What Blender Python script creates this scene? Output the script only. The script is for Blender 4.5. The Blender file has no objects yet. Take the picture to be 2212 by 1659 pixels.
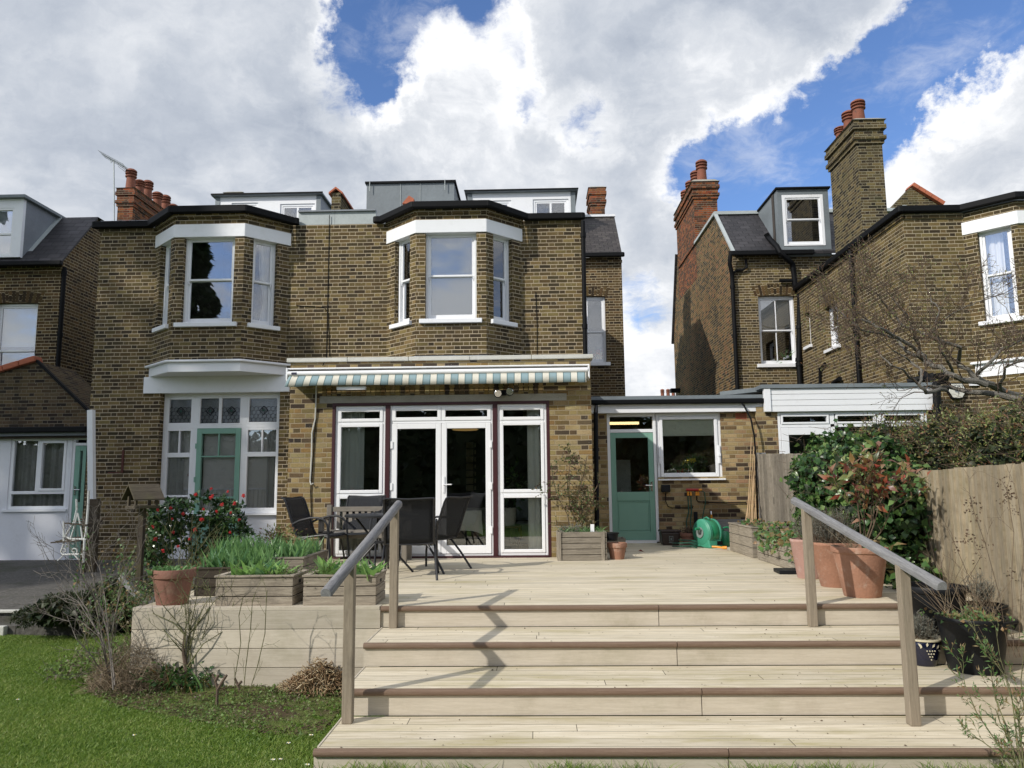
import bpy, math, random
import numpy as np
from mathutils import Matrix, Vector
PI = math.pi
random.seed(7)
rng = np.random.default_rng(11)
S = bpy.context.scene
COL = S.collection
# ------------------------------------------------------------------ camera (eye 1.07 m above the decking, z = 0)
EYE = Vector((0.0, 0.0, 1.07))
PITCH, YAW, ROLL = math.radians(7.45), math.radians(1.55), math.radians(-0.55)
CAMROT = (Matrix.Rotation(YAW, 3, 'Z') @ Matrix.Rotation(PI/2+PITCH, 3, 'X') @ Matrix.Rotation(ROLL, 3, 'Z'))
cam = bpy.data.cameras.new('camera'); cam.sensor_width = 36; cam.lens = 27.04
cam.clip_start = .05; cam.clip_end = 2000
camo = bpy.data.objects.new('camera', cam); COL.objects.link(camo)
camo.matrix_world = Matrix.Translation(EYE) @ CAMROT.to_4x4()
S.camera = camo
FPX = 1661.3
def ray(x, y):                       # photograph pixel (2212 wide) -> world direction
    return (CAMROT @ Vector(((x-1106)/FPX, (829.5-y)/FPX, -1))).normalized()
def at(x, y, Y):                     # point of that ray on a plane facing the camera, Y metres away
    d = ray(x, y); return EYE + d*((Y-EYE.y)/d.y)
def gz(x, y, z=0.0):                 # point of that ray on a level plane
    d = ray(x, y); return EYE + d*((z-EYE.z)/d.z)
def atx(x, y, X):
    d = ray(x, y); return EYE + d*((X-EYE.x)/d.x)
def R(x0, y0, x1, y1, Y):            # pixel rectangle -> X0, X1, Z0, Z1 on plane Y
    ym, xm = (y0+y1)/2, (x0+x1)/2
    return at(x0, ym, Y).x, at(x1, ym, Y).x, at(xm, y1, Y).z, at(xm, y0, Y).z
# ------------------------------------------------------------------ light
S.view_settings.view_transform = 'Standard'; S.view_settings.look = 'None'
S.view_settings.exposure = 0.08; S.view_settings.gamma = 1; S.view_settings.use_curve_mapping = False
SUNV = Vector((-.92, -.79, .80)).normalized()          # towards the sun
sl = bpy.data.lights.new('sun', 'SUN'); sl.energy = 3.6; sl.angle = math.radians(0.7); sl.color = (1, .945, .86)
so = bpy.data.objects.new('sun', sl); COL.objects.link(so)
so.rotation_euler = SUNV.to_track_quat('Z', 'Y').to_euler()
SUN_EL = math.asin(SUNV.z); SUN_AZ = math.atan2(SUNV.x, SUNV.y)
# node helper -------------------------------------------------------
class NT:
    def __init__(s, nt): s.nt = nt; s.n = nt.nodes; s.l = nt.links
    def put(s, sock, val):
        if val is None: return
        if isinstance(val, bpy.types.NodeSocket): s.l.new(val, sock)
        elif isinstance(val, (tuple, list)) and len(val) == 3 and len(sock.default_value) == 4: sock.default_value = (*val, 1)
        else: sock.default_value = val
    def node(s, t, out=0, ins=None, **props):
        nd = s.n.new(t)
        for k, v in props.items(): setattr(nd, k, v)
        for k, v in (ins or {}).items(): s.put(nd.inputs[k], v)
        return nd.outputs[out] if out is not None else nd
    def m(s, op, a, b=None, c=None, clamp=False):
        i = {0: a}
        if b is not None: i[1] = b
        if c is not None: i[2] = c
        return s.node('ShaderNodeMath', 0, i, operation=op, use_clamp=clamp)
    def vm(s, op, a, b=None, out=0, **k):
        nd = s.node('ShaderNodeVectorMath', None, {}, operation=op)
        s.put(nd.inputs[0], a)
        if b is not None: s.put(nd.inputs[3 if op == 'SCALE' else 1], b)
        return nd.outputs[out]
    def mix(s, f, a, b, mode='MIX'):
        nd = s.n.new('ShaderNodeMix'); nd.data_type = 'RGBA'; nd.blend_type = mode
        s.put(nd.inputs[0], f); s.put(nd.inputs[6], a); s.put(nd.inputs[7], b); return nd.outputs[2]
    def noise(s, vec, scale, detail=3, rough=.55, dist=0, out=0, dims='3D'):
        return s.node('ShaderNodeTexNoise', out, {'Vector': vec, 'Scale': scale, 'Detail': detail, 'Roughness': rough, 'Distortion': dist}, noise_dimensions=dims)
    def ramp(s, f, stops, interp='LINEAR'):
        nd = s.n.new('ShaderNodeValToRGB'); s.put(nd.inputs[0], f); cr = nd.color_ramp; cr.interpolation = interp
        while len(cr.elements) < len(stops): cr.elements.new(.5)
        for e, (p, c) in zip(cr.elements, stops):
            e.position = p; e.color = (*c, 1) if isinstance(c, tuple) else (c, c, c, 1)
        return nd.outputs[0]
    def smooth(s, v, a, b, lo=0.0, hi=1.0):
        nd = s.n.new('ShaderNodeMapRange'); nd.interpolation_type = 'SMOOTHSTEP'
        for k, x in enumerate((v, a, b, lo, hi)): s.put(nd.inputs[k], x)
        return nd.outputs[0]
    def comb(s, x, y, z=0.0): return s.node('ShaderNodeCombineXYZ', 0, {0: x, 1: y, 2: z})
    def sep(s, v):
        nd = s.n.new('ShaderNodeSeparateXYZ'); s.put(nd.inputs[0], v); return nd.outputs
# ------------------------------------------------------------------ sky: Nishita with broken cumulus
W = bpy.data.worlds.new('World'); S.world = W; W.use_nodes = True
W.node_tree.nodes.clear(); q = NT(W.node_tree)
sky = q.node('ShaderNodeTexSky', 0, sky_type='NISHITA', sun_disc=False, sun_elevation=SUN_EL, sun_rotation=SUN_AZ,
             air_density=1.0, dust_density=.6, ozone_density=2.0)
dr = q.vm('NORMALIZE', q.node('ShaderNodeTexCoord', 'Generated'))
x_, y_, z_ = q.sep(dr)
zz = q.m('ADD', q.m('MAXIMUM', z_, 0.0), .38)
cp = q.comb(q.m('DIVIDE', x_, zz), q.m('DIVIDE', y_, zz), q.m('MULTIPLY', z_, 1.2))
warp = q.noise(cp, 2.6, 4, .6, 0, 1)
cpw = q.vm('ADD', cp, q.vm('SCALE', q.vm('SUBTRACT', warp, (.5, .5, .5)), .30))
n1 = q.noise(cpw, 2.3, 12, .64)
nf = q.noise(cpw, 9.0, 8, .68)
def blob(px, py, rad, amp):           # soft region around a direction of the sky
    c = ray(px, py); dt = q.vm('DOT_PRODUCT', dirw, tuple(c), out=1)
    r = rad/FPX
    return q.smooth(dt, math.cos(r*1.7), math.cos(r*.15), 0.0, amp)
dw1 = q.noise(dr, 5.0, 9, .66, 0, 1)
dirw = q.vm('NORMALIZE', q.vm('ADD', dr, q.vm('SCALE', q.vm('SUBTRACT', dw1, (.5, .5, .5)), .20)))
tot = q.m('ADD', q.m('ADD', .58, q.m('MULTIPLY', q.m('SUBTRACT', n1, .5), 1.35)), q.m('MULTIPLY', q.m('SUBTRACT', nf, .5), .42))
for b in [(905, 10, 125, -.56), (800, 120, 80, -.48), (745, 215, 70, -.5), (1140, 185, 55, -.30), (1205, 222, 48, -.26), (1275, 262, 50, -.27), (1340, 290, 55, -.34), (1085, 90, 50, -.3),
          (1600, 400, 100, -.42), (1700, 330, 110, -.45), (1800, 280, 100, -.42), (1890, 200, 100, -.42), (1980, 130, 100, -.42), (2050, 60, 100, -.36), (2150, 20, 90, -.36), (1380, 650, 50, -.2), (1500, 400, 60, -.2), (1720, 420, 60, -.2),
          (300, 200, 480, .32), (960, 190, 110, .28), (1060, 320, 180, .28), (1380, 110, 170, .28), (1600, 180, 150, .32), (1700, 60, 190, .36), (1830, 20, 110, .22), (1290, 380, 140, .24), (2120, 330, 130, .34), (2190, 180, 130, .36), (2180, 440, 110, .3),
          (700, 520, 300, .3), (1430, 420, 110, .25), (1400, 760, 120, .3)]:
    tot = q.m('ADD', tot, blob(*b))
veil = q.m('MULTIPLY', q.smooth(q.noise(cpw, 4.2, 9, .66), .46, .72), .42)
alpha = q.m('MAXIMUM', q.m('POWER', q.smooth(tot, .34, .70), .8), veil)
# cumulus shading: density sampled towards the sun gives bright tops and grey bases
cps = q.vm('ADD', cpw, (-.05, .02, .10))
n2 = q.noise(cps, 2.3, 7, .6)
lit = q.m('SUBTRACT', n1, n2)
bil = q.noise(dirw, 9.0, 8, .6)
shade = q.m('ADD', q.m('MULTIPLY', lit, 2.0), q.m('ADD', q.m('MULTIPLY', q.m('SUBTRACT', bil, .5), 1.0), q.m('MULTIPLY', q.m('SUBTRACT', nf, .5), .5)))
thick = q.smooth(tot, .6, 1.2)
bright = q.m('SUBTRACT', q.m('ADD', shade, .80), q.m('MULTIPLY', thick, .45))
for b in [(960, 190, 150, .34), (1150, 300, 190, .28), (2110, 300, 170, .34), (1560, 200, 120, .22), (1400, 720, 110, .26), (230, 130, 90, .2), (1430, 400, 100, .12), (330, 440, 120, .12), (60, 60, 90, -.12), (430, 90, 200, -.12), (1400, 600, 80, -.25), (560, 260, 180, -.05), (1250, 110, 140, -.08), (200, 300, 160, -.04), (1000, 100, 120, .1)]:
    bright = q.m('ADD', bright, blob(*b))
ccol = q.ramp(bright, [(0.0, (3.9, 4.4, 5.3)), (.35, (5.3, 5.75, 6.5)), (.7, (7.2, 7.5, 8.0)), (1.0, (9.8, 9.9, 10.1))])
skyc = q.mix(1.0, sky, (1.05, 1.25, 1.62), 'MULTIPLY')
skyf = q.mix(alpha, skyc, ccol)
bg = q.node('ShaderNodeBackground', 0, {0: skyf, 1: .1})
q.l.new(bg, q.n.new('ShaderNodeOutputWorld').inputs[0])
S.cycles.max_bounces = 6; S.cycles.transparent_max_bounces = 12
# ------------------------------------------------------------------ materials
MATS = {}
def newmat(name):
    m = bpy.data.materials.new(name); m.use_nodes = True; m.node_tree.nodes.clear(); MATS[name] = m
    return m, NT(m.node_tree)
def finish(q, col, rough=.7, bump=None, bs=.3, bd=.01, spec=None, metal=0, sub=None):
    b = q.n.new('ShaderNodeBsdfPrincipled')
    q.put(b.inputs['Base Color'], col); q.put(b.inputs['Roughness'], rough); b.inputs['Metallic'].default_value = metal
    if spec is not None: b.inputs['Specular IOR Level'].default_value = spec
    if bump is not None:
        q.put(b.inputs['Normal'], q.node('ShaderNodeBump', 0, {'Height': bump, 'Strength': bs, 'Distance': bd}))
    q.l.new(b.outputs[0], q.n.new('ShaderNodeOutputMaterial').inputs[0]); return b
def obco(q): return q.node('ShaderNodeNewGeometry', 0)
def uvco(q): return q.node('ShaderNodeTexCoord', 'UV')
def plain(name, col, rough=.6, var=.12, nscale=3.0, dirt=0.0, dcol=(.08, .07, .05), bump=.05, metal=0, spec=None):
    m, q = newmat(name); p = obco(q)
    n = q.noise(p, nscale, 5, .6); n2 = q.noise(p, nscale*13, 3)
    f = q.m('ADD', q.m('MULTIPLY', n, .7), q.m('MULTIPLY', n2, .3))
    c = q.ramp(f, [(.25, tuple(x*(1-var) for x in col)), (.75, tuple(min(1, x*(1+var)) for x in col))])
    if dirt:
        d = q.smooth(q.noise(p, nscale*1.7, 7, .7), .52, .72, 0, dirt); c = q.mix(d, c, dcol)
    finish(q, c, rough, n2, bump*4, .004, spec, metal); return m
def brick(name, pal, mortar, soot=.35, moss=0.0, bw=.335, bh=.0751, jw=.0115, patch=.5):
    # Flemish bond worked out from the wall's own metres (UV), each brick with a colour of its own
    if name in ('brick_main', 'brick_left', 'brick_right'): pal = [(a*.97, b*.99, c*.93) for a, b, c in pal]
    m, q = newmat(name); u, v, _ = q.sep(uvco(q)); P = obco(q)
    w = q.noise(uvco(q), 3.1, 3, .6, 0, 1); wx, wy, _ = q.sep(w)
    u = q.m('ADD', u, q.m('MULTIPLY', q.m('SUBTRACT', wx, .5), .016)); v = q.m('ADD', v, q.m('MULTIPLY', q.m('SUBTRACT', wy, .5), .012))
    r = q.m('DIVIDE', v, bh); row = q.m('FLOOR', r); fv = q.m('SUBTRACT', r, row)
    odd = q.m('MODULO', q.m('ABSOLUTE', row), 2.0)
    rj = q.node('ShaderNodeTexWhiteNoise', 'Value', {'W': row}, noise_dimensions='1D')
    uu = q.m('ADD', q.m('DIVIDE', u, bw), q.m('ADD', q.m('MULTIPLY', odd, .5), q.m('MULTIPLY', rj, .09)))
    ci = q.m('FLOOR', uu); fu = q.m('SUBTRACT', uu, ci)
    hd = q.m('GREATER_THAN', fu, .665)
    idv = q.comb(q.m('ADD', ci, q.m('MULTIPLY', hd, .37)), row, 0)
    rnd = q.node('ShaderNodeTexWhiteNoise', 'Value', {'Vector': idv}); rn2 = q.node('ShaderNodeTexWhiteNoise', 'Color', {'Vector': q.vm('ADD', idv, (17.3, 5.1, 2.0))})
    du = q.m('MULTIPLY', q.m('MINIMUM', q.m('MINIMUM', fu, q.m('SUBTRACT', 1.0, fu)), q.m('ABSOLUTE', q.m('SUBTRACT', fu, .665))), bw*1.5)
    dv = q.m('MULTIPLY', q.m('MINIMUM', fv, q.m('SUBTRACT', 1.0, fv)), bh)
    edge = q.noise(uvco(q), 60, 3, .6)
    d = q.m('ADD', q.m('MINIMUM', du, dv), q.m('MULTIPLY', q.m('SUBTRACT', edge, .5), .006))
    mk = q.smooth(d, jw*.42, jw*.75)
    big = q.noise(P, .55, 5, .6); mid = q.noise(P, 2.2, 4, .6)
    sel = q.m('ADD', q.m('MULTIPLY', q.m('SUBTRACT', rnd, .5), 1.0), q.m('ADD', .5, q.m('MULTIPLY', q.m('SUBTRACT', big, .5), patch*1.6)))
    n = len(pal); c = q.ramp(sel, [((i+.5)/n, x) for i, x in enumerate(pal)])
    grain = q.noise(uvco(q), 38, 4, .7)
    c = q.mix(q.smooth(grain, .42, .72, 0, .5), c, q.vm('SCALE', c, .5))
    hv = q.node('ShaderNodeHueSaturation', 0, {'Color': c, 'Hue': q.m('ADD', .49, q.m('MULTIPLY', q.sep(rn2)[0], .02)), 'Value': q.m('ADD', .82, q.m('MULTIPLY', q.sep(rn2)[1], .36))})
    mo = q.mix(q.smooth(mid, .35, .7, 0, .55), mortar, tuple(x*.55 for x in mortar))
    c = q.mix(mk, mo, hv)
    st = q.noise(q.vm('MULTIPLY', P, (1.0, 1.0, .35)), 1.3, 6, .65)
    c = q.mix(q.smooth(st, .5, .78, 0, soot), c, (.03, .026, .018))
    if moss: c = q.mix(q.smooth(q.noise(P, 1.9, 6, .7), .56, .72, 0, moss), c, (.06, .075, .02))
    wsp = q.smooth(q.noise(P, 26, 2, .5), .735, .76, 0, .5)
    c = q.mix(wsp, c, (.4, .38, .33))
    h = q.m('ADD', q.m('MULTIPLY', mk, .7), q.m('MULTIPLY', grain, .3))
    finish(q, c, .9, h, .8, .008, .15); return m
brick('brick_main', [(.05, .038, .025), (.068, .05, .029), (.09, .064, .033), (.122, .085, .038), (.1, .073, .038), (.135, .098, .047), (.19, .138, .063)], (.46, .385, .27), .35, patch=.75)
brick('brick_left', [(.048, .037, .026), (.068, .05, .031), (.095, .067, .037), (.13, .09, .043), (.105, .077, .043), (.145, .105, .053), (.195, .142, .068)], (.48, .4, .285), .35, .15, patch=.7)
brick('brick_back', [(.035, .025, .016), (.06, .04, .022), (.085, .055, .026), (.12, .078, .033), (.09, .062, .03)], (.42, .35, .23), .3)
brick('brick_right', [(.05, .038, .025), (.07, .051, .028), (.095, .068, .033), (.13, .091, .04), (.108, .079, .04), (.145, .105, .049), (.185, .135, .06)], (.44, .375, .26), .35, patch=.7)
brick('brick_gable', [(.03, .024, .017), (.075, .052, .026), (.12, .08, .034), (.17, .105, .042), (.2, .1, .045)], (.33, .28, .19), .4, .0, patch=.9)
brick('brick_yellow', [(.045, .036, .03), (.09, .066, .042), (.16, .11, .055), (.235, .15, .058), (.25, .188, .08), (.30, .235, .112), (.2, .15, .07), (.33, .262, .14), (.22, .155, .066), (.27, .205, .1)], (.36, .295, .195), .28)
brick('brick_kitchen', [(.07, .05, .036), (.18, .12, .06), (.24, .17, .08), (.29, .21, .1), (.34, .26, .13), (.38, .3, .165), (.32, .235, .11), (.29, .18, .105), (.35, .265, .135)], (.36, .295, .185), .25)
brick('brick_red', [(.07, .03, .018), (.2, .06, .025), (.27, .088, .032), (.18, .058, .026), (.055, .03, .02)], (.22, .18, .13), .5)
brick('brick_chimney', [(.025, .02, .014), (.06, .046, .026), (.105, .078, .036), (.15, .115, .05), (.085, .068, .036)], (.28, .25, .17), .5, .25)
brick('brick_shed', [(.035, .028, .022), (.08, .055, .034), (.12, .085, .045), (.1, .075, .045)], (.2, .17, .12), .55, .1)
plain('white', (.80, .815, .84), .35, .03, 2.0, .18, (.5, .5, .47), .03)
plain('upvc', (.84, .85, .865), .22, .02, 2.0, .06, (.55, .55, .52), .0)
plain('render_white', (.72, .735, .775), .8, .05, 1.5, .25, (.45, .45, .45), .2)
plain('green_paint', (.19, .365, .285), .45, .06, 2.5, .1, (.1, .2, .16), .05)
plain('maroon', (.045, .009, .012), .45, .15, 4)
plain('black', (.005, .0055, .0065), .6, .2, 5, .2, (.012, .012, .012), .05, spec=.15)
plain('black_plastic', (.008, .009, .011), .5, .2, 6, .3, (.03, .028, .024), .1, spec=.25)
plain('lead', (.19, .21, .235), .55, .2, 1.8, .35, (.32, .34, .35), .15)
plain('lead_pale', (.38, .42, .42), .5, .18, 1.8, .35, (.22, .25, .25), .1)
plain('zinc', (.17, .195, .21), .5, .25, 1.2, .4, (.22, .25, .27), .1)
plain('concrete', (.3, .29, .25), .9, .2, 4, .4, (.12, .11, .08), .4)
plain('coping', (.5, .5, .46), .9, .12, 3, .3, (.25, .24, .2), .3)
plain('terracotta', (.33, .17, .11), .9, .25, 3.5, .7, (.47, .36, .29), .3)
plain('terracotta_dark', (.235, .112, .08), .8, .2, 4, .4, (.33, .25, .18), .2)
plain('terracotta_pale', (.4, .24, .2), .9, .15, 5, .6, (.5, .42, .38), .3)
plain('pot_clay', (.2, .068, .038), .8, .3, 4, .75, (.05, .035, .03), .3)
plain('tile_red', (.4, .12, .06), .8, .2, 4, .3, (.2, .09, .05), .3)
plain('curtain', (.78, .77, .72), .9, .06, 2)
plain('net', (.5, .5, .47), .9, .2, 3)
plain('blind', (.8, .8, .68), .9, .02, 1)
plain('blind_grey', (.50, .54, .57), .9, .03, 1)
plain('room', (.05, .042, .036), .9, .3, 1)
plain('room_warm', (.12, .085, .045), .9, .4, 1.3)
plain('chrome', (.6, .6, .62), .2, .05, 3, metal=1)
plain('wire', (.2, .14, .09), .6, .1, 3)
plain('soil', (.045, .03, .02), 1, .5, 9, .5, (.09, .065, .04), .8)
plain('green_plastic', (.018, .21, .095), .35, .12, 3, .15, (.05, .28, .17), .02)
plain('green_pale', (.045, .26, .165), .5, .12, 3, .25, (.12, .4, .28), .05)
plain('grey_plastic', (.22, .26, .25), .5, .1, 3)
plain('brown_plastic', (.035, .022, .018), .5, .2, 4, .3, (.06, .05, .04), .05)
plain('red_plastic', (.35, .02, .015), .4, .1, 4)
plain('yellow_plastic', (.75, .3, .03), .4, .1, 4)
plain('hose', (.01, .07, .045), .5, .1, 4)
plain('cane', (.45, .31, .17), .7, .25, 8)
plain('blue_glaze', (.004, .006, .026), .15, .2, 3, spec=.8)
plain('cream_glaze', (.55, .5, .36), .3, .05, 3)
plain('cloth', (.7, .68, .6), .9, .08, 4)
plain('polished_wood', (.13, .05, .02), .35, .3, 6)
plain('ironwork', (.55, .57, .55), .5, .1, 6, .35, (.25, .2, .15), .1)
plain('frame_metal', (.010, .0105, .013), .45, .1, 4)
plain('red_flower', (.55, .012, .03), .6, .3, 30)
plain('yellow_flower', (.7, .55, .04), .6, .2, 30)
plain('white_flower', (.8, .8, .78), .6, .05, 9)
plain('alarm_face', (.62, .62, .56), .4, .08, 5, .3, (.4, .38, .3))
plain('ink', (.02, .02, .05), .6)
plain('blue_trim', (.25, .35, .5), .6)
def slate(name, c1, c2, w=.25, h=.14, moss=0.0):
    m, q = newmat(name); u, v, _ = q.sep(uvco(q)); P = obco(q)
    r = q.m('DIVIDE', v, h); row = q.m('FLOOR', r); fv = q.m('SUBTRACT', r, row)
    uu = q.m('ADD', q.m('DIVIDE', u, w), q.m('MULTIPLY', q.m('MODULO', q.m('ABSOLUTE', row), 2.0), .5)); ci = q.m('FLOOR', uu); fu = q.m('SUBTRACT', uu, ci)
    rnd = q.node('ShaderNodeTexWhiteNoise', 'Value', {'Vector': q.comb(ci, row)})
    c = q.ramp(rnd, [(0, c1), (.6, c2), (1, tuple(x*1.5 for x in c2))])
    c = q.mix(q.smooth(q.noise(P, 5, 6, .7), .5, .75, 0, .4), c, tuple(x*.4 for x in c1))
    if moss: c = q.mix(q.smooth(q.noise(P, 6, 5, .7), .6, .66, 0, moss), c, (.12, .13, .08))
    g = q.m('MINIMUM', q.m('MULTIPLY', fv, h), q.m('MULTIPLY', q.m('MINIMUM', fu, q.m('SUBTRACT', 1.0, fu)), w))
    k = q.smooth(g, .004, .014); c = q.mix(k, tuple(x*.3 for x in c1), c)
    hh = q.m('ADD', q.m('SUBTRACT', 1.0, fv), q.m('MULTIPLY', k, .6))
    finish(q, c, .6, hh, .8, .012, .4); return m
slate('slate', (.024, .023, .026), (.033, .031, .034), w=.3, h=.18)
slate('slate_brown', (.03, .025, .024), (.044, .038, .035), moss=.5)
def wood(name, c1, c2, grain=34, stain=.5, scol=(.06, .055, .05), rough=.85, bump=.5, alg=0.0, lines=1.0):
    # grain runs along U; every board is an island with a tone of its own
    m, q = newmat(name); uv = uvco(q); P = obco(q)
    ri = q.node('ShaderNodeNewGeometry', 'Random Per Island')
    sv = q.vm('ADD', q.vm('MULTIPLY', uv, (1.3, 22, 1)), q.comb(q.m('MULTIPLY', ri, 37.0), q.m('MULTIPLY', ri, 11.0)))
    g = q.noise(sv, grain/12, 6, .65, .6); g2 = q.noise(q.vm('MULTIPLY', sv, (3, 3, 1)), grain/6, 3, .6)
    f = q.m('ADD', q.m('MULTIPLY', g, .65), q.m('MULTIPLY', g2, .35))
    c = q.ramp(f, [(.3, c1), (.68, c2)])
    c = q.mix(1.0, c, q.ramp(ri, [(0, .72), (.5, 1.0), (1, 1.2)]), 'MULTIPLY')
    if stain: c = q.mix(q.smooth(q.noise(P, 3.3, 7, .7), .5, .72, 0, stain), c, scol)
    if alg: c = q.mix(q.smooth(q.noise(P, 1.6, 6, .7), .5, .7, 0, alg), c, (.16, .16, .06))
    u_, v_, _z = q.sep(uv); cr = q.smooth(q.noise(q.comb(q.m('MULTIPLY', u_, 2.2), q.m('MULTIPLY', v_, 70.0), q.m('MULTIPLY', ri, 9.0)), 1.0, 3, .5), .66, .72)
    c = q.mix(q.m('MULTIPLY', cr, .6*lines), c, tuple(x*.45 for x in c1))
    finish(q, c, rough, f, bump, .006, .2); return m
wood('wood_grey', (.115, .115, .12), (.33, .33, .335), stain=.3, grain=44)
wood('wood_post', (.205, .168, .125), (.38, .325, .25), stain=.25)
wood('wood_planter', (.13, .105, .08), (.52, .455, .36), stain=.6, scol=(.15, .13, .105), grain=40)
wood('wood_crate', (.13, .11, .085), (.37, .33, .265), stain=.55)
wood('wood_dark', (.03, .024, .018), (.08, .065, .048), alg=.3)
wood('wood_bench', (.16, .14, .115), (.3, .275, .235), stain=.3)
wood('fence_wood', (.22, .18, .12), (.47, .405, .295), grain=30, stain=.35, scol=(.15, .125, .09), alg=.25)
wood('fence_grey', (.17, .15, .12), (.33, .30, .25), grain=30, stain=.5, scol=(.13, .115, .10))
wood('nosing', (.125, .08, .056), (.21, .148, .105), grain=40, stain=.35, scol=(.24, .18, .13), rough=.6, bump=.25, lines=.3)
wood('composite', (.43, .38, .30), (.58, .525, .435), grain=30, stain=.4, scol=(.38, .325, .25), rough=.7, bump=.2, lines=.3, alg=.18)
def deckmat():
    m, q = newmat('deck'); u, v, _ = q.sep(uvco(q)); P = obco(q)
    bw = .1475
    r = q.m('DIVIDE', v, bw); row = q.m('FLOOR', r); fv = q.m('SUBTRACT', r, row)
    rr = q.node('ShaderNodeTexWhiteNoise', 'Value', {'W': row}, noise_dimensions='1D')
    uu = q.m('ADD', q.m('DIVIDE', u, 3.6), q.m('MULTIPLY', rr, 3.7)); ci = q.m('FLOOR', uu); fu = q.m('SUBTRACT', uu, ci)
    rnd = q.node('ShaderNodeTexWhiteNoise', 'Value', {'Vector': q.comb(ci, row)})
    gv = q.vm('ADD', q.vm('MULTIPLY', uvco(q), (1.1, 14, 1)), q.comb(q.m('MULTIPLY', rnd, 31.0), q.m('MULTIPLY', row, 3.3)))
    g = q.noise(gv, 2.6, 6, .62, .5)
    c = q.ramp(g, [(.28, (.47, .405, .28)), (.5, (.62, .55, .415)), (.72, (.72, .655, .52))])
    c = q.mix(1.0, c, q.ramp(rnd, [(0, .88), (1, 1.06)]), 'MULTIPLY')
    a = q.m('MULTIPLY', q.smooth(q.noise(q.vm('MULTIPLY', P, (.55, 2.4, 1)), 1.5, 6, .68), .47, .72), q.smooth(g, .3, .6))
    c = q.mix(q.m('MULTIPLY', a, .85), c, (.36, .31, .14))
    st = q.smooth(q.noise(q.vm('ADD', q.vm('MULTIPLY', P, (1.0, 9.0, 1)), (3, 0, 0)), 2.2, 7, .75), .60, .72, 0, .45)
    c = q.mix(st, c, (.24, .215, .155))
    sc = q.smooth(q.noise(P, 1.1, 7, .7), .5, .68, 0, .3); c = q.mix(sc, c, (.44, .40, .30))
    sp = q.smooth(q.noise(P, 55, 2, .5), .70, .74, 0, .55); c = q.mix(sp, c, (.18, .15, .10))
    dg = q.m('MINIMUM', q.m('MULTIPLY', q.m('MINIMUM', fv, q.m('SUBTRACT', 1.0, fv)), bw), q.m('MULTIPLY', q.m('MINIMUM', fu, q.m('SUBTRACT', 1.0, fu)), 3.6))
    k = q.smooth(dg, .0012, .0034); c = q.mix(k, (.07, .058, .04), c)
    finish(q, c, .72, q.m('ADD', q.m('MULTIPLY', k, .8), q.m('MULTIPLY', g, .2)), .5, .005, .25)
deckmat()
def glassmat(name, tint=(1, 1, 1), refl=.16, wav=.02, rough=0.0):
    m, q = newmat(name)
    w = q.noise(obco(q), 1.1, 2)
    bmp = q.node('ShaderNodeBump', 0, {'Height': w, 'Strength': wav*4, 'Distance': .02})
    fr = q.node('ShaderNodeFresnel', 0, {'IOR': 1.5, 'Normal': bmp})
    f = q.m('ADD', q.m('MULTIPLY', fr, 1.6), refl, clamp=True)
    a = q.node('ShaderNodeBsdfTransparent', 0, {0: tint}); b = q.node('ShaderNodeBsdfGlossy', 0, {'Color': (.95, .97, 1), 'Roughness': rough, 'Normal': bmp})
    q.l.new(q.node('ShaderNodeMixShader', 0, {0: f, 1: a, 2: b}), q.n.new('ShaderNodeOutputMaterial').inputs[0])
glassmat('glass', refl=.10); glassmat('glass_dark', (.93, .95, .93), .05); glassmat('glass_lead', (.8, .8, .8), .04, .25, .15)
def striped():
    m, q = newmat('awning_stripe'); u, v, _ = q.sep(uvco(q))
    t = q.m('FRACT', q.m('DIVIDE', u, .208)); b = q.m('GREATER_THAN', t, .5)
    ed = q.m('LESS_THAN', q.m('MINIMUM', q.m('ABSOLUTE', q.m('SUBTRACT', t, .5)), q.m('MINIMUM', t, q.m('SUBTRACT', 1.0, t))), .03)
    c = q.mix(b, (.66, .64, .56), (.25, .355, .39)); c = q.mix(ed, c, (.10, .17, .19))
    c = q.mix(q.smooth(q.noise(obco(q), 6, 6, .7), .5, .75, 0, .35), c, (.3, .27, .18))
    finish(q, c, .9)
striped()
def meshfab():
    m, q = newmat('sling_mesh')
    a = q.node('ShaderNodeBsdfTransparent', 0); b = q.n.new('ShaderNodeBsdfPrincipled')
    b.inputs['Base Color'].default_value = (.007, .009, .013, 1); b.inputs['Roughness'].default_value = .8
    q.l.new(q.node('ShaderNodeMixShader', 0, {0: .84, 1: a, 2: b.outputs[0]}), q.n.new('ShaderNodeOutputMaterial').inputs[0])
meshfab()
def leafmat(name, cols, rough=.45, trans=.25, spec=.4):
    m, q = newmat(name); ri = q.node('ShaderNodeNewGeometry', 'Random Per Island')
    n = len(cols); f = q.m('ADD', q.m('MULTIPLY', ri, .75), q.m('MULTIPLY', q.m('SUBTRACT', q.noise(obco(q), 1.7, 4, .6), .34), .8))
    c = q.ramp(f, [((i+.5)/n, x) for i, x in enumerate(cols)])
    b = q.n.new('ShaderNodeBsdfPrincipled'); q.put(b.inputs['Base Color'], c); b.inputs['Roughness'].default_value = rough
    b.inputs['Specular IOR Level'].default_value = spec
    t = q.node('ShaderNodeBsdfTranslucent', 0, {0: q.vm('SCALE', c, 1.2)})
    q.l.new(q.node('ShaderNodeMixShader', 0, {0: trans, 1: b.outputs[0], 2: t}), q.n.new('ShaderNodeOutputMaterial').inputs[0])
leafmat('ivy_leaf', [(.014, .04, .014), (.025, .065, .02), (.035, .085, .025), (.05, .12, .03), (.08, .15, .04), (.15, .24, .07), (.20, .27, .09)], .3)
leafmat('camellia_leaf', [(.015, .04, .015), (.025, .06, .02), (.04, .085, .025), (.06, .11, .03)], .25, .1, .6)
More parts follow.
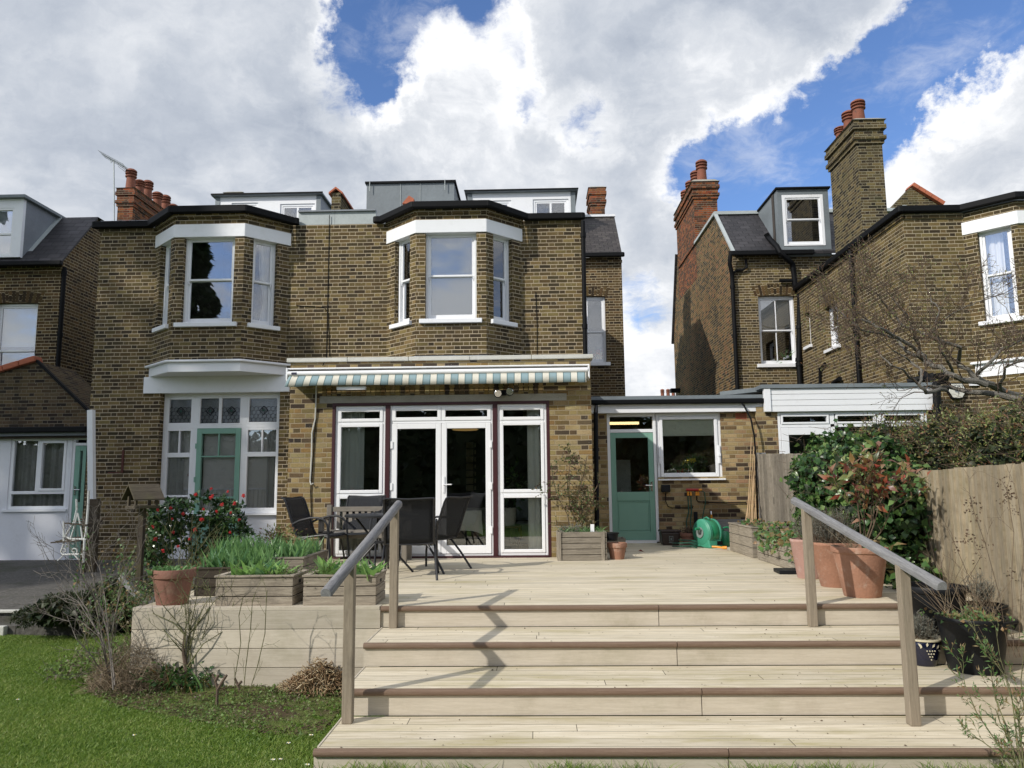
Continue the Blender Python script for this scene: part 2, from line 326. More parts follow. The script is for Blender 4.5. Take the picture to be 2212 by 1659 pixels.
leafmat('iris_leaf', [(.10, .2, .07), (.14, .27, .09), (.19, .34, .12), (.11, .24, .11)], .4, .35)
leafmat('tulip_leaf', [(.13, .26, .07), (.19, .35, .09), (.26, .42, .13), (.12, .26, .12)], .4, .35)
leafmat('grass_blade', [(.08, .155, .022), (.12, .21, .03), (.165, .26, .04), (.22, .31, .055), (.31, .35, .11)], .5, .35)
leafmat('weed_leaf', [(.08, .14, .03), (.12, .2, .045), (.16, .26, .06), (.16, .14, .07), (.12, .10, .06)], .5, .3)
leafmat('hedge_leaf', [(.09, .115, .03), (.13, .17, .045), (.2, .24, .07), (.25, .12, .06), (.13, .06, .035), (.25, .28, .1), (.09, .12, .035), (.14, .17, .05)], .45)
leafmat('photinia_leaf', [(.32, .02, .02), (.09, .12, .03), (.38, .07, .05), (.14, .17, .05), (.2, .23, .08), (.34, .2, .13), (.11, .025, .02), (.07, .1, .03)], .35)
leafmat('rose_leaf', [(.05, .10, .025), (.09, .14, .04), (.09, .03, .025), (.06, .11, .03), (.10, .05, .03)], .45)
leafmat('bramble_leaf', [(.06, .13, .035), (.10, .2, .05), (.07, .14, .05), (.27, .15, .07), (.14, .24, .09)], .45)
leafmat('lavender_leaf', [(.12, .125, .10), (.17, .175, .14), (.21, .21, .185), (.14, .14, .105)], .8)
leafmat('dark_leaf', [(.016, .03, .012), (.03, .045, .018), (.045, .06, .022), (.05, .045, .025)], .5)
leafmat('dry_twig', [(.16, .12, .075), (.27, .21, .14), (.38, .31, .21), (.2, .13, .08)], .8, .1)
leafmat('cut_stem', [(.13, .075, .035), (.24, .15, .075), (.38, .27, .15), (.5, .42, .27), (.18, .10, .05)], .7, .05)
leafmat('clippings', [(.07, .04, .025), (.12, .08, .05), (.05, .03, .02)], .9, .0)
leafmat('petal_red', [(.5, .02, .03), (.62, .05, .06), (.7, .12, .11)], .5, .3)
leafmat('fallen_leaf', [(.35, .03, .03), (.28, .05, .03)], .6, .1)
leafmat('tree_leaf', [(.02, .04, .015), (.03, .055, .02), (.045, .07, .02)], .5)
plain('bark', (.15, .14, .12), .9, .35, 9, .4, (.2, .21, .17), .6)
plain('bark_brown', (.12, .085, .06), .9, .35, 9, .3, (.05, .04, .03), .5)
plain('twig_grey', (.17, .15, .13), .9, .3, 9)
plain('twig_green', (.13, .13, .055), .8, .4, 9)
plain('twig_brown', (.12, .085, .055), .9, .3, 9)
plain('seed_brown', (.09, .03, .025), .9, .3, 9)
def lawnmat():
    m, q = newmat('lawn'); P = obco(q); n = q.noise(P, 1.3, 6, .65); n2 = q.noise(P, 40, 4, .7)
    c = q.ramp(q.m('ADD', q.m('MULTIPLY', n, .5), q.m('MULTIPLY', n2, .5)), [(.3, (.045, .085, .012)), (.55, (.085, .145, .022)), (.75, (.13, .16, .04))])
    finish(q, c, .9, n2, .8, .03, .1)
lawnmat()
def bedmat():
    m, q = newmat('bed'); P = obco(q); n = q.noise(P, 2.0, 6, .7); n2 = q.noise(P, 30, 5, .75)
    c = q.ramp(n2, [(.3, (.055, .04, .025)), (.55, (.12, .09, .055)), (.75, (.2, .155, .10))])
    c = q.mix(q.smooth(n, .40, .55, 0, .85), c, (.15, .19, .055))
    finish(q, c, 1, n2, 1, .04, .1)
bedmat()
def patiomat():
    m, q = newmat('patio'); P = obco(q); n = q.noise(P, 1.1, 6, .7); n2 = q.noise(P, 22, 5, .75)
    c = q.ramp(n2, [(.3, (.05, .047, .043)), (.55, (.11, .105, .095)), (.75, (.18, .175, .16))])
    c = q.mix(q.smooth(n, .5, .66, 0, .6), c, (.05, .055, .03))
    ln = q.node('ShaderNodeTexBrick', 'Fac', {'Vector': P, 'Scale': 1.0, 'Mortar Size': .008, 'Brick Width': .9, 'Row Height': .6})
    c = q.mix(q.m('MULTIPLY', ln, .7), c, (.02, .02, .015))
    finish(q, c, .85, n2, .5, .01, .2)
patiomat()
def lampmat(name, col, e):
    m, q = newmat(name); em = q.node('ShaderNodeEmission', 0, {0: col, 1: e})
    q.l.new(em, q.n.new('ShaderNodeOutputMaterial').inputs[0])
lampmat('tube_light', (1, .72, .33), 2.2)
lampmat('lamp_glow', (1, .6, .2), .25)
# ------------------------------------------------------------------ mesh building
BASE = {}                                   # object name -> world position its meshes are built round
def F(origin, ux, dn=None):                 # wall frame: x along the wall, y into the wall, z up
    ux = Vector(ux).normalized(); uz = Vector((0, 0, 1)); uy = uz.cross(ux)
    M = Matrix((ux, uy, uz)).transposed().to_4x4(); M.translation = Vector(origin); return M
class MB:
    def __init__(s, M=None, grain=False): s.v = []; s.f = []; s.uv = []; s.M = M; s.grain = grain; s.sm = False
    def add(s, vs, fs, uvs=None, M=None):
        o = len(s.v); T = s.M if M is None else (M if s.M is None else s.M @ M)
        s.v += [tuple(T @ Vector(p)) if T is not None else tuple(p) for p in vs]
        for i, f in enumerate(fs):
            s.f.append(tuple(o+k for k in f)); s.uv.append(uvs[i] if uvs else None)
        return s
    def box(s, x0, x1, y0, y1, z0, z1, M=None):
        x0, x1 = min(x0, x1), max(x0, x1); y0, y1 = min(y0, y1), max(y0, y1); z0, z1 = min(z0, z1), max(z0, z1)
        vs = [(x, y, z) for z in (z0, z1) for y in (y0, y1) for x in (x0, x1)]
        fs = [(0, 2, 3, 1), (4, 5, 7, 6), (0, 1, 5, 4), (2, 6, 7, 3), (0, 4, 6, 2), (1, 3, 7, 5)]
        uvs = None
        if s.grain:
            L = (x1-x0, y1-y0, z1-z0); r = random.random()*9; g = L.index(max(L)); uvs = []
            for f in fs:
                ext = [max(vs[k][a] for k in f)-min(vs[k][a] for k in f) for a in range(3)]
                ax = [a for a in range(3) if ext[a] > 1e-9] or [0, 1]
                if len(ax) < 2: ax = [0, 1]
                a, b = (ax[0], ax[1]) if ax[1] != g else (ax[1], ax[0])
                uvs.append([(vs[k][a]+r, vs[k][b]+r) for k in f])
        return s.add(vs, fs, uvs, M)
    def bar(s, p, q_, w, h, up=(0, 0, 1)):     # square bar from p to q
        p, q_ = Vector(p), Vector(q_); d = q_-p; L = d.length
        if L < 1e-6: return s
        d /= L; up = Vector(up)
        if abs(d.dot(up)) > .98: up = Vector((0, 1, 0))
        sx = d.cross(up).normalized(); sz = sx.cross(d)
        T = Matrix((d, sx, sz)).transposed().to_4x4(); T.translation = p
        return s.box(0, L, -w/2, w/2, -h/2, h/2, T)
    def tube(s, pts, r, n=8, cap=True):
        pts = [Vector(p) for p in pts]; rs = r if isinstance(r, (list, tuple)) else [r]*len(pts)
        up = Vector((0, 0, 1)); vs = []; fs = []; L = 0; uvs = []; ls = []
        prev = None
        for i, p in enumerate(pts):
            d = ((pts[min(i+1, len(pts)-1)]-pts[max(i-1, 0)])).normalized() if len(pts) > 1 else up
            if prev is None:
                a = d.orthogonal().normalized() if abs(d.dot(up)) > .95 else d.cross(up).normalized()
            else:
                a = prev-d*prev.dot(d); a = a.normalized() if a.length > 1e-6 else d.orthogonal().normalized()
            prev = a; b = d.cross(a)
            if i: L += (p-pts[i-1]).length
            ls.append(L)
            for k in range(n):
                t = 2*PI*k/n; vs.append(p+(a*math.cos(t)+b*math.sin(t))*rs[i])
        for i in range(len(pts)-1):
            for k in range(n):
                k2 = (k+1) % n; fs.append((i*n+k, i*n+k2, (i+1)*n+k2, (i+1)*n+k))
                uvs.append([(ls[i], k*.02), (ls[i], (k+1)*.02), (ls[i+1], (k+1)*.02), (ls[i+1], k*.02)])
        if cap:
            fs.append(tuple(range(n))); fs.append(tuple(range((len(pts)-1)*n, len(pts)*n))[::-1]); uvs += [[(0, k*.01) for k in range(n)]]*2
        return s.add(vs, fs, uvs)
    def lathe(s, prof, c=(0, 0, 0), n=24, M=None):
        vs = []; fs = []
        for r, z in prof:
            for k in range(n):
                t = 2*PI*k/n; vs.append((c[0]+r*math.cos(t), c[1]+r*math.sin(t), c[2]+z))
        for i in range(len(prof)-1):
            for k in range(n):
                k2 = (k+1) % n; fs.append((i*n+k, i*n+k2, (i+1)*n+k2, (i+1)*n+k))
        fs.append(tuple(range(n))[::-1]); fs.append(tuple(range((len(prof)-1)*n, len(prof)*n)))
        return s.add(vs, fs, None, M)
    def prism(s, poly, z0, z1, M=None):        # poly in xy, extruded in z
        n = len(poly); vs = [(x, y, z0) for x, y in poly]+[(x, y, z1) for x, y in poly]
        fs = [tuple(range(n))[::-1], tuple(range(n, 2*n))]+[(k, (k+1) % n, n+(k+1) % n, n+k) for k in range(n)]
        return s.add(vs, fs, None, M)
    def xprism(s, poly, y0, y1):               # poly in xz, extruded in y
        n = len(poly); vs = [(x, y0, z) for x, z in poly]+[(x, y1, z) for x, z in poly]
        fs = [tuple(range(n)), tuple(range(n, 2*n))[::-1]]+[(k, n+k, n+(k+1) % n, (k+1) % n) for k in range(n)]
        return s.add(vs, fs)
    def quad(s, *ps): return s.add(ps, [tuple(range(len(ps)))])
    def wall(s, u0, u1, z0, z1, ops=(), d=.11, th=.25):
        # a wall seen from outside (y = 0), with openings (a, b, z_low, z_high) and their reveals
        us = sorted({u0, u1, *[min(max(v, u0), u1) for o in ops for v in o[:2]]}); zs = sorted({z0, z1, *[min(max(v, z0), z1) for o in ops for v in o[2:4]]})
        for i in range(len(us)-1):
            for j in range(len(zs)-1):
                cu, cz = (us[i]+us[i+1])/2, (zs[j]+zs[j+1])/2
                if any(o[0] < cu < o[1] and o[2] < cz < o[3] for o in ops): continue
                for y, flip in ((0, 0), (th, 1)):
                    a = [(us[i], y, zs[j]), (us[i+1], y, zs[j]), (us[i+1], y, zs[j+1]), (us[i], y, zs[j+1])]
                    s.quad(*(a[::-1] if flip else a))
        for a, b, c, e in [o[:4] for o in ops]+[(u0+.002, u1-.002, z0+.001, z1-.001)]:
            dd = th
            s.quad((a, 0, c), (a, dd, c), (a, dd, e), (a, 0, e)); s.quad((b, 0, c), (b, 0, e), (b, dd, e), (b, dd, c))
            s.quad((a, 0, e), (a, dd, e), (b, dd, e), (b, 0, e)); s.quad((a, 0, c), (b, 0, c), (b, dd, c), (a, dd, c))
        return s
    def build(s, name, mat, parent=None, smooth=None, bev=0, label=None, kind=None, seg=2):
        me = bpy.data.meshes.new(name)
        base = Vector((0, 0, 0))
        if parent is not None: base = BASE.get(parent.name, base)
        if kind or parent is None: base = s.base if hasattr(s, 'base') else base
        V = [Vector(p)-base for p in s.v]
        me.from_pydata(V, [], s.f); me.materials.append(MATS[mat]); me.validate() if False else None
        uvl = me.uv_layers.new(name='UVMap'); k = 0; buf = np.zeros(sum(len(f) for f in s.f)*2, np.float32)
        for f, uv in zip(s.f, s.uv):
            if uv is None:
                a, b, c = (Vector(s.v[f[0]]), Vector(s.v[f[1]]), Vector(s.v[f[2]])); n = (b-a).cross(c-a)
                if len(f) > 3: n += (c-a).cross(Vector(s.v[f[3]])-a)
                if n.length < 1e-12: n = Vector((0, 0, 1))
                n.normalize()
                if abs(n.z) > .97: uv = [(s.v[i][0], s.v[i][1]) for i in f]
                else:
                    t = Vector((-n.y, n.x, 0)).normalized(); w = n.cross(t)
                    uv = [(Vector(s.v[i]).dot(t), Vector(s.v[i]).dot(w)) for i in f]
            for x, y in uv: buf[k] = x; buf[k+1] = y; k += 2
        uvl.data.foreach_set('uv', buf)
        if smooth is None: smooth = s.sm
        if smooth: me.polygons.foreach_set('use_smooth', [True]*len(me.polygons))
        o = bpy.data.objects.new(name, me); COL.objects.link(o); o.location = base if parent is None else (0, 0, 0)
        if parent is not None: o.parent = parent
        BASE[o.name] = base
        if smooth and smooth != 'all':
            md = o.modifiers.new('es', 'EDGE_SPLIT'); md.split_angle = math.radians(40)
        if bev:
            md = o.modifiers.new('bevel', 'BEVEL'); md.width = bev; md.segments = seg; md.limit_method = 'ANGLE'; md.angle_limit = math.radians(40)
        if label: o['label'] = label
        if kind: o['kind'] = kind
        return o
def thing(name, label, cat, loc, group=None):
    o = bpy.data.objects.new(name, None); COL.objects.link(o); o.location = loc; o.empty_display_size = .2
    o['label'] = label; o['category'] = cat
    if group: o['group'] = group
    BASE[o.name] = Vector(loc); return o
def tag(o, label, cat, group=None):
    o['label'] = label; o['category'] = cat
    if group: o['group'] = group
    return o
def solo(mb, name, mat, label, cat, loc, group=None, **k):
    mb.base = Vector(loc); o = mb.build(name, mat, None, **k); BASE[o.name] = Vector(loc); return tag(o, label, cat, group)
def copy_tree(o, loc, rz, label, group):
    r = o.copy(); COL.objects.link(r); r.location = loc; r.rotation_euler = (0, 0, rz); r['label'] = label; r['group'] = group
    def rec(a, b):
        for ch in list(a.children):
            c = ch.copy(); COL.objects.link(c); c.parent = b; rec(ch, c)
    rec(o, r); return r
def npmesh(name, V, Fc, mat, parent=None, smooth=False, kind=None):
    # V (N,3), Fc (M,k): fast path for foliage
    base = BASE.get(parent.name, Vector((0, 0, 0))) if parent is not None else Vector((0, 0, 0))
    V = np.asarray(V, np.float32)-np.array(base, np.float32); Fc = np.asarray(Fc, np.int32)
    me = bpy.data.meshes.new(name); me.vertices.add(len(V)); me.vertices.foreach_set('co', V.ravel())
    M, k = Fc.shape; me.loops.add(M*k); me.loops.foreach_set('vertex_index', Fc.ravel())
    me.polygons.add(M); me.polygons.foreach_set('loop_start', np.arange(0, M*k, k, dtype=np.int32))
    if smooth: me.polygons.foreach_set('use_smooth', np.ones(M, bool))
    me.update(calc_edges=True); me.materials.append(MATS[mat])
    o = bpy.data.objects.new(name, me); COL.objects.link(o)
    if parent is not None: o.parent = parent
    if kind: o['kind'] = kind
    BASE[o.name] = base; return o
def nrm(a): return a/np.maximum(np.linalg.norm(a, axis=-1, keepdims=True), 1e-9)
def leaves(P, D, L, wd, fold=.25, curl=.2, N=None):
    # leaf-shaped islands: 6 points, 4 triangles each, folded along the rib and curling at the tip
    P = np.asarray(P, float); D = nrm(np.asarray(D, float)); n = len(P)
    L = np.broadcast_to(np.asarray(L, float), (n,))[:, None]; wd = np.broadcast_to(np.asarray(wd, float), (n,))[:, None]
    up = nrm(rng.normal(size=(n, 3))+np.array([0, -.5, 1.2])) if N is None else nrm(N+rng.normal(size=(n, 3))*.35)
    S_ = nrm(np.cross(D, up)); U = np.cross(S_, D)
    b = P; m = P+D*L*.5+U*L*curl*.3; t = P+D*L-U*L*curl
    l = P+D*L*.42+S_*wd*L*.5+U*wd*L*fold; r = P+D*L*.42-S_*wd*L*.5+U*wd*L*fold
    V = np.stack([b, l, m, r, t], 1).reshape(-1, 3)
    i = np.arange(n)[:, None]*5
    Fc = np.concatenate([i+np.array([[0, 2, 1]]), i+np.array([[0, 3, 2]]), i+np.array([[1, 2, 4]]), i+np.array([[2, 3, 4]])], 0)
    return V, Fc
def blades(P, D, L, w, droop=.3, seg=3):
    # strap leaves and grass: tapering ribbons that bend over
    P = np.asarray(P, float); D = nrm(np.asarray(D, float)); n = len(P)
    L = np.broadcast_to(np.asarray(L, float), (n,))[:, None]; w = np.broadcast_to(np.asarray(w, float), (n,))[:, None]
    S_ = nrm(np.cross(D, rng.normal(size=(n, 3)))); out = D.copy(); out[:, 2] = 0; out = nrm(out+1e-6)
    rows = []
    for k in range(seg+1):
        t = k/seg; c = P+D*L*t+(out*.7-np.array([0, 0, .6]))*L*droop*t*t; ww = w*(1-t**1.6)*.5+w*.03
        if k < seg: rows += [c-S_*ww, c+S_*ww]
        else: rows += [c]
    V = np.stack(rows, 1); m = V.shape[1]; i = np.arange(n)[:, None]*m; T = []
    for k in range(seg-1):
        a = 2*k; T += [i+np.array([[a, a+1, a+3]]), i+np.array([[a, a+3, a+2]])]
    a = 2*(seg-1); T += [i+np.array([[a, a+1, a+2]])]
    return V.reshape(-1, 3), np.concatenate(T, 0)
def sticks(A, B, r0, r1):
    # many thin three-sided twigs from A to B
    A = np.asarray(A, float); B = np.asarray(B, float); n = len(A); D = nrm(B-A)
    r0 = np.broadcast_to(np.asarray(r0, float), (n,))[:, None]; r1 = np.broadcast_to(np.asarray(r1, float), (n,))[:, None]
    a = nrm(np.cross(D, np.array([.31, .42, .85])+rng.normal(size=(n, 3))*.05)); b = np.cross(D, a); vs = []
    for P, r in ((A, r0), (B, r1)):
        for k in range(3):
            t = 2*PI*k/3; vs.append(P+(a*math.cos(t)+b*math.sin(t))*r)
    V = np.stack(vs, 1).reshape(-1, 3); i = np.arange(n)[:, None]*6; T = []
    for k in range(3):
        k2 = (k+1) % 3; T += [i+np.array([[k, k2, 3+k2]]), i+np.array([[k, 3+k2, 3+k]])]
    return V, np.concatenate(T, 0)
def merge(*parts):
    V = []; Fc = []; o = 0
    for v, f in parts: V.append(v); Fc.append(f+o); o += len(v)
    return np.concatenate(V), np.concatenate(Fc)
def grow(p, d, L, r, depth, spread=.5, up=.12, kids=(2, 4), shrink=.68, wob=.18, seg=4, out=None):
    # recursive branching; returns segments (A, B, r0, r1, depth)
    if out is None: out = []
    p = Vector(p); d = Vector(d).normalized(); st = L/seg
    for i in range(seg):
        d = (d+Vector((random.gauss(0, wob), random.gauss(0, wob), random.gauss(0, wob)+up*.3))).normalized()
        q_ = p+d*st; ra = r*(1-.45*i/seg); rb = r*(1-.45*(i+1)/seg); out.append((tuple(p), tuple(q_), ra, rb, depth)); p = q_
        if depth > 0 and i >= 1 and random.random() < .75:
            for _ in range(random.randint(1, max(1, kids[1]-2))):
                dd = (d+Vector((random.gauss(0, spread), random.gauss(0, spread), random.gauss(0, spread)+up))).normalized()
                grow(p, dd, L*shrink*random.uniform(.7, 1.1), rb*.6, depth-1, spread, up, kids, shrink, wob, seg, out)
    if depth > 0:
        for _ in range(random.randint(*kids)):
            dd = (d+Vector((random.gauss(0, spread), random.gauss(0, spread), random.gauss(0, spread)+up))).normalized()
            grow(p, dd, L*shrink*random.uniform(.7, 1.15), r*.5, depth-1, spread, up, kids, shrink, wob, seg, out)
    return out
def seg_mesh(segs, rmin=.0012):
    A = np.array([s[0] for s in segs]); B = np.array([s[1] for s in segs]); return sticks(A, B, np.maximum([s[2] for s in segs], rmin), np.maximum([s[3] for s in segs], rmin))
def ends(segs, dmax=0): return np.array([s[1] for s in segs if s[4] <= dmax]), np.array([np.subtract(s[1], s[0]) for s in segs if s[4] <= dmax])
# ------------------------------------------------------------------ windows, doors, gutters
def ring(mb, u0, u1, z0, z1, w, y0, y1, wb=None):
    wb = wb or w
    mb.box(u0, u0+w, y0, y1, z0, z1); mb.box(u1-w, u1, y0, y1, z0, z1)
    mb.box(u0+w, u1-w, y0, y1, z1-w, z1); mb.box(u0+w, u1-w, y0, y1, z0, z0+wb)
def pane(par, M, rects, y=.12, mat='glass', name='pane'):
    mb = MB(M)
    for u0, u1, z0, z1 in rects: mb.box(u0, u1, y, y+.006, z0, z1)
    return mb.build(name, mat, par)
def folds(mb, u0, u1, z0, z1, y, amp=.02, k=55, pinch=None):
    n = max(10, int((u1-u0)*110)); vs = []; ph = random.random()*6
    rows = 8 if pinch else 2
    for j in range(rows):
        t = j/(rows-1); z = z0+(z1-z0)*t
        for i in range(n+1):
            s_ = i/n; uu = u0+(u1-u0)*s_
            if pinch: w = 1-pinch*math.exp(-((t-.32)/.25)**2); uu = u1-(u1-uu)*w if pinch > 0 else uu
            vs.append((uu, y+amp*math.sin(s_*(u1-u0)*k+ph+.6*math.sin(s_*9))+amp*.4*math.sin(s_*(u1-u0)*k*2.3), z))
    fs = [(j*(n+1)+i, j*(n+1)+i+1, (j+1)*(n+1)+i+1, (j+1)*(n+1)+i) for j in range(rows-1) for i in range(n)]
    mb.add(vs, fs); return mb
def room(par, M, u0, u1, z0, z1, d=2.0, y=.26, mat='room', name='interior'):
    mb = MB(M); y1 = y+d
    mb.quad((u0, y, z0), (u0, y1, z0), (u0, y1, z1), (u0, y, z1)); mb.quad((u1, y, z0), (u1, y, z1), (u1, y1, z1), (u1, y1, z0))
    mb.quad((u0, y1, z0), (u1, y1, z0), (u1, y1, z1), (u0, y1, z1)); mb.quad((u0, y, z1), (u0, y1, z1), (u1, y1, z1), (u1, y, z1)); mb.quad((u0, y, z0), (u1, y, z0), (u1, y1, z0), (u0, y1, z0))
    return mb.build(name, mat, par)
def sash(house, M, u0, u1, z0, z1, cols=1, split=.5, rec=.10, sill=(.09, .07), blind=None, curt=None, rd=1.6, rw=.15, mat='white', label=None, g='glass', fw=.055, horns=True):
    mb = MB(M); ring(mb, u0, u1, z0, z1, fw, rec, rec+.13, fw*.6); w = mb.build('window', mat, house, bev=.006, label=label)
    zs = z0+(z1-z0)*split; a, b = u0+fw, u1-fw; t = .045
    mb = MB(M); ring(mb, a, b, zs-.02, z1-fw, t, rec+.02, rec+.06, .038); rects = []
    ring(mb, a, b, z0+fw*.6, zs+.018, t, rec+.063, rec+.103, .085)
    if horns:
        for x in (a+.005, b-.035): mb.xprism([(x, zs-.02), (x+.03, zs-.02), (x+.02, zs-.09), (x+.01, zs-.09)], rec+.022, rec+.058)
    for k in range(1, cols):
        x = a+(b-a)*k/cols; mb.box(x-.013, x+.013, rec+.024, rec+.056, zs+.018, z1-fw-t); mb.box(x-.013, x+.013, rec+.067, rec+.099, z0+fw*.6+.085, zs-.02)
    mb.build('sash', mat, w, bev=.004)
    pane(w, M, [(a+t-.01, b-t+.01, zs+.01, z1-fw-t+.01)], rec+.037, g); pane(w, M, [(a+t-.01, b-t+.01, z0+fw*.6+.08, zs-.02)], rec+.08, g)
    if sill: MB(M).box(u0-sill[0], u1+sill[0], -.07, rec+.1, z0-sill[1], z0-.001).build('sill', mat, w, bev=.008)
    if blind:
        bm, f = blind; MB(M).box(u0+.03, u1-.03, rec+.15, rec+.153, z1-(z1-z0)*f, z1-.02).build('blind', bm, w)
    if curt:
        for (c0, c1, cm, pn) in curt: folds(MB(M), u0+(u1-u0)*c0, u0+(u1-u0)*c1, z0+.02, z1-.03, rec+.2, .018, 50, pn).build('curtain', cm, w, smooth='all')
    room(w, M, u0-rw, u1+rw, z0-.3, z1+.15, rd)
    return w
def gutter(house, pts, r=.06, name='gutter', depth=.13):
    mb = MB(); P = [Vector(p) for p in pts]
    for a, b in zip(P, P[1:]): mb.bar(a, b, .13, depth)
    for p in P: mb.lathe([(.066, -depth/2), (.066, depth/2)], p, 12)
    return mb.build(name, 'black', house, bev=.02)
def pipe(house, pts, r=.042, name='drainpipe', mat='black', collars=True):
    mb = MB(); mb.tube(pts, r, 10)
    if collars:
        P = [Vector(p) for p in pts]
        for a, b in zip(P, P[1:]):
            L = (b-a).length
            if L > 1.2:
                n = max(2, int(L/1.5))
                for k in range(n+1):
                    c = a.lerp(b, min(.98, max(.02, k/n))); d = (b-a).normalized()
                    mb.tube([c-d*.045, c+d*.045], r*1.28, 10)
    return mb.build(name, mat, house, smooth=True)
def rot_brick(house, M, u0, u1, z0, z1, mat, proud=.004, arch=0, name='soldier_course', step=.075):
    # bricks on end: separate wedges with a thin joint between, slightly proud of the wall
    mb = MB(M, grain=False); n = max(1, round((u1-u0)/step)); w = (u1-u0)/n; uc = (u0+u1)/2
    for k in range(n):
        a, b = u0+k*w+.006, u0+(k+1)*w-.006
        def zz(u, top): 
            t = (u-uc)/((u1-u0)/2); return (z1 if top else z0)-arch*t*t
        sl = lambda u: (u-uc)*.16 if arch else 0
        vs = [(a, 0, zz(a, 0)), (b, 0, zz(b, 0)), (b+sl(b), 0, zz(b, 1)), (a+sl(a), 0, zz(a, 1))]
        vv = [(x, -proud, z) for x, _, z in vs]+[(x, .01, z) for x, _, z in vs]
        r = random.random()*40; r = round(r/.0751)*.0751+.008
        uv = [(.335*k*3+.02, r), (.335*k*3+.02, r+.06), (.335*k*3+.21, r+.06), (.335*k*3+.21, r)]
        mb.add(vv, [(0, 1, 2, 3), (0, 3, 7, 4), (1, 5, 6, 2), (3, 2, 6, 7), (0, 4, 5, 1)], [uv]+[[(uv[0][0]+.05, r+.03)]*4]*4)
    return mb.build(name, mat, house)
def pot(mb, c, h, r, cowl=True):
    x, y, z = c
    mb.lathe([(r*1.15, 0), (r*1.15, .05), (r*.95, .08), (r*.85, h*.5), (r*.82, h*.62), (r*1.08, h*.64), (r*1.08, h*.69), (r*.8, h*.71), (r*.8, h*.76), (r*1.1, h*.78), (r*1.12, h*.82), (r*.8, h*.84), (r*.8, h*.88), (r*1.12, h*.9), (r*1.05, h*.96), (r*.7, h*1.02), (r*.2, h*1.06)], c, 16)
# ------------------------------------------------------------------ RIGHT SEMI (the house with the striped awning)
YM, YF, YE, YK, YB = 14.9, 14.27, 11.6, 14.2, 21.5
ZB = .0
home = thing('brick_house', 'brown brick house with a striped awning over its white french doors', 'house', (-1.4, YM, 0))
semi = thing('brick_house', 'brown brick house left of the awning, green door under a white bay corbel', 'house', (-6.3, YM, -.3))
XP = at(719, 640, YM).x
XL, XR = at(209, 640, YM).x, at(1258, 640, YM).x
ZG = at(1200, 476, YM).z               # top of the brickwork under the gutter
ZC0 = at(950, 765, YF).z
def bay(house, xl, fl, fr, xr, mat, wf, zt, corb, winfo, wallbot):
    z_s, z_l0, z_l1 = wf                # window sill, lintel bottom, lintel top
    pts = [(xl, YM), (fl, YF), (fr, YF), (xr, YM)]
    for i in range(3):
        (x0, y0), (x1, y1) = pts[i], pts[i+1]; L = math.hypot(x1-x0, y1-y0); M = F((x0, y0, 0), (x1-x0, y1-y0, 0))
        if i == 1: a, b = .185, L-.185
        elif i == 0: a, b = L*.27, L*.80
        else: a, b = L*.20, L*.73
        MB(M).wall(0, L, corb, zt, [(a, b, z_s, z_l0+.06)], th=.23).build('wall', mat, house)
        sash(house, M, a-.005, b+.005, z_s, z_l0+.045, rd=1.5 if i == 1 else .8, sill=(.10, .085) if i == 1 else (.07, .085), rw=.1 if i == 1 else -.02, split=.505, **winfo[i])
    # lintel band: one mitred strip standing proud of the brick
    def off(d):
        k = d*math.tan(math.radians(22.5)); s = d*math.sqrt(.5)
        return [(xl-s, YM-s) if 0 else (xl-d*1.0, YM-.0), (fl-k, YF-d), (fr+k, YF-d), (xr+d*1.0, YM)]
    mb = MB(); o = off(.03); inn = [(xl+.12, YM+.1), (fl+.06, YF+.14), (fr-.06, YF+.14), (xr-.12, YM+.1)]
    mb.prism(o+inn[::-1], z_l0, z_l1); mb.build('lintel_band', 'white', house, bev=.008)
    # oversailing brick course and bay roof
    o = off(.05); MB().prism(o, zt-.085, zt-.005).build('oversailing_course', mat, house)
    o = off(.02); MB().prism([(xl, YM+.3)]+o+[(xr, YM+.3)], zt, zt+.06).build('bay_roof', 'lead', house)
    return off
zt = at(970, 452, YF).z
WF = (at(975, 689, YF).z, at(970, 503, YF).z, at(970, 475, YF).z)
rb = (at(837, 560, YM).x, at(898, 560, YF).x, at(1050, 560, YF).x, at(1126, 560, YM).x)
lb = (at(335, 560, YM).x, at(376, 560, YF).x, at(528, 560, YF).x, at(628, 560, YM).x)
lb = tuple(np.array(lb)*.5+np.array([lb[1]-(rb[1]-rb[0]), lb[1], lb[1]+(rb[2]-rb[1]), lb[1]+(rb[3]-rb[1])])*.5)
info_r = [dict(blind=('blind_grey', .97)), dict(blind=('blind_grey', .995), label='sash window with a pale roller blind drawn down'), dict(blind=('blind_grey', .9))]
info_l = [dict(), dict(label='wide sash window showing a dark room', g='glass'), dict(curt=[(.5, .98, 'curtain', .45)])]
offr = bay(home, *rb, 'brick_main', WF, zt, ZC0-.02, info_r, 0)
zcl = at(440, 778, YF).z
offl = bay(semi, *lb, 'brick_left', WF, zt, zcl, info_l, 0)
# front walls
MB(F((0, YM, 0), (1, 0, 0))).wall(XP, rb[0], 2.7, ZG, th=.3).build('wall', 'brick_main', home)
MB(F((0, YM, 0), (1, 0, 0))).wall(rb[3], XR, 2.2, ZG, th=.3).build('wall', 'brick_main', home)
MB(F((XR, YM+.002, 0), (0, 1, 0))).wall(.3, YB-YM, 0, ZG, th=.3).build('wall', 'brick_main', home)
MB(F((0, YM, 0), (1, 0, 0))).wall(lb[3], XP, -.4, ZG, th=.3).build('wall', 'brick_main', semi)
MB(F((0, YM, 0), (1, 0, 0))).wall(XL, lb[0], -.5, ZG, th=.3).build('wall', 'brick_left', semi)
MB(F((XL, YB, 0), (0, -1, 0))).wall(0, YB-YM-.3, -.5, ZG, th=.3).build('wall', 'brick_left', semi)
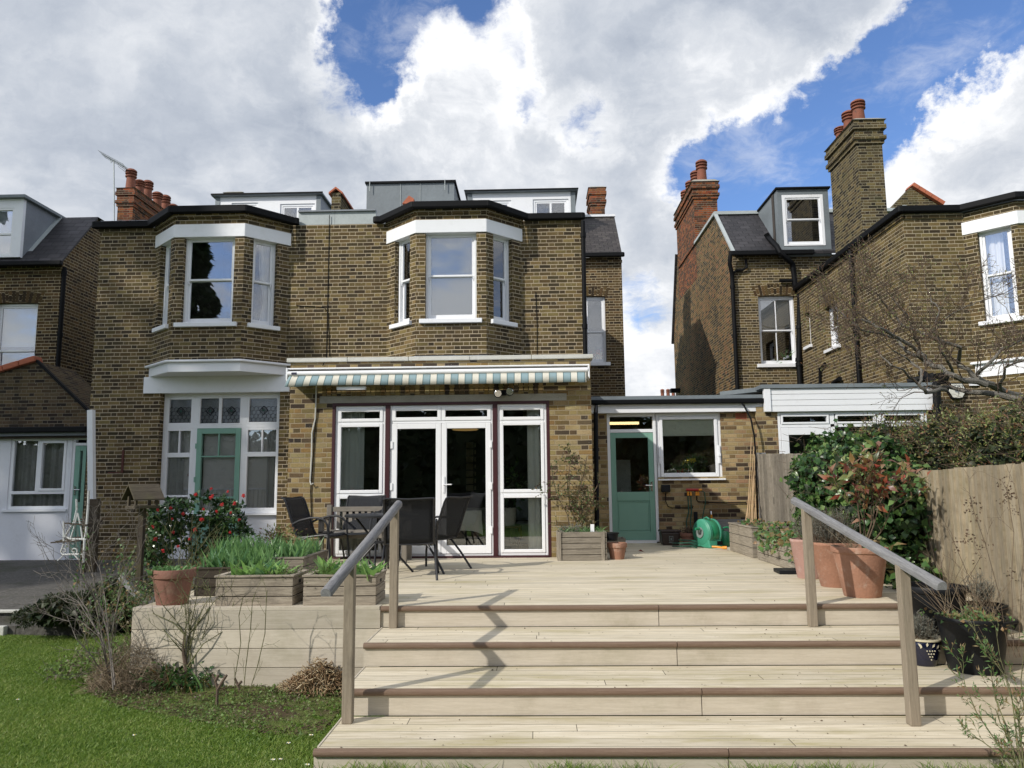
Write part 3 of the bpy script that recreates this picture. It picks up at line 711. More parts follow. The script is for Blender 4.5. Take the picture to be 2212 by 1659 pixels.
# bay undersides
MB().prism([(rb[0]+.1, YM+.02), (rb[1], YF+.02), (rb[2], YF+.02), (rb[3]-.1, YM+.02)], ZC0-.15, ZC0-.022).build('bay_corbel', 'white', home)
# flat roofs behind the gutters
MB().box(XP, XR, YM+.3, YB, ZG-.12, ZG-.02).build('flat_roof', 'lead', home)
MB().box(XL, XP-.003, YM+.3, YB, ZG-.12, ZG-.02).build('flat_roof', 'lead', semi)
# white oversail courses
for h, a, b in ((home, rb[3]+.05, XR+.02), (semi, XL-.02, lb[0]-.05)): MB().box(a, b, YM-.035, YM+.02, ZG-.085, ZG-.005).build('oversailing_course', 'brick_main', h)
gz_ = ZG+.05; gzb = zt+.05
def gpl(bb, x0, x1):
    return [(x0, YM-.08, gz_), (bb[0]-.12, YM-.08, gz_), (bb[1]-.05, YF-.11, gzb), (bb[2]+.05, YF-.11, gzb), (bb[3]+.12, YM-.08, gz_), (x1, YM-.08, gz_)]
gutter(home, gpl(rb, rb[0]-.22, XR+.02)); gutter(semi, gpl(lb, XL-.07, lb[3]+.14))
MB().box(XL, lb[0]-.1, YM-.02, YM+.4, ZG+.105, ZG+.16).build('roof_edging', 'white', semi)
# lead capped parapet between the two bays
pa, pb = at(632, 465, YM).x, at(838, 465, YM).x; zc0, zc1 = ZG, ZG+.27
for h, a, b in ((semi, lb[3]+.16, XP), (home, XP+.004, rb[0]-.25)):
    MB().box(a, b, YM+.02, YM+.12, zc0, zc1).build('parapet_lead', 'lead_pale', h); MB().box(a, b, YM-.03, YM+.14, zc1, zc1+.03).build('parapet_cap', 'lead', h)
# long black cables down the facade
mb = MB(); mb.tube([(XP-.1, YM-.012, ZG+.2), (XP-.1, YM-.012, 3.1)], .007, 5); mb.tube([at(716, 772, YM-.02), at(706, 778, YE+.2), at(700, 784, YE-.02), at(697, 790, YE-.02)], .007, 5)
mb.tube([at(640, 660, YM-.012), at(700, 664, YM-.012), at(709, 676, YM-.012), at(712, 770, YM-.012)], .006, 5); mb.build('cable', 'black', home)
MB().tube([at(1157, 630, YM-.012), at(1160, 700, YM-.012), at(1160, 770, YM-.012)], .006, 5).build('cable', 'black', home)
pipe(home, [at(1259, 478, YM-.12), at(1259.5, 500, YM-.12), (XR+.02, YM-.1, 2.2), (XR+.02, YM-.1, 2.0)], .045)
# ---- extension under the awning
ex0, ex1 = at(622, 1000, YE).x, at(1280, 1000, YE).x; ezt = at(950, 779, YE).z
fx0, fx1, fz0, fz1 = R(715, 868, 1189, 1208, YE); fz0 = 0.0
ME = F((0, YE, 0), (1, 0, 0))
MB(ME).wall(ex0, ex1, -.02, ezt, [(fx0, fx1, 0.0, fz1)], th=.3).build('extension_wall', 'brick_yellow', home)
MB(F((ex0, YM, 0), (0, -1, 0))).wall(0, YM-YE-.3, -.7, ezt, th=.3).build('extension_wall', 'brick_yellow', home)
MB(F((ex1, YE+.3, 0), (0, 1, 0))).wall(0, YM-YE-.3, -.1, ezt, th=.3).build('extension_wall', 'brick_yellow', home)
mb = MB(); n = 5; L = (ex1+.05-(ex0-.05))/n
for k in range(n): mb.box(ex0-.05+k*L, ex0-.05+(k+1)*L-.006, YE-.05, YE+.3, ezt, ezt+.062)
mb.build('coping', 'coping', home, bev=.008)
MB().box(ex0+.02, ex1-.02, YE+.3, YM, ezt-.2, ezt-.1).build('extension_roof', 'lead', home)
lx0, lx1, lz0, lz1 = R(688, 854, 1224, 867, YE)
MB().box(lx0+.02, lx1, YE-.006, YE+.05, fz1, fz1+.105).build('door_lintel', 'concrete', home)
rot_brick(home, F((0, YE-.002, 0), (1, 0, 0)), lx0+.05, lx1-.35, fz1+.107, fz1+.107+.215, 'brick_yellow')
# maroon surround and white french windows
mb = MB(ME); mw = .045
m1, m2 = at(836, 1030, YE).x, at(1070, 1030, YE).x
mb.box(fx0, fx0+mw, -.004, .14, 0.0, fz1); mb.box(fx1-mw, fx1, -.004, .14, 0.0, fz1); mb.box(fx0+mw, fx1-mw, -.004, .14, fz1-mw, fz1); mb.box(fx0+mw, fx1-mw, -.03, .14, .0, .028)
mb.box(m1-.035, m1+.035, -.003, .14, .028, fz1-mw); mb.box(m2-.035, m2+.035, -.003, .14, .028, fz1-mw)
sur = mb.build('door_surround', 'maroon', home, bev=.004)
def upvc_unit(name, u0, u1, rows, zlo, zhi, fw=.04, sw=.05, y=.03):
    mb = MB(ME); ring(mb, u0, u1, zlo, zhi, fw, y, y+.07); rects = []
    zs = [zlo+fw]+rows+[zhi-fw]
    for i, (a, b) in enumerate(zip(zs, zs[1:])):
        if i: mb.box(u0+fw, u1-fw, y, y+.07, a-.014, a+.014); a += .014
        if i < len(zs)-2: b -= .014
        ring(mb, u0+fw, u1-fw, a, b, sw, y-.012, y+.05); rects.append((u0+fw+sw-.004, u1-fw-sw+.004, a+sw-.004, b-sw+.004))
    o = mb.build(name, 'upvc', home, bev=.007); pane(o, ME, rects, y+.02, 'glass_dark'); return o
zA = at(950, 911, YE).z; zB = at(770, 1068, YE).z
upvc_unit('window', fx0+mw, m1-.035, [zB, zA], .028, fz1-mw)
upvc_unit('window', m2+.035, fx1-mw, [at(1130, 1066, YE).z, zA], .028, fz1-mw)
# centre: two top lights and two doors
c0, c1 = m1+.035, m2-.035; cm = (c0+c1)/2
mb = MB(ME); ring(mb, c0, c1, .028, fz1-mw, .028, .03, .10); mb.box(cm-.006, cm+.006, .03, .10, zA+.02, fz1-mw-.028); mb.box(c0+.028, c1-.028, .03, .10, zA-.018, zA+.02)
rects = []
for a, b in ((c0+.028, cm-.006), (cm+.006, c1-.028)):
    ring(mb, a, b, zA+.02, fz1-mw-.028, .055, .018, .08); rects.append((a+.05, b-.05, zA+.07, fz1-mw-.078))
o = mb.build('window', 'upvc', home, bev=.006); pane(o, ME, rects, .05, 'glass_dark')
for k, (a, b) in enumerate(((c0+.03, cm-.003), (cm+.003, c1-.03))):
    mb = MB(ME); ring(mb, a, b, .06, zA-.022, .08, .015, .075, .12); o = mb.build('french_door', 'upvc', home, bev=.006)
    pane(o, ME, [(a+.075, b-.075, .175, zA-.097)], .04, 'glass_dark')
    for z in (.35, 1.0, zA-.4): MB(ME).box((a if k == 0 else b)-.018, (a if k == 0 else b)+.018, .0, .012, z, z+.11).build('hinge', 'upvc', o, bev=.003)
    if k: 
        mb = MB(ME); mb.box(a+.022, a+.05, .0, .014, .96, 1.2); mb.tube([(a+.036, .0, 1.08), (a+.036, -.045, 1.08), (a+.16, -.05, 1.08)], .009, 8); mb.build('handle', 'upvc', o, smooth=True)
# interior of the extension
room(sur, ME, fx0-.12, fx1+.12, -.02, fz1+.2, 3.4, y=.301, mat='room')
MB(ME).box(fx0-.1, fx1+.1, .302, 3.6, -.019, .006).build('floor', 'room_warm', sur)
folds(MB(ME), fx0+.06, fx0+.46, .06, fz1-.06, .165, .022, 40).build('curtain', 'curtain', sur, smooth='all')
folds(MB(ME), fx1-.34, fx1-.06, .06, fz1-.06, .165, .022, 40).build('curtain', 'curtain', sur, smooth='all')
MB(ME).box(fx0+.42, fx0+.75, .5, .52, 1.2, 1.75).build('picture', 'room', sur)
# leaded glass panel in the inner wall
mb = MB(ME); lgx = at(1000, 1030, YE+3).x
for i, c in enumerate(((.55, .5, .35), (.3, .12, .1), (.5, .45, .4), (.2, .3, .25), (.5, .42, .3))): pass
for i in range(7):
    z = .95+i*.14; mb.box(lgx+.01, lgx+.15, 3.60, 3.61, z, z+.12); mb.box(lgx+.17, lgx+.2, 3.60, 3.61, z+.02, z+.1)
mb.build('leaded_light', 'cream_glaze', sur)
MB(ME).lathe([(.22, 0), (.24, .015), (.18, .035)], (at(1005, 938, YE+2.2).x, 2.2, 2.05), 20).build('ceiling_lamp', 'lamp_glow', sur, smooth=True)
# ---- awning
a0, a1 = at(618, 815, YE-.3).x, at(1274, 815, YE-.3).x; az = at(950, 797, YE-.15).z
aw = MB(); aw.box(a0, a1, YE-.30, YE-.002, az, az+.022); aw.box(a0+.02, a1-.02, YE-.10, YE-.003, az-.16, az-.001)
for x in (a0, a1-.025): aw.xprism([(x, az+.02), (x+.025, az+.02), (x+.025, az-.2), (x, az-.16)], YE-.32, YE-.02)
awn = aw.build('awning', 'upvc', home, bev=.006, label='closed retractable awning with a blue and cream striped valance')
MB().tube([(a0+.03, YE-.30, az-.065), (a1-.03, YE-.30, az-.065)], .036, 12).build('front_rail', 'upvc', awn, smooth=True)
n = 120; vs = []; fs = []; uvs = []
for i in range(n+1):
    x = a0+.05+(a1-a0-.10)*i/n; t = i/n
    zb = az-.245-.012*math.sin(t*3.1)-.02*math.exp(-((t-.02)/.05)**2)-(.0 if t < .97 else .01); sh = -.06*math.exp(-t*5)
    yb = YE-.33+.012*math.sin(t*37)
    vs += [(x, YE-.31, az-.098), (x+sh*.5, YE-.33, (az-.098+zb)/2), (x+sh, yb, zb), (x+sh, yb+.006, zb)]
for i in range(n):
    for j in range(3):
        fs.append((i*4+j, i*4+j+1, i*4+4+j+1, i*4+4+j)); u0_ = (a1-a0-.1)*i/n+.17; u1_ = (a1-a0-.1)*(i+1)/n+.17
        uvs.append([(u0_, -j*.07), (u0_, -j*.07-.07), (u1_, -j*.07-.07), (u1_, -j*.07)])
mb = MB(); mb.add(vs, fs, uvs); v = mb.build('valance', 'awning_stripe', awn, smooth='all')
md = v.modifiers.new('solid', 'SOLIDIFY'); md.thickness = .003
MB().tube([(a0+.06, YE-.14, az-.09), (a1-.06, YE-.14, az-.09)], .055, 12).build('fabric_roll', 'cloth', awn, smooth=True)
mb = MB(); mb.box(*[at(728, 830, YE-.25).x, at(790, 830, YE-.25).x], YE-.27, YE-.2, az-.31, az-.265); mb.build('arm_bracket', 'upvc', awn)
mb = MB(); mb.box(a0+.09, a0+.17, YE-.339, YE-.337, az-.085, az-.05); mb.build('maker_plate', 'ink', awn)
# winding cord and cable
mb = MB(); mb.tube([at(683, 832, YE-.1), at(683, 850, YE-.05), at(681, 905, YE-.02), at(674, 935, YE-.02), at(673, 985, YE-.03), at(670, 1040, YE-.03), at(672, 1047, YE-.05), at(677, 1044, YE-.05)], .011, 6)
mb.build('winding_rod', 'coping', awn)
MB().tube([at(683, 840, YE-.015), at(682, 905, YE-.015), at(671, 1060, YE-.015), at(673, 1130, YE-.015)], .008, 5).build('cable', 'black', home)
# floodlight
fl = at(1086, 850, YE-.12); fb = MB(); fb.box(fl.x-.05, fl.x+.05, YE-.09, YE-.003, fl.z-.02, fl.z+.06)
for s_, c in ((-1, at(1073, 849, YE-.2)), (1, at(1104, 845, YE-.2))): fb.tube([(fl.x, YE-.06, fl.z+.02), (c.x, c.y+.09, c.z)], .012, 6); fb.tube([(c.x, c.y+.09, c.z), (c.x-.01*s_, c.y+.02, c.z), (c.x-.02*s_, c.y-.02, c.z-.01)], [.03, .05, .065], 14)
flo = fb.build('floodlight', 'black', home, smooth=True)
mb = MB()
for s_, c in ((-1, at(1073, 849, YE-.2)), (1, at(1104, 845, YE-.2))): mb.tube([(c.x-.02*s_, c.y-.021, c.z-.01), (c.x-.022*s_, c.y-.03, c.z-.013)], [.058, .05], 14)
mb.build('lamp_glass', 'chrome', flo, smooth=True)
pipe(home, [at(1288, 878, YK-.15), at(1283, 890, YE-.0)+Vector((.05, .3, 0)), (ex1+.05, YE+.1, .0)], .035, collars=False)
# ---- kitchen with the green door
MK = F((0, YK, 0), (1, 0, 0)); kx1 = at(1634, 1000, YK).x; kz = at(1450, 892, YK).z
dx0, dx1, dz0, dz1 = R(1314, 898, 1421, 1174, YK); dz0 = .02
wx0, wx1, wz0, wz1 = R(1421.5, 898, 1559, 1034, YK); wx0 = dx1+.002
MB(MK).wall(ex1-.1, kx1, -.05, kz+.1, [(dx0, dx1, .0, kz+.02), (dx1, wx1, wz0+.03, kz+.02)], th=.28).build('kitchen_wall', 'brick_kitchen', home)
MB().box(ex1+.02, at(1648, 880, YK-.1).x, YK-.12, YK-.002, kz, at(1450, 869, YK-.1).z).build('fascia', 'white', home, bev=.006)
kz2 = at(1450, 866, YK-.15).z
MB().box(ex1, kx1+.3, YK-.13, YM+5, kz2+.035, kz2+.10).build('kitchen_roof', 'zinc', home)
gutter(home, [(ex1+.03, YK-.15, kz2-.01), (at(1655, 870, YK-.2).x, YK-.15, kz2-.02)], depth=.085)
mb = MB(MK); ring(mb, dx0, dx1, .02, kz, .055, .02, .12, .03); zt_ = at(1368, 934, YK).z; mb.box(dx0+.055, dx1-.055, .02, .12, zt_, zt_+.06)
dfr = mb.build('door_frame', 'white', home, bev=.005); pane(dfr, MK, [(dx0+.05, dx1-.05, zt_+.055, kz-.05)], .07, 'glass_dark')
ga, gb = dx0+.058, dx1-.058; mb = MB(MK); zp = at(1368, 1065, YK).z
ring(mb, ga, gb, .05, zt_-.004, .095, .03, .075, .16); mb.box(ga+.095, gb-.095, .03, .075, zp-.14, zp+.02)
mb.box(ga+.095, gb-.095, .045, .06, .21, zp-.14); ring(mb, ga+.115, gb-.115, .23, zp-.16, .012, .036, .05)
gd = mb.build('green_door', 'green_paint', home, bev=.005, label='sage green half glazed back door')
pane(gd, MK, [(ga+.09, gb-.09, zp+.015, zt_-.095)], .055, 'glass_dark')
mb = MB(MK); mb.box(gb-.07, gb-.035, .018, .03, .93, 1.1); mb.tube([(gb-.05, .02, 1.03), (gb-.05, -.02, 1.03), (gb-.17, -.025, 1.035)], .009, 8); mb.build('handle', 'chrome', gd, smooth=True)
MB(MK).box(ga, gb, -.01, .12, .0, .05).build('door_sill', 'white', dfr)
mb = MB(MK); ring(mb, wx0, wx1, wz0, kz-.001, .06, .03, .12, .03); ring(mb, wx0+.062, wx1-.062, wz0+.032, kz-.065, .055, .01, .07, .075)
kw = mb.build('window', 'white', home, bev=.006); pane(kw, MK, [(wx0+.11, wx1-.11, wz0+.1, kz-.11)], .04, 'glass_dark')
MB(MK).box(wx0-.0, wx1+.04, -.06, .1, wz0-.03, wz0-.001).build('sill', 'white', kw, bev=.006)
mb = MB(MK)
for x in (wx0+.045, wx1-.05): mb.box(x-.014, x+.014, -.012, .012, 1.42, 1.75); mb.box(x-.02, x+.02, -.03, .01, 1.55, 1.6)
mb.build('window_stay', 'white', kw)
MB(MK).box(wx0+.08, wx1-.08, .075, .078, kz-.42, kz-.07).build('blind', 'blind', kw)
room(kw, MK, dx0-.1, wx1+.1, -.02, kz+.15, 3.2, y=.285, mat='room_warm')
MB(MK).box(ga+.1, gb-.02, 1.7, 1.78, kz-.07, kz-.02).build('strip_light', 'tube_light', kw)
mb = MB(MK); mb.box(ga+.1, ga+.55, 1.6, 2.1, 0, 1.55); mb.box(wx0+.5, wx0+1.0, 2.2, 2.8, .9, 1.35); mb.build('cupboards', 'curtain', kw)
# daffodils and a red pot plant on the kitchen sill
c = at(1493, 1012, YK+.10); mb = MB(); mb.lathe([(.03, 0), (.035, .06), (.028, .12)], (c.x, c.y, wz0+.09), 12); vz = mb.build('vase', 'glass', kw, smooth=True)
n = 14; P = np.tile([c.x, c.y, wz0+.14], (n, 1)); D = rng.normal(size=(n, 3))*[.4, .15, .2]+[0, 0, 1]
V, Fc = blades(P, D, .2, .014, .1); npmesh('daffodil_leaf', V, Fc, 'tulip_leaf', kw)
P2 = P+nrm(D)*.2; P2 = P2[:10]; V, Fc = merge(*[leaves(P2, rng.normal(size=(10, 3)), .055, .8) for _ in range(7)]); npmesh('daffodil_flower', V, Fc, 'yellow_flower', kw)
c2 = at(1473, 1021, YK+.17); P3 = np.array([c2.x, c2.y, wz0+.12])+rng.normal(size=(60, 3))*[.045, .03, .03]; V, Fc = leaves(P3, rng.normal(size=(60, 3)), .035, .8); npmesh('red_flower', V, Fc, 'red_flower', kw)
# air brick
vx0, vx1, vz0, vz1 = R(1589, 896, 1613, 908, YK); mb = MB(MK); mb.box(vx0, vx1, -.006, .01, kz-.13, kz-.02)
for i in range(9):
    for j in range(4): pass
ab = mb.build('air_brick', 'brick_red' if 0 else 'tile_red', home); mb = MB(MK)
for i in range(8):
    for j in range(4): x = vx0+.018+i*(vx1-vx0-.03)/8; z = kz-.122+j*.026; mb.box(x, x+.012, -.008, 0, z, z+.014)
mb.build('vent_hole', 'black', ab)
# ---- rear range of the right semi
MBk = F((0, YB, 0), (1, 0, 0)); bx1 = at(1346.5, 700, YB).x; bz1 = at(1300, 556, YB).z
w0, w1, wz0b, wz1b = R(1252, 637, 1309, 783, YB)
w0 = w1-1.02
MB(MBk).wall(-2, bx1, 0, bz1, [(w0, w1, wz0b, wz1b-.03)], th=.25).build('rear_wall', 'brick_back', home)
MB(F((bx1, YB+.25, 0), (0, 1, 0))).wall(0, 7, 0, bz1+.0, th=.25).build('rear_wall', 'brick_back', home)
sash(home, MBk, w0+.002, w1-.002, wz0b, wz1b-.04, cols=2, split=.47, sill=(.1, .1))
rot_brick(home, F((0, YB-.001, 0), (1, 0, 0)), w0-.06, w1+.05, wz1b-.03+.01, wz1b+.25, 'brick_back', arch=.045, name='window_arch')
MB(MBk).xprism([(w0, wz1b-.045), (w1, wz1b-.045), (w1, wz1b-.06+.0), (w1, wz1b-.03), (w0, wz1b-.03)], -.0, .02)
sx0, sx1 = at(1264, 745, YB+.2).x, at(1306, 745, YB+.2).x
P3 = np.array([(sx0+sx1)/2+.12, YB+.3, wz0b+.32])+rng.normal(size=(70, 3))*[.14, .05, .05]; V, Fc = leaves(P3, rng.normal(size=(70, 3)), .07, .7); npmesh('red_flower', V, Fc, 'red_flower', home)
mb = MB()
for k in range(5): mb.lathe([(.03, 0), (.045, .1), (.02, .16)], (w0+.4+k*.13, YB+.28, wz0b+.06), 10)
mb.build('ornament', 'cream_glaze', home, smooth=True)
# slate slope above it, running up and away
rz0 = bz1+.05; p_ = [at(1258, 547, YB-.15), at(1343.5, 547, YB-.15)]; tz = at(1320, 468, YB+1.9).z
tx = at(1327, 466, YB+1.9).x
mb = MB(); mb.quad((-6, YB-.15, rz0), (p_[1].x, YB-.15, rz0), (tx, YB+1.9, tz), (-6, YB+1.9, tz)); mb.quad((-6, YB-.15, rz0-.08), (-6, YB-.15, rz0), (p_[1].x, YB-.15, rz0), (p_[1].x, YB-.15, rz0-.08))
mb.quad((p_[1].x, YB-.15, rz0), (p_[1].x, YB+6, rz0), (tx, YB+5.5, tz), (tx, YB+1.9, tz)); mb.quad((-6, YB+1.9, tz), (tx, YB+1.9, tz), (tx, YB+5.5, tz), (-6, YB+5.5, tz))
mb.build('roof', 'slate_brown', home)
MB().bar((XP+2, YB+1.87, tz+.02), (tx+.02, YB+1.87, tz+.02), .1, .07).build('roof_edging', 'white', home)
gutter(home, [(XR-.5, YB-.22, rz0-.04), (p_[1].x, YB-.22, rz0-.04)], depth=.12)
MB(MBk).box(0, bx1+.015, -.03, .01, bz1-.17, bz1-.09).build('oversailing_course', 'brick_back', home)
# chimney on that range
def chimney(house, x0, x1, y0, y1, zb, zt_, mat, capm='concrete', pots=(), ph=.7, pr=.14, over=.07, flaunch=.07, potmat='pot_clay', bands=2):
    mb = MB(); mb.box(x0, x1, y0, y1, zb, zt_-.62); z = zt_-.62
    for i, (o, h) in enumerate([(over*.4, .1), (over*.8, .1), (over*.35, .17), (over*.9, .12), (over*.6, .13)]):
        mb.box(x0-o, x1+o, y0-o, y1+o, z+.001, z+h); z += h
    c = mb.build('chimney', mat, house); mb = MB(); o = over
    mb.add([(x0-o, y0-o, z), (x1+o, y0-o, z), (x1+o, y1+o, z), (x0-o, y1+o, z), (x0+.05, y0+.05, z+flaunch), (x1-.05, y0+.05, z+flaunch), (x1-.05, y1-.05, z+flaunch), (x0+.05, y1-.05, z+flaunch)],
           [(3, 2, 1, 0), (0, 1, 5, 4), (1, 2, 6, 5), (2, 3, 7, 6), (3, 0, 4, 7), (4, 5, 6, 7)]); mb.build('flaunching', capm, c)
    for (px, py, hh) in pots: m2 = MB(); pot(m2, (px, py, z+flaunch-.02), ph*hh, pr); m2.build('chimney_pot', potmat, c, smooth=True)
    return c
yc = YB+3.2; c0_, c1_ = at(1275, 430, yc).x, at(1306, 430, yc).x
chimney(home, c0_, c1_, yc, yc+.95, bz1, at(1290, 402, yc).z-.06, 'brick_red')
# dormer of the right semi: long white box with two windows
def dormer_row(house, x0, y0, x1, y1, Y, wins, back=3.0):
    X0, X1, Z0, Z1 = R(x0, y0, x1, y1, Y); M = F((0, Y, 0), (1, 0, 0)); Z0 -= 1.0
    ops = [];
    for a, b, c_, d_ in wins: u0, u1, q0, q1 = R(a, c_, b, d_, Y); ops.append((u0, u1, q0-.5, q1))
    MB(M).wall(X0+.14, X1-.14, Z0, Z1-.05, ops, th=.1).build('dormer', 'white', house, label='long white flat roofed dormer')
    d = house
    MB(M).box(X0, X0+.138, -.02, back, Z0, Z1-.06).build('dormer_cheek', 'zinc', d); MB(M).box(X1-.138, X1, -.02, back, Z0, Z1-.06).build('dormer_cheek', 'zinc', d)
    mb = MB(M); mb.box(X0-.08, X1+.08, -.14, back, Z1-.05, Z1); mb.build('dormer_roof', 'zinc', d); MB(M).box(X0-.09, X1+.09, -.16, -.141, Z1-.03, Z1+.015).build('roof_edging', 'black', d)
    for u0, u1, q0, q1 in ops:
        mb = MB(M); ring(mb, u0, u1, q0, q1, .07, .03, .1); ring(mb, u0+.07, u1-.07, q0+.07, q1-.07, .05, .045, .085); um = (u0+u1)/2; mb.box(um-.03, um+.03, .04, .09, q0+.1, q1-.12)
        w = mb.build('window', 'white', house, bev=.004); pane(w, M, [(u0+.1, u1-.1, q0+.1, q1-.1)], .06); room(w, M, u0-.1, u1+.1, q0-.2, q1+.02, 1.0, y=.11)
dormer_row(home, 1010, 413, 1243, 470, 22.2, [(1042, 1104, 433, 470), (1151, 1228, 430, 462)])
dormer_row(semi, 465, 421, 693, 480, 22.2, [(500, 557, 438, 470), (605, 680, 440, 470)])
# grey sheet clad loft box, pier, clay vent
X0, X1, Z0, Z1 = R(792, 393, 981, 450, 20.5)
mb = MB(); mb.box(X0, X1, 20.5, 23, Z0-1.2, Z1-.04); lbx = mb.build('loft_box', 'zinc', home, label='grey sheet metal box on the roof')
mb = MB(); mb.box(X0-.04, X1+.05, 20.44, 23.05, Z1-.039, Z1+.015); mb.build('box_roof', 'black', lbx)
mb = MB()
for x in (X0+.95, X0+1.5): mb.box(x, x+.012, 20.485, 20.499, Z0-1, Z1-.05)
for x in (X0+.1, X1-.25): mb.tube([(x, 20.42, Z1+.02), (x, 20.42, Z1-.28)], .012, 5)
mb.build('seam', 'lead_pale', lbx)
def gabled_pier(house, x0, y0, x1, y1, Y, Yb, name='party_pier'):
    a, b, z0, z1 = R(x0, y0, x1, y1, Y); m = (a+b)/2
    mb = MB(); mb.box(a+.06, b-.06, Y, Yb, z0-.6, z1-.13); pr = mb.build(name, 'brick_chimney', house)
    mb = MB(); mb.xprism([(a, z1-.14), (m, z1), (b, z1-.14), (b, z1-.19), (m, z1-.05), (a, z1-.19)], Y-.06, Yb+.05); mb.build('pier_tiles', 'tile_red', pr)
gabled_pier(home, 711, 405, 741, 448, 18, 21)
mb = MB(); vc = at(882, 445, 17.5); mb.box(vc.x-.1, vc.x+.1, 17.5, 17.9, vc.z-.3, vc.z+.05); mb.xprism([(vc.x-.14, vc.z+.05), (vc.x+.02, vc.z+.24), (vc.x+.14, vc.z+.16), (vc.x+.12, vc.z+.03)], 17.45, 17.95); mb.build('clay_vent', 'tile_red', home)
yc = 24.5; c0_, c1_ = at(487, 420, yc).x, at(523, 420, yc).x; chimney(semi, c0_, c1_, yc, yc+.9, 6, at(500, 417, yc).z, 'brick_chimney')
# ---- left semi, ground floor under the white corbel
gx0, gx1, gz0, gz1 = R(341, 853, 601, 1112, YM); zgr = -.3
cz0 = at(440, 803, YF).z; cz1 = at(440, 783, YF).z
fo = [(lb[0]-.02, YM-.0), (lb[1]-.01, YF-.02), (lb[2]+.01, YF-.02), (lb[3]+.02, YM)]
MB().prism(fo, cz0, cz1).build('bay_corbel', 'white', semi, bev=.006)
fo = [(lb[0]-.12, YM-.0), (lb[1]-.04, YF-.08), (lb[2]+.04, YF-.08), (lb[3]+.12, YM)]
MB().prism(fo, cz1+.001, cz1+.05).build('corbel_moulding', 'white', semi, bev=.018, seg=3)
bx0, bx1_, bz0_, bz1_ = R(310, 805, 625, 848, YM-.04); MB().box(bx0, bx1_, YM-.04, YM+.2, bz0_, cz0-.001).build('beam', 'white', semi, bev=.008)
MM = F((0, YM, 0), (1, 0, 0))
MB(MM).wall(lb[0]-.001, lb[3]+.001, zgr-.2, bz0_+.1, [(gx0, gx1, zgr-.1, bz0_+.05)], th=.3).build('wall', 'brick_left', semi)
rc = .16
def pxr(x0, y0, x1, y1): return R(x0, y0, x1, y1, YM+rc)
frame = MB(MM); rects = []; leaded = []
zz_t = at(470, 925, YM+rc).z; zz_m = at(400, 985, YM+rc).z; zs_ = at(570, 1102, YM+rc).z
top = bz0_+.0
xs = [gx0, at(419, 990, YM+rc).x, at(524, 990, YM+rc).x, gx1]
ring(frame, gx0, gx1, zs_-.06, top, .06, rc, rc+.1)
frame.box(gx0+.06, gx1-.06, rc, rc+.1, zz_t, zz_t+.07)
for x in xs[1:3]: frame.box(x-.055, x+.055, rc, rc+.1, zz_t+.07, top-.06)
for x in xs[1:3]: frame.box(x-.045, x+.045, rc, rc+.1, zs_, zz_t)
# top lights
def light(a, b, c, d, w=.045, y=.02): 
    ring(frame, a, b, c, d, w, rc+y-.02, rc+.07); return (a+w-.003, b-w+.003, c+w-.003, d-w+.003)
leaded.append(light(gx0+.06, xs[1]-.055, zz_t+.07, top-.06)); leaded.append(light(xs[2]+.055, gx1-.06, zz_t+.07, top-.06))
xm = (xs[1]+xs[2])/2; leaded.append(light(xs[1]+.055, xm, zz_t+.07, top-.06, .03)); leaded.append(light(xm, xs[2]-.055, zz_t+.07, top-.06, .03))
for a, b in ((gx0+.06, xs[1]-.045), (xs[2]+.045, gx1-.06)):
    r_ = light(a, b, zz_m+.02, zz_t, .045); rects.append(r_); frame.box((a+b)/2-.014, (a+b)/2+.014, rc+.005, rc+.06, r_[2], r_[3]); rects.append(light(a, b, zs_, zz_m+.02, .045))
a, b = gx0+.06, xs[1]-.045; zl = at(380, 1074, YM+rc).z; frame.box(a+.04, b-.04, rc+.005, rc+.06, zl, zl+.04)
gw = frame.build('garden_window', 'white', semi, bev=.005, label='white framed garden window with leaded top lights'); pane(gw, MM, rects, rc+.04); pane(gw, MM, leaded, rc+.04, 'glass_lead', 'leaded_pane')
MB(MM).box(gx0-.03, gx1+.0, rc-.12, rc+.1, zs_-.09, zs_-.061).build('sill', 'white', gw)
# lead came pattern: hexagons round a diamond
for (a, b, c, d) in leaded:
    mb = MB(MM); y = rc+.036; hs = .085; cx, cz = (a+b)/2, (c+d)/2
    def ln(p, q_, w=.007):
        p = [min(max(p[0], a), b), min(max(p[1], c), d)]; q2 = [min(max(q_[0], a), b), min(max(q_[1], c), d)]
        if abs(p[0]-q2[0])+abs(p[1]-q2[1]) > .01: mb.bar((p[0], y, p[1]), (q2[0], y, q2[1]), .006, w, (0, 1, 0) if abs(p[1]-q2[1]) < abs(p[0]-q2[0]) else (1, 0, 0))
    rws = int((d-c)/(hs*1.5))+1; cl = int((b-a)/hs)+1
    for j in range(rws+1):
        for i in range(-1, cl+1):
            x = a+(i+(j % 2)*.5)*hs; z = c+j*hs*.75*1.15
            if z > d+.02: continue
            ln((x, z), (x+hs/2, z+hs*.28)); ln((x+hs/2, z+hs*.28), (x+hs, z)); ln((x, z), (x, z-hs*.5))
    k = .085
    for s_ in (1, .55):
        for (p, r_) in (((0, k), (k, 0)), ((k, 0), (0, -k)), ((0, -k), (-k, 0)), ((-k, 0), (0, k))): ln((cx+p[0]*s_, cz+p[1]*s_), (cx+r_[0]*s_, cz+r_[1]*s_), .014)
    mb.build('lead_came', 'black', gw)
MB(MM).box(gx0+.05, gx1-.05, rc+.13, rc+.133, zz_t+.05, top).build('frosted_backing', 'net', gw)
mb = MB(MM)
for (a, b, c, d) in leaded: mb.lathe([(.022, 0), (.022, .004)], (0, 0, 0), 14, Matrix.Translation(((a+b)/2, rc+.034, (c+d)/2)) @ Matrix.Rotation(PI/2, 4, 'X'))
mb.build('glass_boss', 'hose', gw)
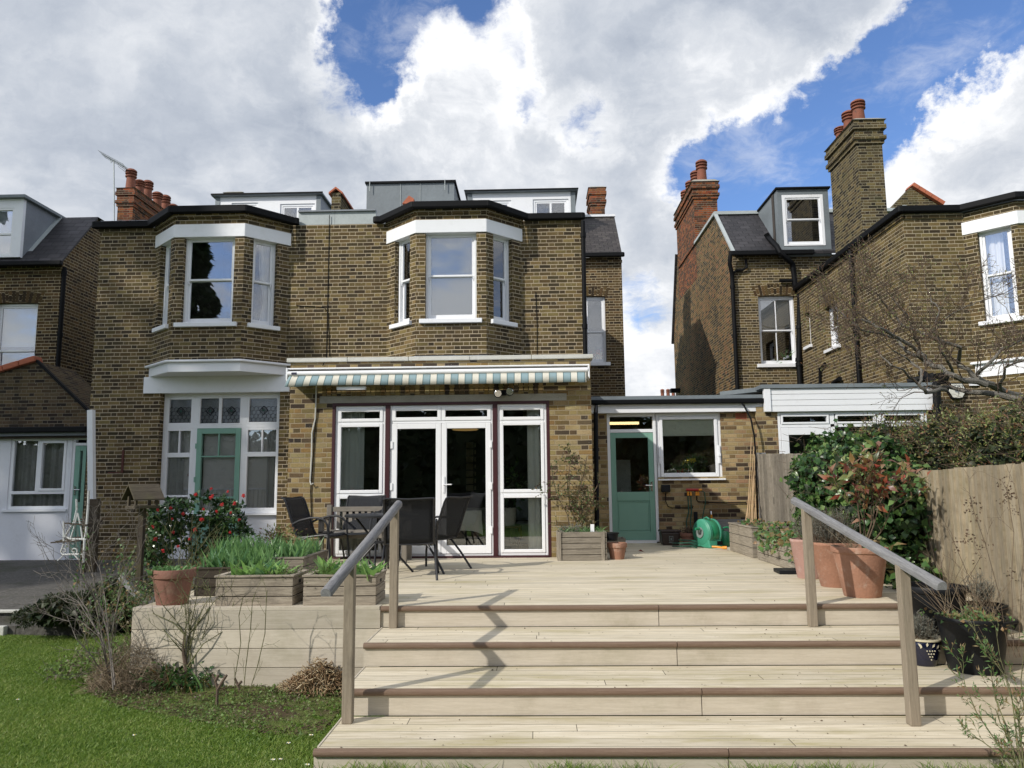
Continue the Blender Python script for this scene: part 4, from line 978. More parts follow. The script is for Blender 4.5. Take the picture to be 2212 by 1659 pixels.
# green garden door
ga, gb = xs[1]+.047, xs[2]-.047; mb = MB(MM); zd = at(470, 1075, YM+rc).z; zmid = at(470, 986, YM+rc).z; y0, y1 = rc-.02, rc+.05
mb.box(ga, ga+.1, y0, y1, zgr, zz_t-.004); mb.box(gb-.1, gb, y0, y1, zgr, zz_t-.004); mb.box(ga+.1, gb-.1, y0, y1, zz_t-.11, zz_t-.004)
mb.box(ga+.1, gb-.1, y0+.01, y1, zd-.02, zd+.02); mb.box(ga+.1, gb-.1, y0+.01, y1, zmid-.015, zmid+.015); xm = (ga+gb)/2; mb.box(xm-.013, xm+.013, y0+.01, y1, zmid, zz_t-.11)
zlow = zd-.42; mb.box(ga+.1, gb-.1, y0, y1, zlow-.12, zlow); mb.box(ga+.1, gb-.1, y0+.02, y1-.01, zgr+.15, zlow-.12); mb.box(ga+.1, gb-.1, y0, y1, zgr, zgr+.15)
gdo = mb.build('green_door', 'green_paint', semi, bev=.005, label='sage green garden door with small panes at the top'); pane(gdo, MM, [(ga+.095, gb-.095, zlow, zz_t-.105)], rc+.02)
for z in (zz_t-.4, zmid-.5, zlow-.2): MB(MM).box(ga-.02, ga+.012, y0-.012, y0+.01, z, z+.1).build('hinge', 'green_paint', gdo)
# rendered panels each side of the door, blinds and nets
for a, b in ((gx0, xs[1]-.02), (xs[2]+.02, gx1)): MB(MM).box(a, b, rc-.03, .28, zgr-.1, zs_-.091).build('rendered_panel', 'render_white', semi)
room(gw, MM, gx0-.1, gx1+.1, zgr, top+.1, 1.6, y=.31)
zbl = at(560, 1054, YM+.35).z
for a, b in ((gx0+.1, xs[1]-.08), (ga+.1, gb-.1), (xs[2]+.08, gx1-.08)):
    MB(MM).box(a, b, .265, .268, zbl, zz_t+.1).build('blind', 'curtain', gw); MB(MM).box(a, b, .26, .272, zbl-.03, zbl).build('blind_rail', 'white', gw)
folds(MB(MM), gx0+.08, gx0+.42, zs_, zz_t+.02, .245, .012, 60).build('curtain', 'net', gw, smooth='all'); folds(MB(MM), gx1-.30, gx1-.06, zs_, zz_t+.02, .245, .012, 60).build('curtain', 'net', gw, smooth='all')
folds(MB(MM), gx0+.08, gx1-.06, zs_-.3, zbl-.02, .285, .015, 60).build('net_curtain', 'curtain', gw, smooth='all')
mb = MB(MM); c = at(403, 1025, YM+.2); mb.lathe([(.002, -.06), (.02, -.02), (.014, .03), (.003, .05)], (c.x, .28, c.z), 10); mb.tube([(c.x, .28, c.z+.05), (c.x, .28, c.z+.3)], .002, 4); mb.build('hanging_ornament', 'tile_red', gw)
# rusty bracket on the left wall
mb = MB(); c = at(264, 997, YM); mb.box(c.x, c.x+.035, YM-.03, YM-.002, c.z-.22, c.z+.22); d = at(247, 1020, YM); mb.box(d.x-.12, d.x+.1, YM-.006, YM-.001, d.z-.02, d.z+.0); mb.build('wall_bracket', 'seed_brown', semi)
# ---- annexe of the left semi
YA = 15.0; MA = F((0, YA, 0), (1, 0, 0)); ax1 = XL-.004; ax0 = ax1-6
az0 = -.3; azt = at(100, 943, YA).z
o1 = R(19, 955, 146, 1100, YA); o2 = R(150, 950, 190, 1180, YA); o2 = (o2[0], min(o2[1], ax1-.03), o2[2], o2[3])
MB(MA).wall(ax0, ax1, az0-.1, azt, [(o1[0], o1[1], o1[2], azt-.02), (o2[0], o2[1], az0, azt-.02)], th=.2).build('annexe_wall', 'render_white', semi)
MB(F((ax1, YA+.2, 0), (0, 1, 0))).wall(0, 3.8, az0-.1, azt, th=.2).build('annexe_wall', 'render_white', semi); MB(F((ax0, YA+4, 0), (0, -1, 0))).wall(0, 3.8, az0-.1, azt, th=.2).build('annexe_wall', 'render_white', semi)
MB().box(ax0, ax1-.02, YA-.12, YA-.002, azt-.04, azt+.0).build('fascia', 'wood_dark', semi)
MB().box(ax0, ax1-.02, YA-.18, YA+4, azt+.005, azt+.07).build('annexe_roof', 'lead', semi)
mb = MB(); p0 = at(-30, 915, YA-.2); p1 = at(190, 921, YA-.2); mb.bar((p0.x-2, YA-.22, azt+.12), (p1.x, YA-.22, azt+.12), .12, .11); mb.build('gutter', 'black', semi, bev=.02)
mb = MB(MA); a, b, c, d = o1; d = azt-.02; ring(mb, a, b, c, d, .06, .02, .1); zr = at(80, 1064, YA).z; mb.box(a+.06, b-.06, .02, .1, zr-.03, zr+.03); xm = at(80, 1010, YA).x; mb.box(xm-.03, xm+.03, .02, .1, zr+.03, d-.06); ring(mb, xm+.03, b-.06, zr+.03, d-.06, .05, .0, .06)
wn = mb.build('window', 'white', semi, bev=.005); pane(wn, MA, [(a+.05, b-.05, c+.05, d-.05)], .05); MB(MA).box(a-.08, b+.04, -.05, .06, c-.045, c-.001).build('sill', 'white', wn)
folds(MB(MA), a+.02, b-.02, c, d, .2, .035, 34).build('curtain', 'net', wn, smooth='all'); room(wn, MA, a-.1, b+1.0, az0, azt-.01, 1.2, y=.25)
a, b, c, d = o2; c = az0; d = azt-.02; mb = MB(MA); ring(mb, a, b, c, d, .05, .02, .1, .02); zz_ = at(168, 960, YA).z; mb.box(a+.05, b-.05, .02, .1, zz_-.02, zz_+.03); df = mb.build('door_frame', 'white', semi)
mb = MB(MA); a += .055; b -= .02; d = zz_-.025; zl = at(170, 1085, YA).z; ring(mb, a, b, c+.03, d, .1, .02, .06, .2); mb.box(a+.1, b-.1, .02, .06, zl-.1, zl); mb.box(a+.1, b-.1, .035, .05, c+.2, zl-.1); go = mb.build('green_door', 'green_paint', semi, bev=.005, label='sage green door of the white annexe'); pane(go, MA, [(a+.09, b-.09, zl-.01, d-.09)], .05)
mb = MB(MA); mb.box(a+.03, a+.06, .0, .02, .95, 1.12); mb.tube([(a+.045, .01, 1.05), (a+.045, -.03, 1.05), (a+.16, -.03, 1.05)], .01, 6); mb.build('handle', 'chrome', go)
folds(MB(MA), a, b, c, d, .2, .03, 40).build('curtain', 'net', df, smooth='all')
# ------------------------------------------------------------------ LEFT NEIGHBOUR
YL = 17.3; lx1 = at(118, 800, YL).x
lh = thing('brick_house', 'brick house at the left edge with a white framed dormer in slate', 'house', (lx1-2, YL, -.3))
lz = at(100, 574, YL).z; ML = F((0, YL, 0), (1, 0, 0))
lw = R(2, 652, 76, 846, YL); lw = (lw[1]-1.02, lw[1], lw[2]+.1, lw[3])
MB(ML).wall(lx1-8, lx1, -.5, lz, [(lw[0], lw[1], lw[2], lw[3]-.02)], th=.28).build('wall', 'brick_back', lh)
sash(lh, ML, lw[0]+.002, lw[1]-.002, lw[2], lw[3]-.03, blind=('blind_grey', .5), split=.44, label='sash window with a half drawn blind', horns=False)
rot_brick(lh, F((0, YL-.001, 0), (1, 0, 0)), lw[0]-.06, lw[1]+.06, lw[3]-.01, lw[3]+.26, 'brick_back', arch=.05, name='window_arch')
MB(F((lx1, YL+.001, 0), (0, 1, 0))).wall(.28, .9, -.5, lz, th=.2).build('wall', 'brick_back', lh)
lx2 = lx1+.003
MB(F((lx2, YL+.9, 0), (0, 1, 0))).wall(0, 10, -.5, lz-.0, th=.3).build('wall', 'brick_back', lh)
# gable triangle under the rising verge
vt = atx(205, 472, lx2); vy = vt.y; vz = vt.z
mb = MB(); mb.add([(lx2+.004, YL+.0, lz-.02), (lx2+.004, vy+8, lz-.02), (lx2+.004, vy+8, vz), (lx2+.004, vy, vz), (lx2+.004, YL-.1, lz+.06)], [(0, 1, 2, 3, 4)]); mb.build('gable', 'brick_back', lh)
mb = MB(); mb.quad((lx1-9, YL-.18, lz+.03), (lx2+.08, YL-.18, lz+.03), (lx2+.08, vy, vz+.04), (lx1-9, vy, vz+.04)); mb.quad((lx1-9, YL-.18, lz-.05), (lx1-9, YL-.18, lz+.03), (lx2+.08, YL-.18, lz+.03), (lx2+.08, YL-.18, lz-.05))
mb.quad((lx2+.08, YL-.18, lz-.03), (lx2+.08, vy, vz-.03), (lx2+.08, vy, vz+.04), (lx2+.08, YL-.18, lz+.03)); mb.quad((lx1-9, vy, vz+.04), (lx2+.08, vy, vz+.04), (lx2+.08, vy+8, vz+.04), (lx1-9, vy+8, vz+.04)); mb.build('roof', 'slate', lh)
mb = MB(); mb.bar((lx1-9, YL-.24, lz-.01), (lx2+.15, YL-.24, lz-.01), .12, .11); mb.build('gutter', 'black', lh, bev=.02)
MB(ML).box(lx1-8, lx1+.03, -.035, 0, lz-.2, lz-.11).build('oversailing_course', 'brick_back', lh)
pp = atx(140, 600, lx2+.09); pipe(lh, [(lx2+.07, pp.y, lz-.05), (lx2+.07, pp.y, -.2)], .05)
# dormer
YD = YL-.12; d0, d1, dz0_, dz1_ = R(-70, 431, 47, 556, YD); MD = F((0, YD, 0), (1, 0, 0)); dw = R(-55, 450, 28, 552, YD)
mb = MB(MD); mb.wall(d0, d1, dz0_, dz1_, [(dw[0], dw[1], dw[2], dw[3])], th=.1); dm = mb.build('dormer', 'white', lh)
mb = MB(MD); ring(mb, dw[0], dw[1], dw[2], dw[3], .05, .01, .09); zm = dw[2]+(dw[3]-dw[2])*.46; mb.box(dw[0]+.05, dw[1]-.05, .02, .08, zm-.025, zm+.025); mb.build('window_frame', 'upvc', dm, bev=.004); pane(dm, MD, [(dw[0]+.04, dw[1]-.04, dw[2]+.04, dw[3]-.04)], .05)
MB(MD).box(dw[0], dw[1], .092, .095, dw[2], dw[3]).build('blind', 'blind_grey', dm)
bk = YD+4.2
mb = MB(); mb.box(d1-.02, d1-.001, YD+.1, bk, dz0_-.1, dz1_); mb.build('dormer_cheek', 'lead', dm)
mb = MB(); mb.box(d0-.1, d1+.1, YD-.12, bk, dz1_+.002, dz1_+.07); mb.build('dormer_roof', 'zinc', dm)
mb = MB(); s = (vz-lz)/(vy-YL); mb.bar((d1+.05, YD, lz+.06), (d1+.05, YL+(dz1_-lz-.04)/s, dz1_), .12, .04); mb.build('flashing', 'lead_pale', dm)
# chimney with a row of pots and a television aerial
yc = 24.0; c0_, c1_ = at(254, 450, yc).x, at(287, 450, yc).x; ct = at(270, 407, yc).z
pots = [(c0_+.24, yc+.28, 1.25), (c0_+.24, yc+.85, 1.0), (c0_+.24, yc+1.4, 1.35), (c0_+.24, yc+2.1, 1.1), (c0_+.24, yc+2.7, 1.3), (c0_+.24, yc+3.3, 1.1)]
lc = chimney(lh, c0_, c1_, yc, yc+3.7, 5.5, ct, 'brick_red', pots=pots, ph=.58, pr=.165, over=.08, flaunch=.05)
mb = MB(); b0 = at(247, 480, yc-.05); m_ = at(246, 345, yc-.05); mb.tube([(b0.x, b0.y, b0.z), tuple(m_)], .02, 6)
e0, e1 = at(220, 333, yc-.05), at(275, 363, yc-.05); mb.tube([tuple(e0), tuple(e1)], .014, 5); d = (e1-e0)
for k in range(16):
    c = e0+d*(k/16); mb.tube([(c.x-.01, c.y-.22, c.z+.05), (c.x+.01, c.y+.22, c.z-.05)], .007, 4)
for z in (-.06, .0, .06): c = e1; mb.tube([(c.x-.15, c.y-.3, c.z+z), (c.x-.15, c.y+.3, c.z+z)], .008, 4)
mb.tube([tuple(m_), tuple(at(240, 352, yc-.05)), tuple(at(238, 343, yc-.05))], .012, 5)
mb.build('aerial', 'lead_pale', lc)
# brick outhouse with a red tiled verge in front of that house
ysh = 16.4; msh = MB(); pk = at(80, 780, ysh); l_ = at(-60, 822, ysh); r_ = at(196, 892, ysh)
oh = thing('brick_outhouse', 'low dark brick outhouse with red ridge tiles behind the white annexe at the left', 'outhouse', (pk.x, ysh, -.3))
msh.xprism([(pk.x-6, -.3), (r_.x, -.3), (r_.x, r_.z), (pk.x, pk.z), (l_.x, l_.z), (pk.x-6, l_.z-1.4)], ysh, ysh+1.4); msh.build('wall', 'brick_shed', oh)
mb = MB()
for i in range(7):
    a = pk.lerp(l_, i/4); b = pk.lerp(l_, (i+.97)/4); mb.bar((a.x, ysh+.05, a.z+.05), (b.x, ysh+.05, b.z+.05), .3, .13)
mb.build('ridge_tiles', 'tile_red', oh, bev=.02)
MB().bar((pk.x, ysh-.0, pk.z+.01), (r_.x, ysh, r_.z+.01), .1, .05).build('verge', 'black', oh)
# white board at the end of the annexe
p_t, p_b = at(197, 886, 13.9), at(180, 1205, 13.6); 
mb = MB(); mb.bar((p_t.x, 13.9, p_t.z), (p_b.x, 13.9, -.3), .1, .1, (1, 0, 0)); solo(mb, 'boundary_panel', 'white', 'tall narrow white board on edge between the annexe and the brick house', 'panel', (p_b.x, 13.9, -.3))
# ------------------------------------------------------------------ RIGHT NEIGHBOUR
YN, YW = 21.5, 15.2; NX = 7.52; PX = at(1590, 700, YN).x
nh = thing('brick_house', 'large brick house on the right with a zinc dormer and tall chimneys', 'house', (8.5, YW, 0))
MN = F((0, YN, 0), (1, 0, 0)); nz = at(1640, 552, YN).z
nw = R(1640.5, 636, 1720, 786, YN); nw = (nw[0], min(nw[1], NX-.06), nw[2], nw[3])
MB(MN).wall(PX, NX+3, 0, nz, [(nw[0], nw[1], nw[2], nw[3]-.03)], th=.28).build('wall', 'brick_right', nh)
sash(nh, MN, nw[0]+.002, nw[1]-.002, nw[2], nw[3]-.035, cols=2, split=.5, sill=(.12, .1), blind=('curtain', .46), label='sash window with a ruched cream blind')
mb = MB(MN)
for k in range(5):
    a, b = nw[0]+.1, nw[1]-.1; z = nw[2]+(nw[3]-nw[2])*(.60-.02*k); mb.tube([(a+(b-a)*t/10, .23, z-.09*math.sin(PI*t/10)+(.02 if k % 2 else 0)) for t in range(11)], .022, 6)
mb.build('ruched_hem', 'curtain', nh, smooth=True)
rot_brick(nh, F((0, YN-.001, 0), (1, 0, 0)), nw[0]-.08, nw[1]+.04, nw[3]-.01, nw[3]+.3, 'brick_back', arch=.06, name='window_arch')
n = 40; c = at(1700, 770, YN+.25); P = np.tile([c.x-.05, c.y, nw[2]+.12], (n, 1)); D = rng.normal(size=(n, 3))*[.8, .2, .5]+[0, 0, .6]; V, Fc = blades(P, D, .42, .03, .3); npmesh('pot_plant', V, Fc, 'iris_leaf', nh)
# party side wall going back, with a raking slate verge
MP = F((PX, 34, 0), (0, -1, 0)); far = 31.5
sz = at(1590, 560, YN).z
pk1 = atx(1500, 530, PX); top_y = atx(1500, 490, PX)
rg = atx(1546, 464, PX)          # top of the front roof slope
mb = MB(); pg = [(YN+.02, 0), (31, 0), (31, 6.7), (29.5, 10.0), (29.4, rg.z), (rg.y, rg.z), (YN+.02, nz+.02)]; mb.add([(PX, y, z) for y, z in pg]+[(PX+.3, y, z) for y, z in pg], [tuple(range(7))[::-1], tuple(range(7, 14))]+[(k, (k+1) % 7, 7+(k+1) % 7, 7+k) for k in range(7)]); mb.build('party_wall', 'brick_gable', nh)
MB().bar((PX-.03, 31.05, 6.7), (PX-.03, 29.55, 10.0), .12, .1).build('verge', 'slate', nh); MB().bar((PX-.02, rg.y, rg.z+.04), (PX-.02, 26.2, rg.z+.04), .1, .09).build('verge_lead', 'lead_pale', nh)
mb = MB(); gx_ = atx(1462, 735, PX); mb.box(PX-.35, PX+.0, gx_.y-.3, gx_.y, 4.6, 4.75); mb.build('kneeler', 'black', nh)
# roof slope and lead ridge
r1 = NX+3; mb = MB(); mb.quad((PX-.05, YN-.2, nz+.05), (r1, YN-.2, nz+.05), (r1, rg.y, rg.z), (PX-.05, rg.y, rg.z)); mb.quad((PX-.05, YN-.2, nz-.03), (PX-.05, YN-.2, nz+.05), (r1, YN-.2, nz+.05), (r1, YN-.2, nz-.03))
mb.quad((PX-.05, rg.y, rg.z), (r1, rg.y, rg.z), (r1, rg.y+6, rg.z), (PX-.05, rg.y+6, rg.z)); mb.build('roof', 'slate', nh)
MB().bar((PX-.06, rg.y, rg.z+.03), (r1+2, rg.y, rg.z+.03), .2, .1).build('ridge_lead', 'lead_pale', nh)
MB().bar((PX-.02, YN-.15, nz+.08), (PX-.02, rg.y, rg.z+.05), .1, .05).build('verge_lead', 'lead_pale', nh)
gutter(nh, [(PX-.12, YN-.26, nz), (NX+.4, YN-.26, nz)])
pipe(nh, [(PX-.14, YN-.26, nz-.05), (PX-.16, YN-.24, nz-.3), (PX-.07, YN-.08, nz-.55), (PX-.07, YN-.08, nz-.8), (PX-.07, YN-.08, .5)], .06)
mb = [at(1611, 560, YN-.08), at(1613, 578, YN-.08), at(1604, 583, YN-.08), at(1592, 584, YN-.08), at(1580, 592, YN-.08)]; pipe(nh, mb, .035, 'waste_pipe', collars=False)
mb = [at(1684, 606, YN-.1), at(1712, 606, YN-.1)]; pipe(nh, mb, .05, 'waste_pipe', collars=False)
pipe(nh, [at(1655, 505, YN+.4), at(1660, 514, YN+.4), at(1678, 532, YN-.3), at(1684, 545, YN-.38), at(1706, 565, YN-.25), at(1712, 570, YN-.15), at(1716, 600, YN-.1), at(1717, 618, YN-.1), at(1728, 635, YN-.1), (NX-.1, YN-.12, 4.4), (NX-.1, YN-.12, 0)], .075, 'soil_pipe')
# zinc dormer
Yd = YN-.14; q0 = R(1681, 409, 1792, 537, Yd); Mn = F((0, Yd, 0), (1, 0, 0)); wq = R(1691, 420, 1790, 532, Yd); wq = (wq[0], wq[1]-.12, wq[2], wq[3])
mb = MB(Mn); mb.wall(q0[0], q0[1], q0[2]-.2, q0[3], [wq], th=.12); dn_ = mb.build('dormer', 'zinc', nh, label='zinc clad dormer')
bk = Yd+3.3; MB().box(q0[0], q0[0]+.02, Yd+.12, bk, q0[2]-.2, q0[3]).build('dormer_cheek', 'zinc', dn_); MB().box(q0[1]-.02, q0[1], Yd+.12, bk, q0[2]-.2, q0[3]).build('dormer_cheek', 'zinc', dn_)
mb = MB(); mb.box(q0[0]-.05, q0[1]+.05, Yd-.08, bk, q0[3]+.002, q0[3]+.05); mb.build('dormer_roof', 'black', dn_)
sash(nh, Mn, wq[0]+.003, wq[1]-.003, wq[2]+.02, wq[3]-.003, split=.52, rec=.0, fw=.09, sill=None, rd=.2, blind=('room', 1.0), label='white sash window of the zinc dormer')  # added dark sheet, not a blind; stands for the unlit room, hides the roof
# chimney on the party wall
yc = 26.2; c0_, c1_ = PX-.006, at(1549, 430, yc).x; ct = at(1538, 393, yc).z
chimney(nh, c0_, c1_, yc, yc+3.3, rg.z-1.2, ct, 'brick_red', pots=[((c0_+c1_)/2, yc+.4+.95*k, 1) for k in range(4)], ph=.85, pr=.19, over=.1, flaunch=.12)
# side wall of the long rear wing
MW = F((NX, YN, 0), (0, -1, 0)); Lw = YN-YW; zw = at(2040, 462, YW).z
s1 = atx(1795, 640, NX); s2 = atx(1814, 700, NX); s1b = atx(1745, 700, NX)
za, zb = atx(1797, 752, NX).z, atx(1797, 655, NX).z
y_a, y_b = atx(1783, 700, NX).y, atx(1811, 700, NX).y
y_c, y_d = atx(1739, 700, NX).y, atx(1750, 700, NX).y; zc, zd_ = atx(1745, 748, NX).z, atx(1745, 673, NX).z
ops = [(YN-y_a, YN-y_b, za, zb), (YN-y_c, YN-y_d, zc, zd_)]
MB(MW).wall(0, Lw, 0, zw, ops, th=.3).build('wing_wall', 'brick_right', nh)
for (a, b, c, d) in ops:
    sash(nh, MW, a+.002, b-.002, c, d-.03, rec=.12, split=.5, sill=(.07, .08), rd=.8, horns=False)
    rot_brick(nh, F((NX-.001, YN, 0), (0, -1, 0)), a-.06, b+.06, d-.01, d+.27, 'brick_right', arch=.035, name='window_arch')
# front of the wing and its canted bay
MF = F((0, YW, 0), (1, 0, 0)); nb0 = NX+1.18; nb1 = nb0+.66
MB(MF).wall(NX, nb0, 0, zw, th=.3).build('wing_wall', 'brick_right', nh)
bl = (nb0, nb1); LB = .93; MBY = F((nb0, YW, 0), (.66, -.655, 0))
zsl, zl0, zl1 = at(2170, 690, YW-.35).z, at(2170, 495, YW-.35).z, at(2150, 468, YW-.35).z
uw0, uw1 = .24, .82
MB(MBY).wall(0, LB, 1.0, zw+.0, [(uw0, uw1, zsl, zl0+.05)], th=.25).build('wing_wall', 'brick_right', nh)
sash(nh, MBY, uw0-.003, uw1+.003, zsl, zl0+.04, curt=[(.1, .62, 'curtain', 0)], sill=(.1, .08), rd=.8, rw=-.02, label='sash window with cream curtains in the bay')
MFy = F((nb1, YW-.655, 0), (1, 0, 0)); MB(MFy).wall(0, 1.4, 1.0, zw, [(.2, 1.1, zsl, zl0+.05)], th=.25).build('wing_wall', 'brick_right', nh); sash(nh, MFy, .2, 1.1, zsl, zl0+.04)
MB().prism([(nb0-.03, YW), (nb1-.01, YW-.69), (nb1+1.4, YW-.69), (nb1+1.4, YW-.5), (nb1+.06, YW-.5), (nb0+.12, YW+.1)], zl0, zl1).build('lintel_band', 'white', nh, bev=.008)
zcb = at(2180, 775, YW-.4).z; MB().prism([(nb0-.1, YW), (nb1-.03, YW-.74), (nb1+1.4, YW-.74), (nb1+1.4, YW)], zcb-.05, zcb).build('corbel_moulding', 'white', nh, bev=.015)
MB().prism([(nb0, YW), (nb1, YW-.68), (nb1+1.4, YW-.68), (nb1+1.4, YW)], zcb-.3, zcb-.051).build('bay_corbel', 'white', nh)
bm = at(2180, 832, YW-.05); MB().box(nb0-.15, nb1+1.5, YW-.05, YW+.1, bm.z, zcb-.301).build('beam', 'white', nh)
MB(MF).wall(nb0, nb1+1.5, 0, bm.z+.1, [(nb0+.3, nb1+1.2, 0, bm.z)], th=.25).build('wing_wall', 'brick_right', nh); room(nh, MF, nb0+.1, nb1+1.4, 0, bm.z+.1, 1.2)
gutter(nh, [(NX-.08, YN-.1, zw+.08), (NX-.08, YW-.08, zw+.08), (nb0-.08, YW-.08, zw+.08), (nb1-.05, YW-.75, zw+.08), (nb1+1.5, YW-.75, zw+.08)])
for (a, b, c, d) in ((NX-.04, NX+.02, YN, YW-.04), (NX, nb0, YW-.04, YW+.01)): MB().box(a, b, c, d, zw-.09, zw-.0).build('oversailing_course', 'brick_right', nh)
MB().prism([(NX, YN+2), (NX, YW), (nb0, YW), (nb1, YW-.6), (nb1+1.5, YW-.6), (nb1+1.5, YN+2)], zw+.02, zw+.1).build('wing_roof', 'lead', nh)
MB().box(NX+.02, NX+.1, YW, YN, zw+.1, zw+.2).build('roof_edging', 'lead_pale', nh)
d1 = atx(1838, 560, NX-.08); pipe(nh, [(NX-.08, d1.y, zw), (NX-.08, d1.y, 2.6)], .05)
w_ = [atx(1782, 785, NX-.06), atx(1771, 797, NX-.06), atx(1771, 830, NX-.06)]; pipe(nh, w_, .035, 'waste_pipe', collars=False)
w_ = [atx(1814, 818, NX-.1), atx(1800, 828, NX-.1)]; pipe(nh, w_, .06, 'waste_pipe', collars=False)
# tall chimney rising from the wing
yc = 18.9; c0_, c1_ = at(1860, 450, yc).x, at(1912, 400, yc).x; ct = at(1880, 253, yc).z-.1
big = chimney(nh, c0_, c1_, yc, yc+1.75, zw-.2, ct, 'brick_chimney', pots=[(c0_+.26, yc+.35, 1.1), (c0_+.26, yc+.95, 1.1), (c0_+.26, yc+1.5, .8)], ph=.58, pr=.165, over=.11, flaunch=.1, potmat='pot_clay')
MB().box(c0_-.25, c1_+.1, yc-.12, yc+1.9, zw+.1, zw+.28).build('flashing', 'lead', big)
# rear roof piece with red verge tiles
ry = 24; ra, rp, rb_ = at(1922, 452, ry), at(1968, 404, ry), at(2036, 446, ry)
mb = MB(); mb.xprism([(ra.x, ra.z-2), (rb_.x+1, ra.z-2), (rb_.x+1, rb_.z-.4), (rb_.x, rb_.z), (rp.x, rp.z), (ra.x, ra.z)], ry, ry+.35); gp = mb.build('gable', 'brick_chimney', nh)
mb = MB()
for i in range(5): a = rp.lerp(rb_, i/5); b = rp.lerp(rb_, (i+.96)/5); mb.bar((a.x, ry+.1, a.z+.05), (b.x, ry+.1, b.z+.05), .5, .12)
mb.build('verge_tiles', 'tile_red', gp)
# single storey extension with the white boarded fascia
YX = 14.05; ex = R(1648, 838, 2018, 888, YX); MX = F((0, YX+.02, 0), (1, 0, 0)); fz = ex[2]
MB(MX).wall(kx1+.002, at(1682, 940, YX).x, -.05, fz+.1, th=.25).build('extension_wall', 'brick_kitchen', nh)
mb = MB(); hh = (ex[3]-ex[2])/4
for k in range(4): mb.box(ex[0]+.12, ex[1], YX-.06, YX-.001, ex[2]+k*hh, ex[2]+(k+1)*hh-.006)
mb.box(ex[0], ex[0]+.118, YX-.085, YX-.001, ex[2]-.0, ex[3]); mb.build('boarded_fascia', 'white', nh, bev=.004)
MB().box(ex[0]-.05, ex[1]+.05, YX-.1, YW+.6, ex[3]+.002, ex[3]+.07).build('extension_roof', 'zinc', nh)
mb = MB(MX); wl = [at(x, 900, YX).x for x in (1680, 1798, 1900, 2003)]; zt2, zm2 = fz, at(1850, 918, YX).z; dr = .0
ring(mb, wl[0], wl[3], .6, zt2, .05, .0, .08); mb.box(wl[0]+.05, wl[3]-.05, .0, .08, zm2-.03, zm2+.03)
for x in wl[1:3]: mb.box(x-.04, x+.04, .0, .08, .65, zt2-.05)
rects = [(wl[i]+.06, wl[i+1]-.06, zm2+.03, zt2-.05) for i in range(3)]+[(wl[i]+.06, wl[i+1]-.06, .65, zm2-.03) for i in (1, 2)]
for r_ in rects[:3]: ring(mb, r_[0]-.0, r_[1]+.0, r_[2], r_[3], .035, -.015, .05)
xw = mb.build('garden_window', 'white', nh, bev=.005); pane(xw, MX, rects, .03, 'glass_dark')
mb = MB(MX); a, b = wl[0]+.055, wl[1]-.045; ring(mb, a, b, .0, zm2-.035, .13, -.01, .06); bd = mb.build('back_door', 'white', nh, bev=.005); pane(bd, MX, [(a+.12, b-.12, .12, zm2-.16)], .02, 'glass_dark')
room(xw, MX, wl[0], wl[3], .0, zt2+.05, 1.5, y=.1)
mb = MB(MX)
for r_ in rects[1:]:
    z = r_[2]
    while z < r_[3]-.02: mb.box(r_[0], r_[1], .09, .1, z, z+.012); z += .035
mb.build('slatted_blind', 'cane', xw)
MB(MX).wall(wl[3], NX, 0, fz+.1, th=.25).build('extension_wall', 'brick_right', nh)
pipe(nh, [at(1990, 805, YW-.6), at(2010, 820, YW-.8), at(2023, 832, YX-.15), at(2025, 900, YX-.15), at(2027, 1000, YX-.15)], .07, 'hopper_pipe')
mb = MB(); c = at(2000, 818, YW-.5); mb.tube([at(1960, 826, YW-.3), at(2018, 812, YW-.5)], .07, 8); mb.lathe([(.09, 0), (.14, .16), (.14, .2)], (c.x+.25, c.y-.1, c.z-.12), 12); mb.build('hopper', 'black', nh, smooth=True)
MB().bar((at(1585, 852, YX+.6).x, YX+1.2, kz2+.25), (ex[0]+.1, YX+.3, ex[3]+.02), .3, .08).build('flashing', 'zinc', nh)
# alarm box: grey hexagon with lettering
ab_c = at(2065, 845, YW-.02); s_ = .15; mb = MB(); T = Matrix.Translation((ab_c.x, YW-.001, ab_c.z))
hx = [(-.11, .15), (.11, .15), (.18, .0), (.09, -.15), (-.09, -.15), (-.18, .0)]
mb.xprism([(x*1.08+ab_c.x, z*1.08+ab_c.z) for x, z in hx], YW-.06, YW-.002); al = mb.build('alarm_box', 'black_plastic', nh, bev=.01, label='hexagonal security alarm box with its lettering')
MB().xprism([(x*.92+ab_c.x, z*.92+ab_c.z) for x, z in hx], YW-.075, YW-.061).build('alarm_cover', 'alarm_face', al, bev=.006)
def text(s, size, M, mat, par, name, ext=.001):
    cu = bpy.data.curves.new(name, 'FONT'); cu.body = s; cu.size = size; cu.extrude = ext; cu.align_x = 'CENTER'
    o = bpy.data.objects.new(name, cu); COL.objects.link(o); dg = bpy.context.evaluated_depsgraph_get()
    me = bpy.data.meshes.new_from_object(o.evaluated_get(dg)); bpy.data.objects.remove(o); me.transform(M)
    b = BASE[par.name]; me.transform(Matrix.Translation(-b)); me.materials.clear(); me.materials.append(MATS[mat]); o = bpy.data.objects.new(name, me); COL.objects.link(o); o.parent = par; BASE[o.name] = b; return o
text('IVORY', .085, Matrix.Translation((ab_c.x, YW-.077, ab_c.z+.06)) @ Matrix.Rotation(PI/2, 4, 'X'), 'ink', al, 'lettering')
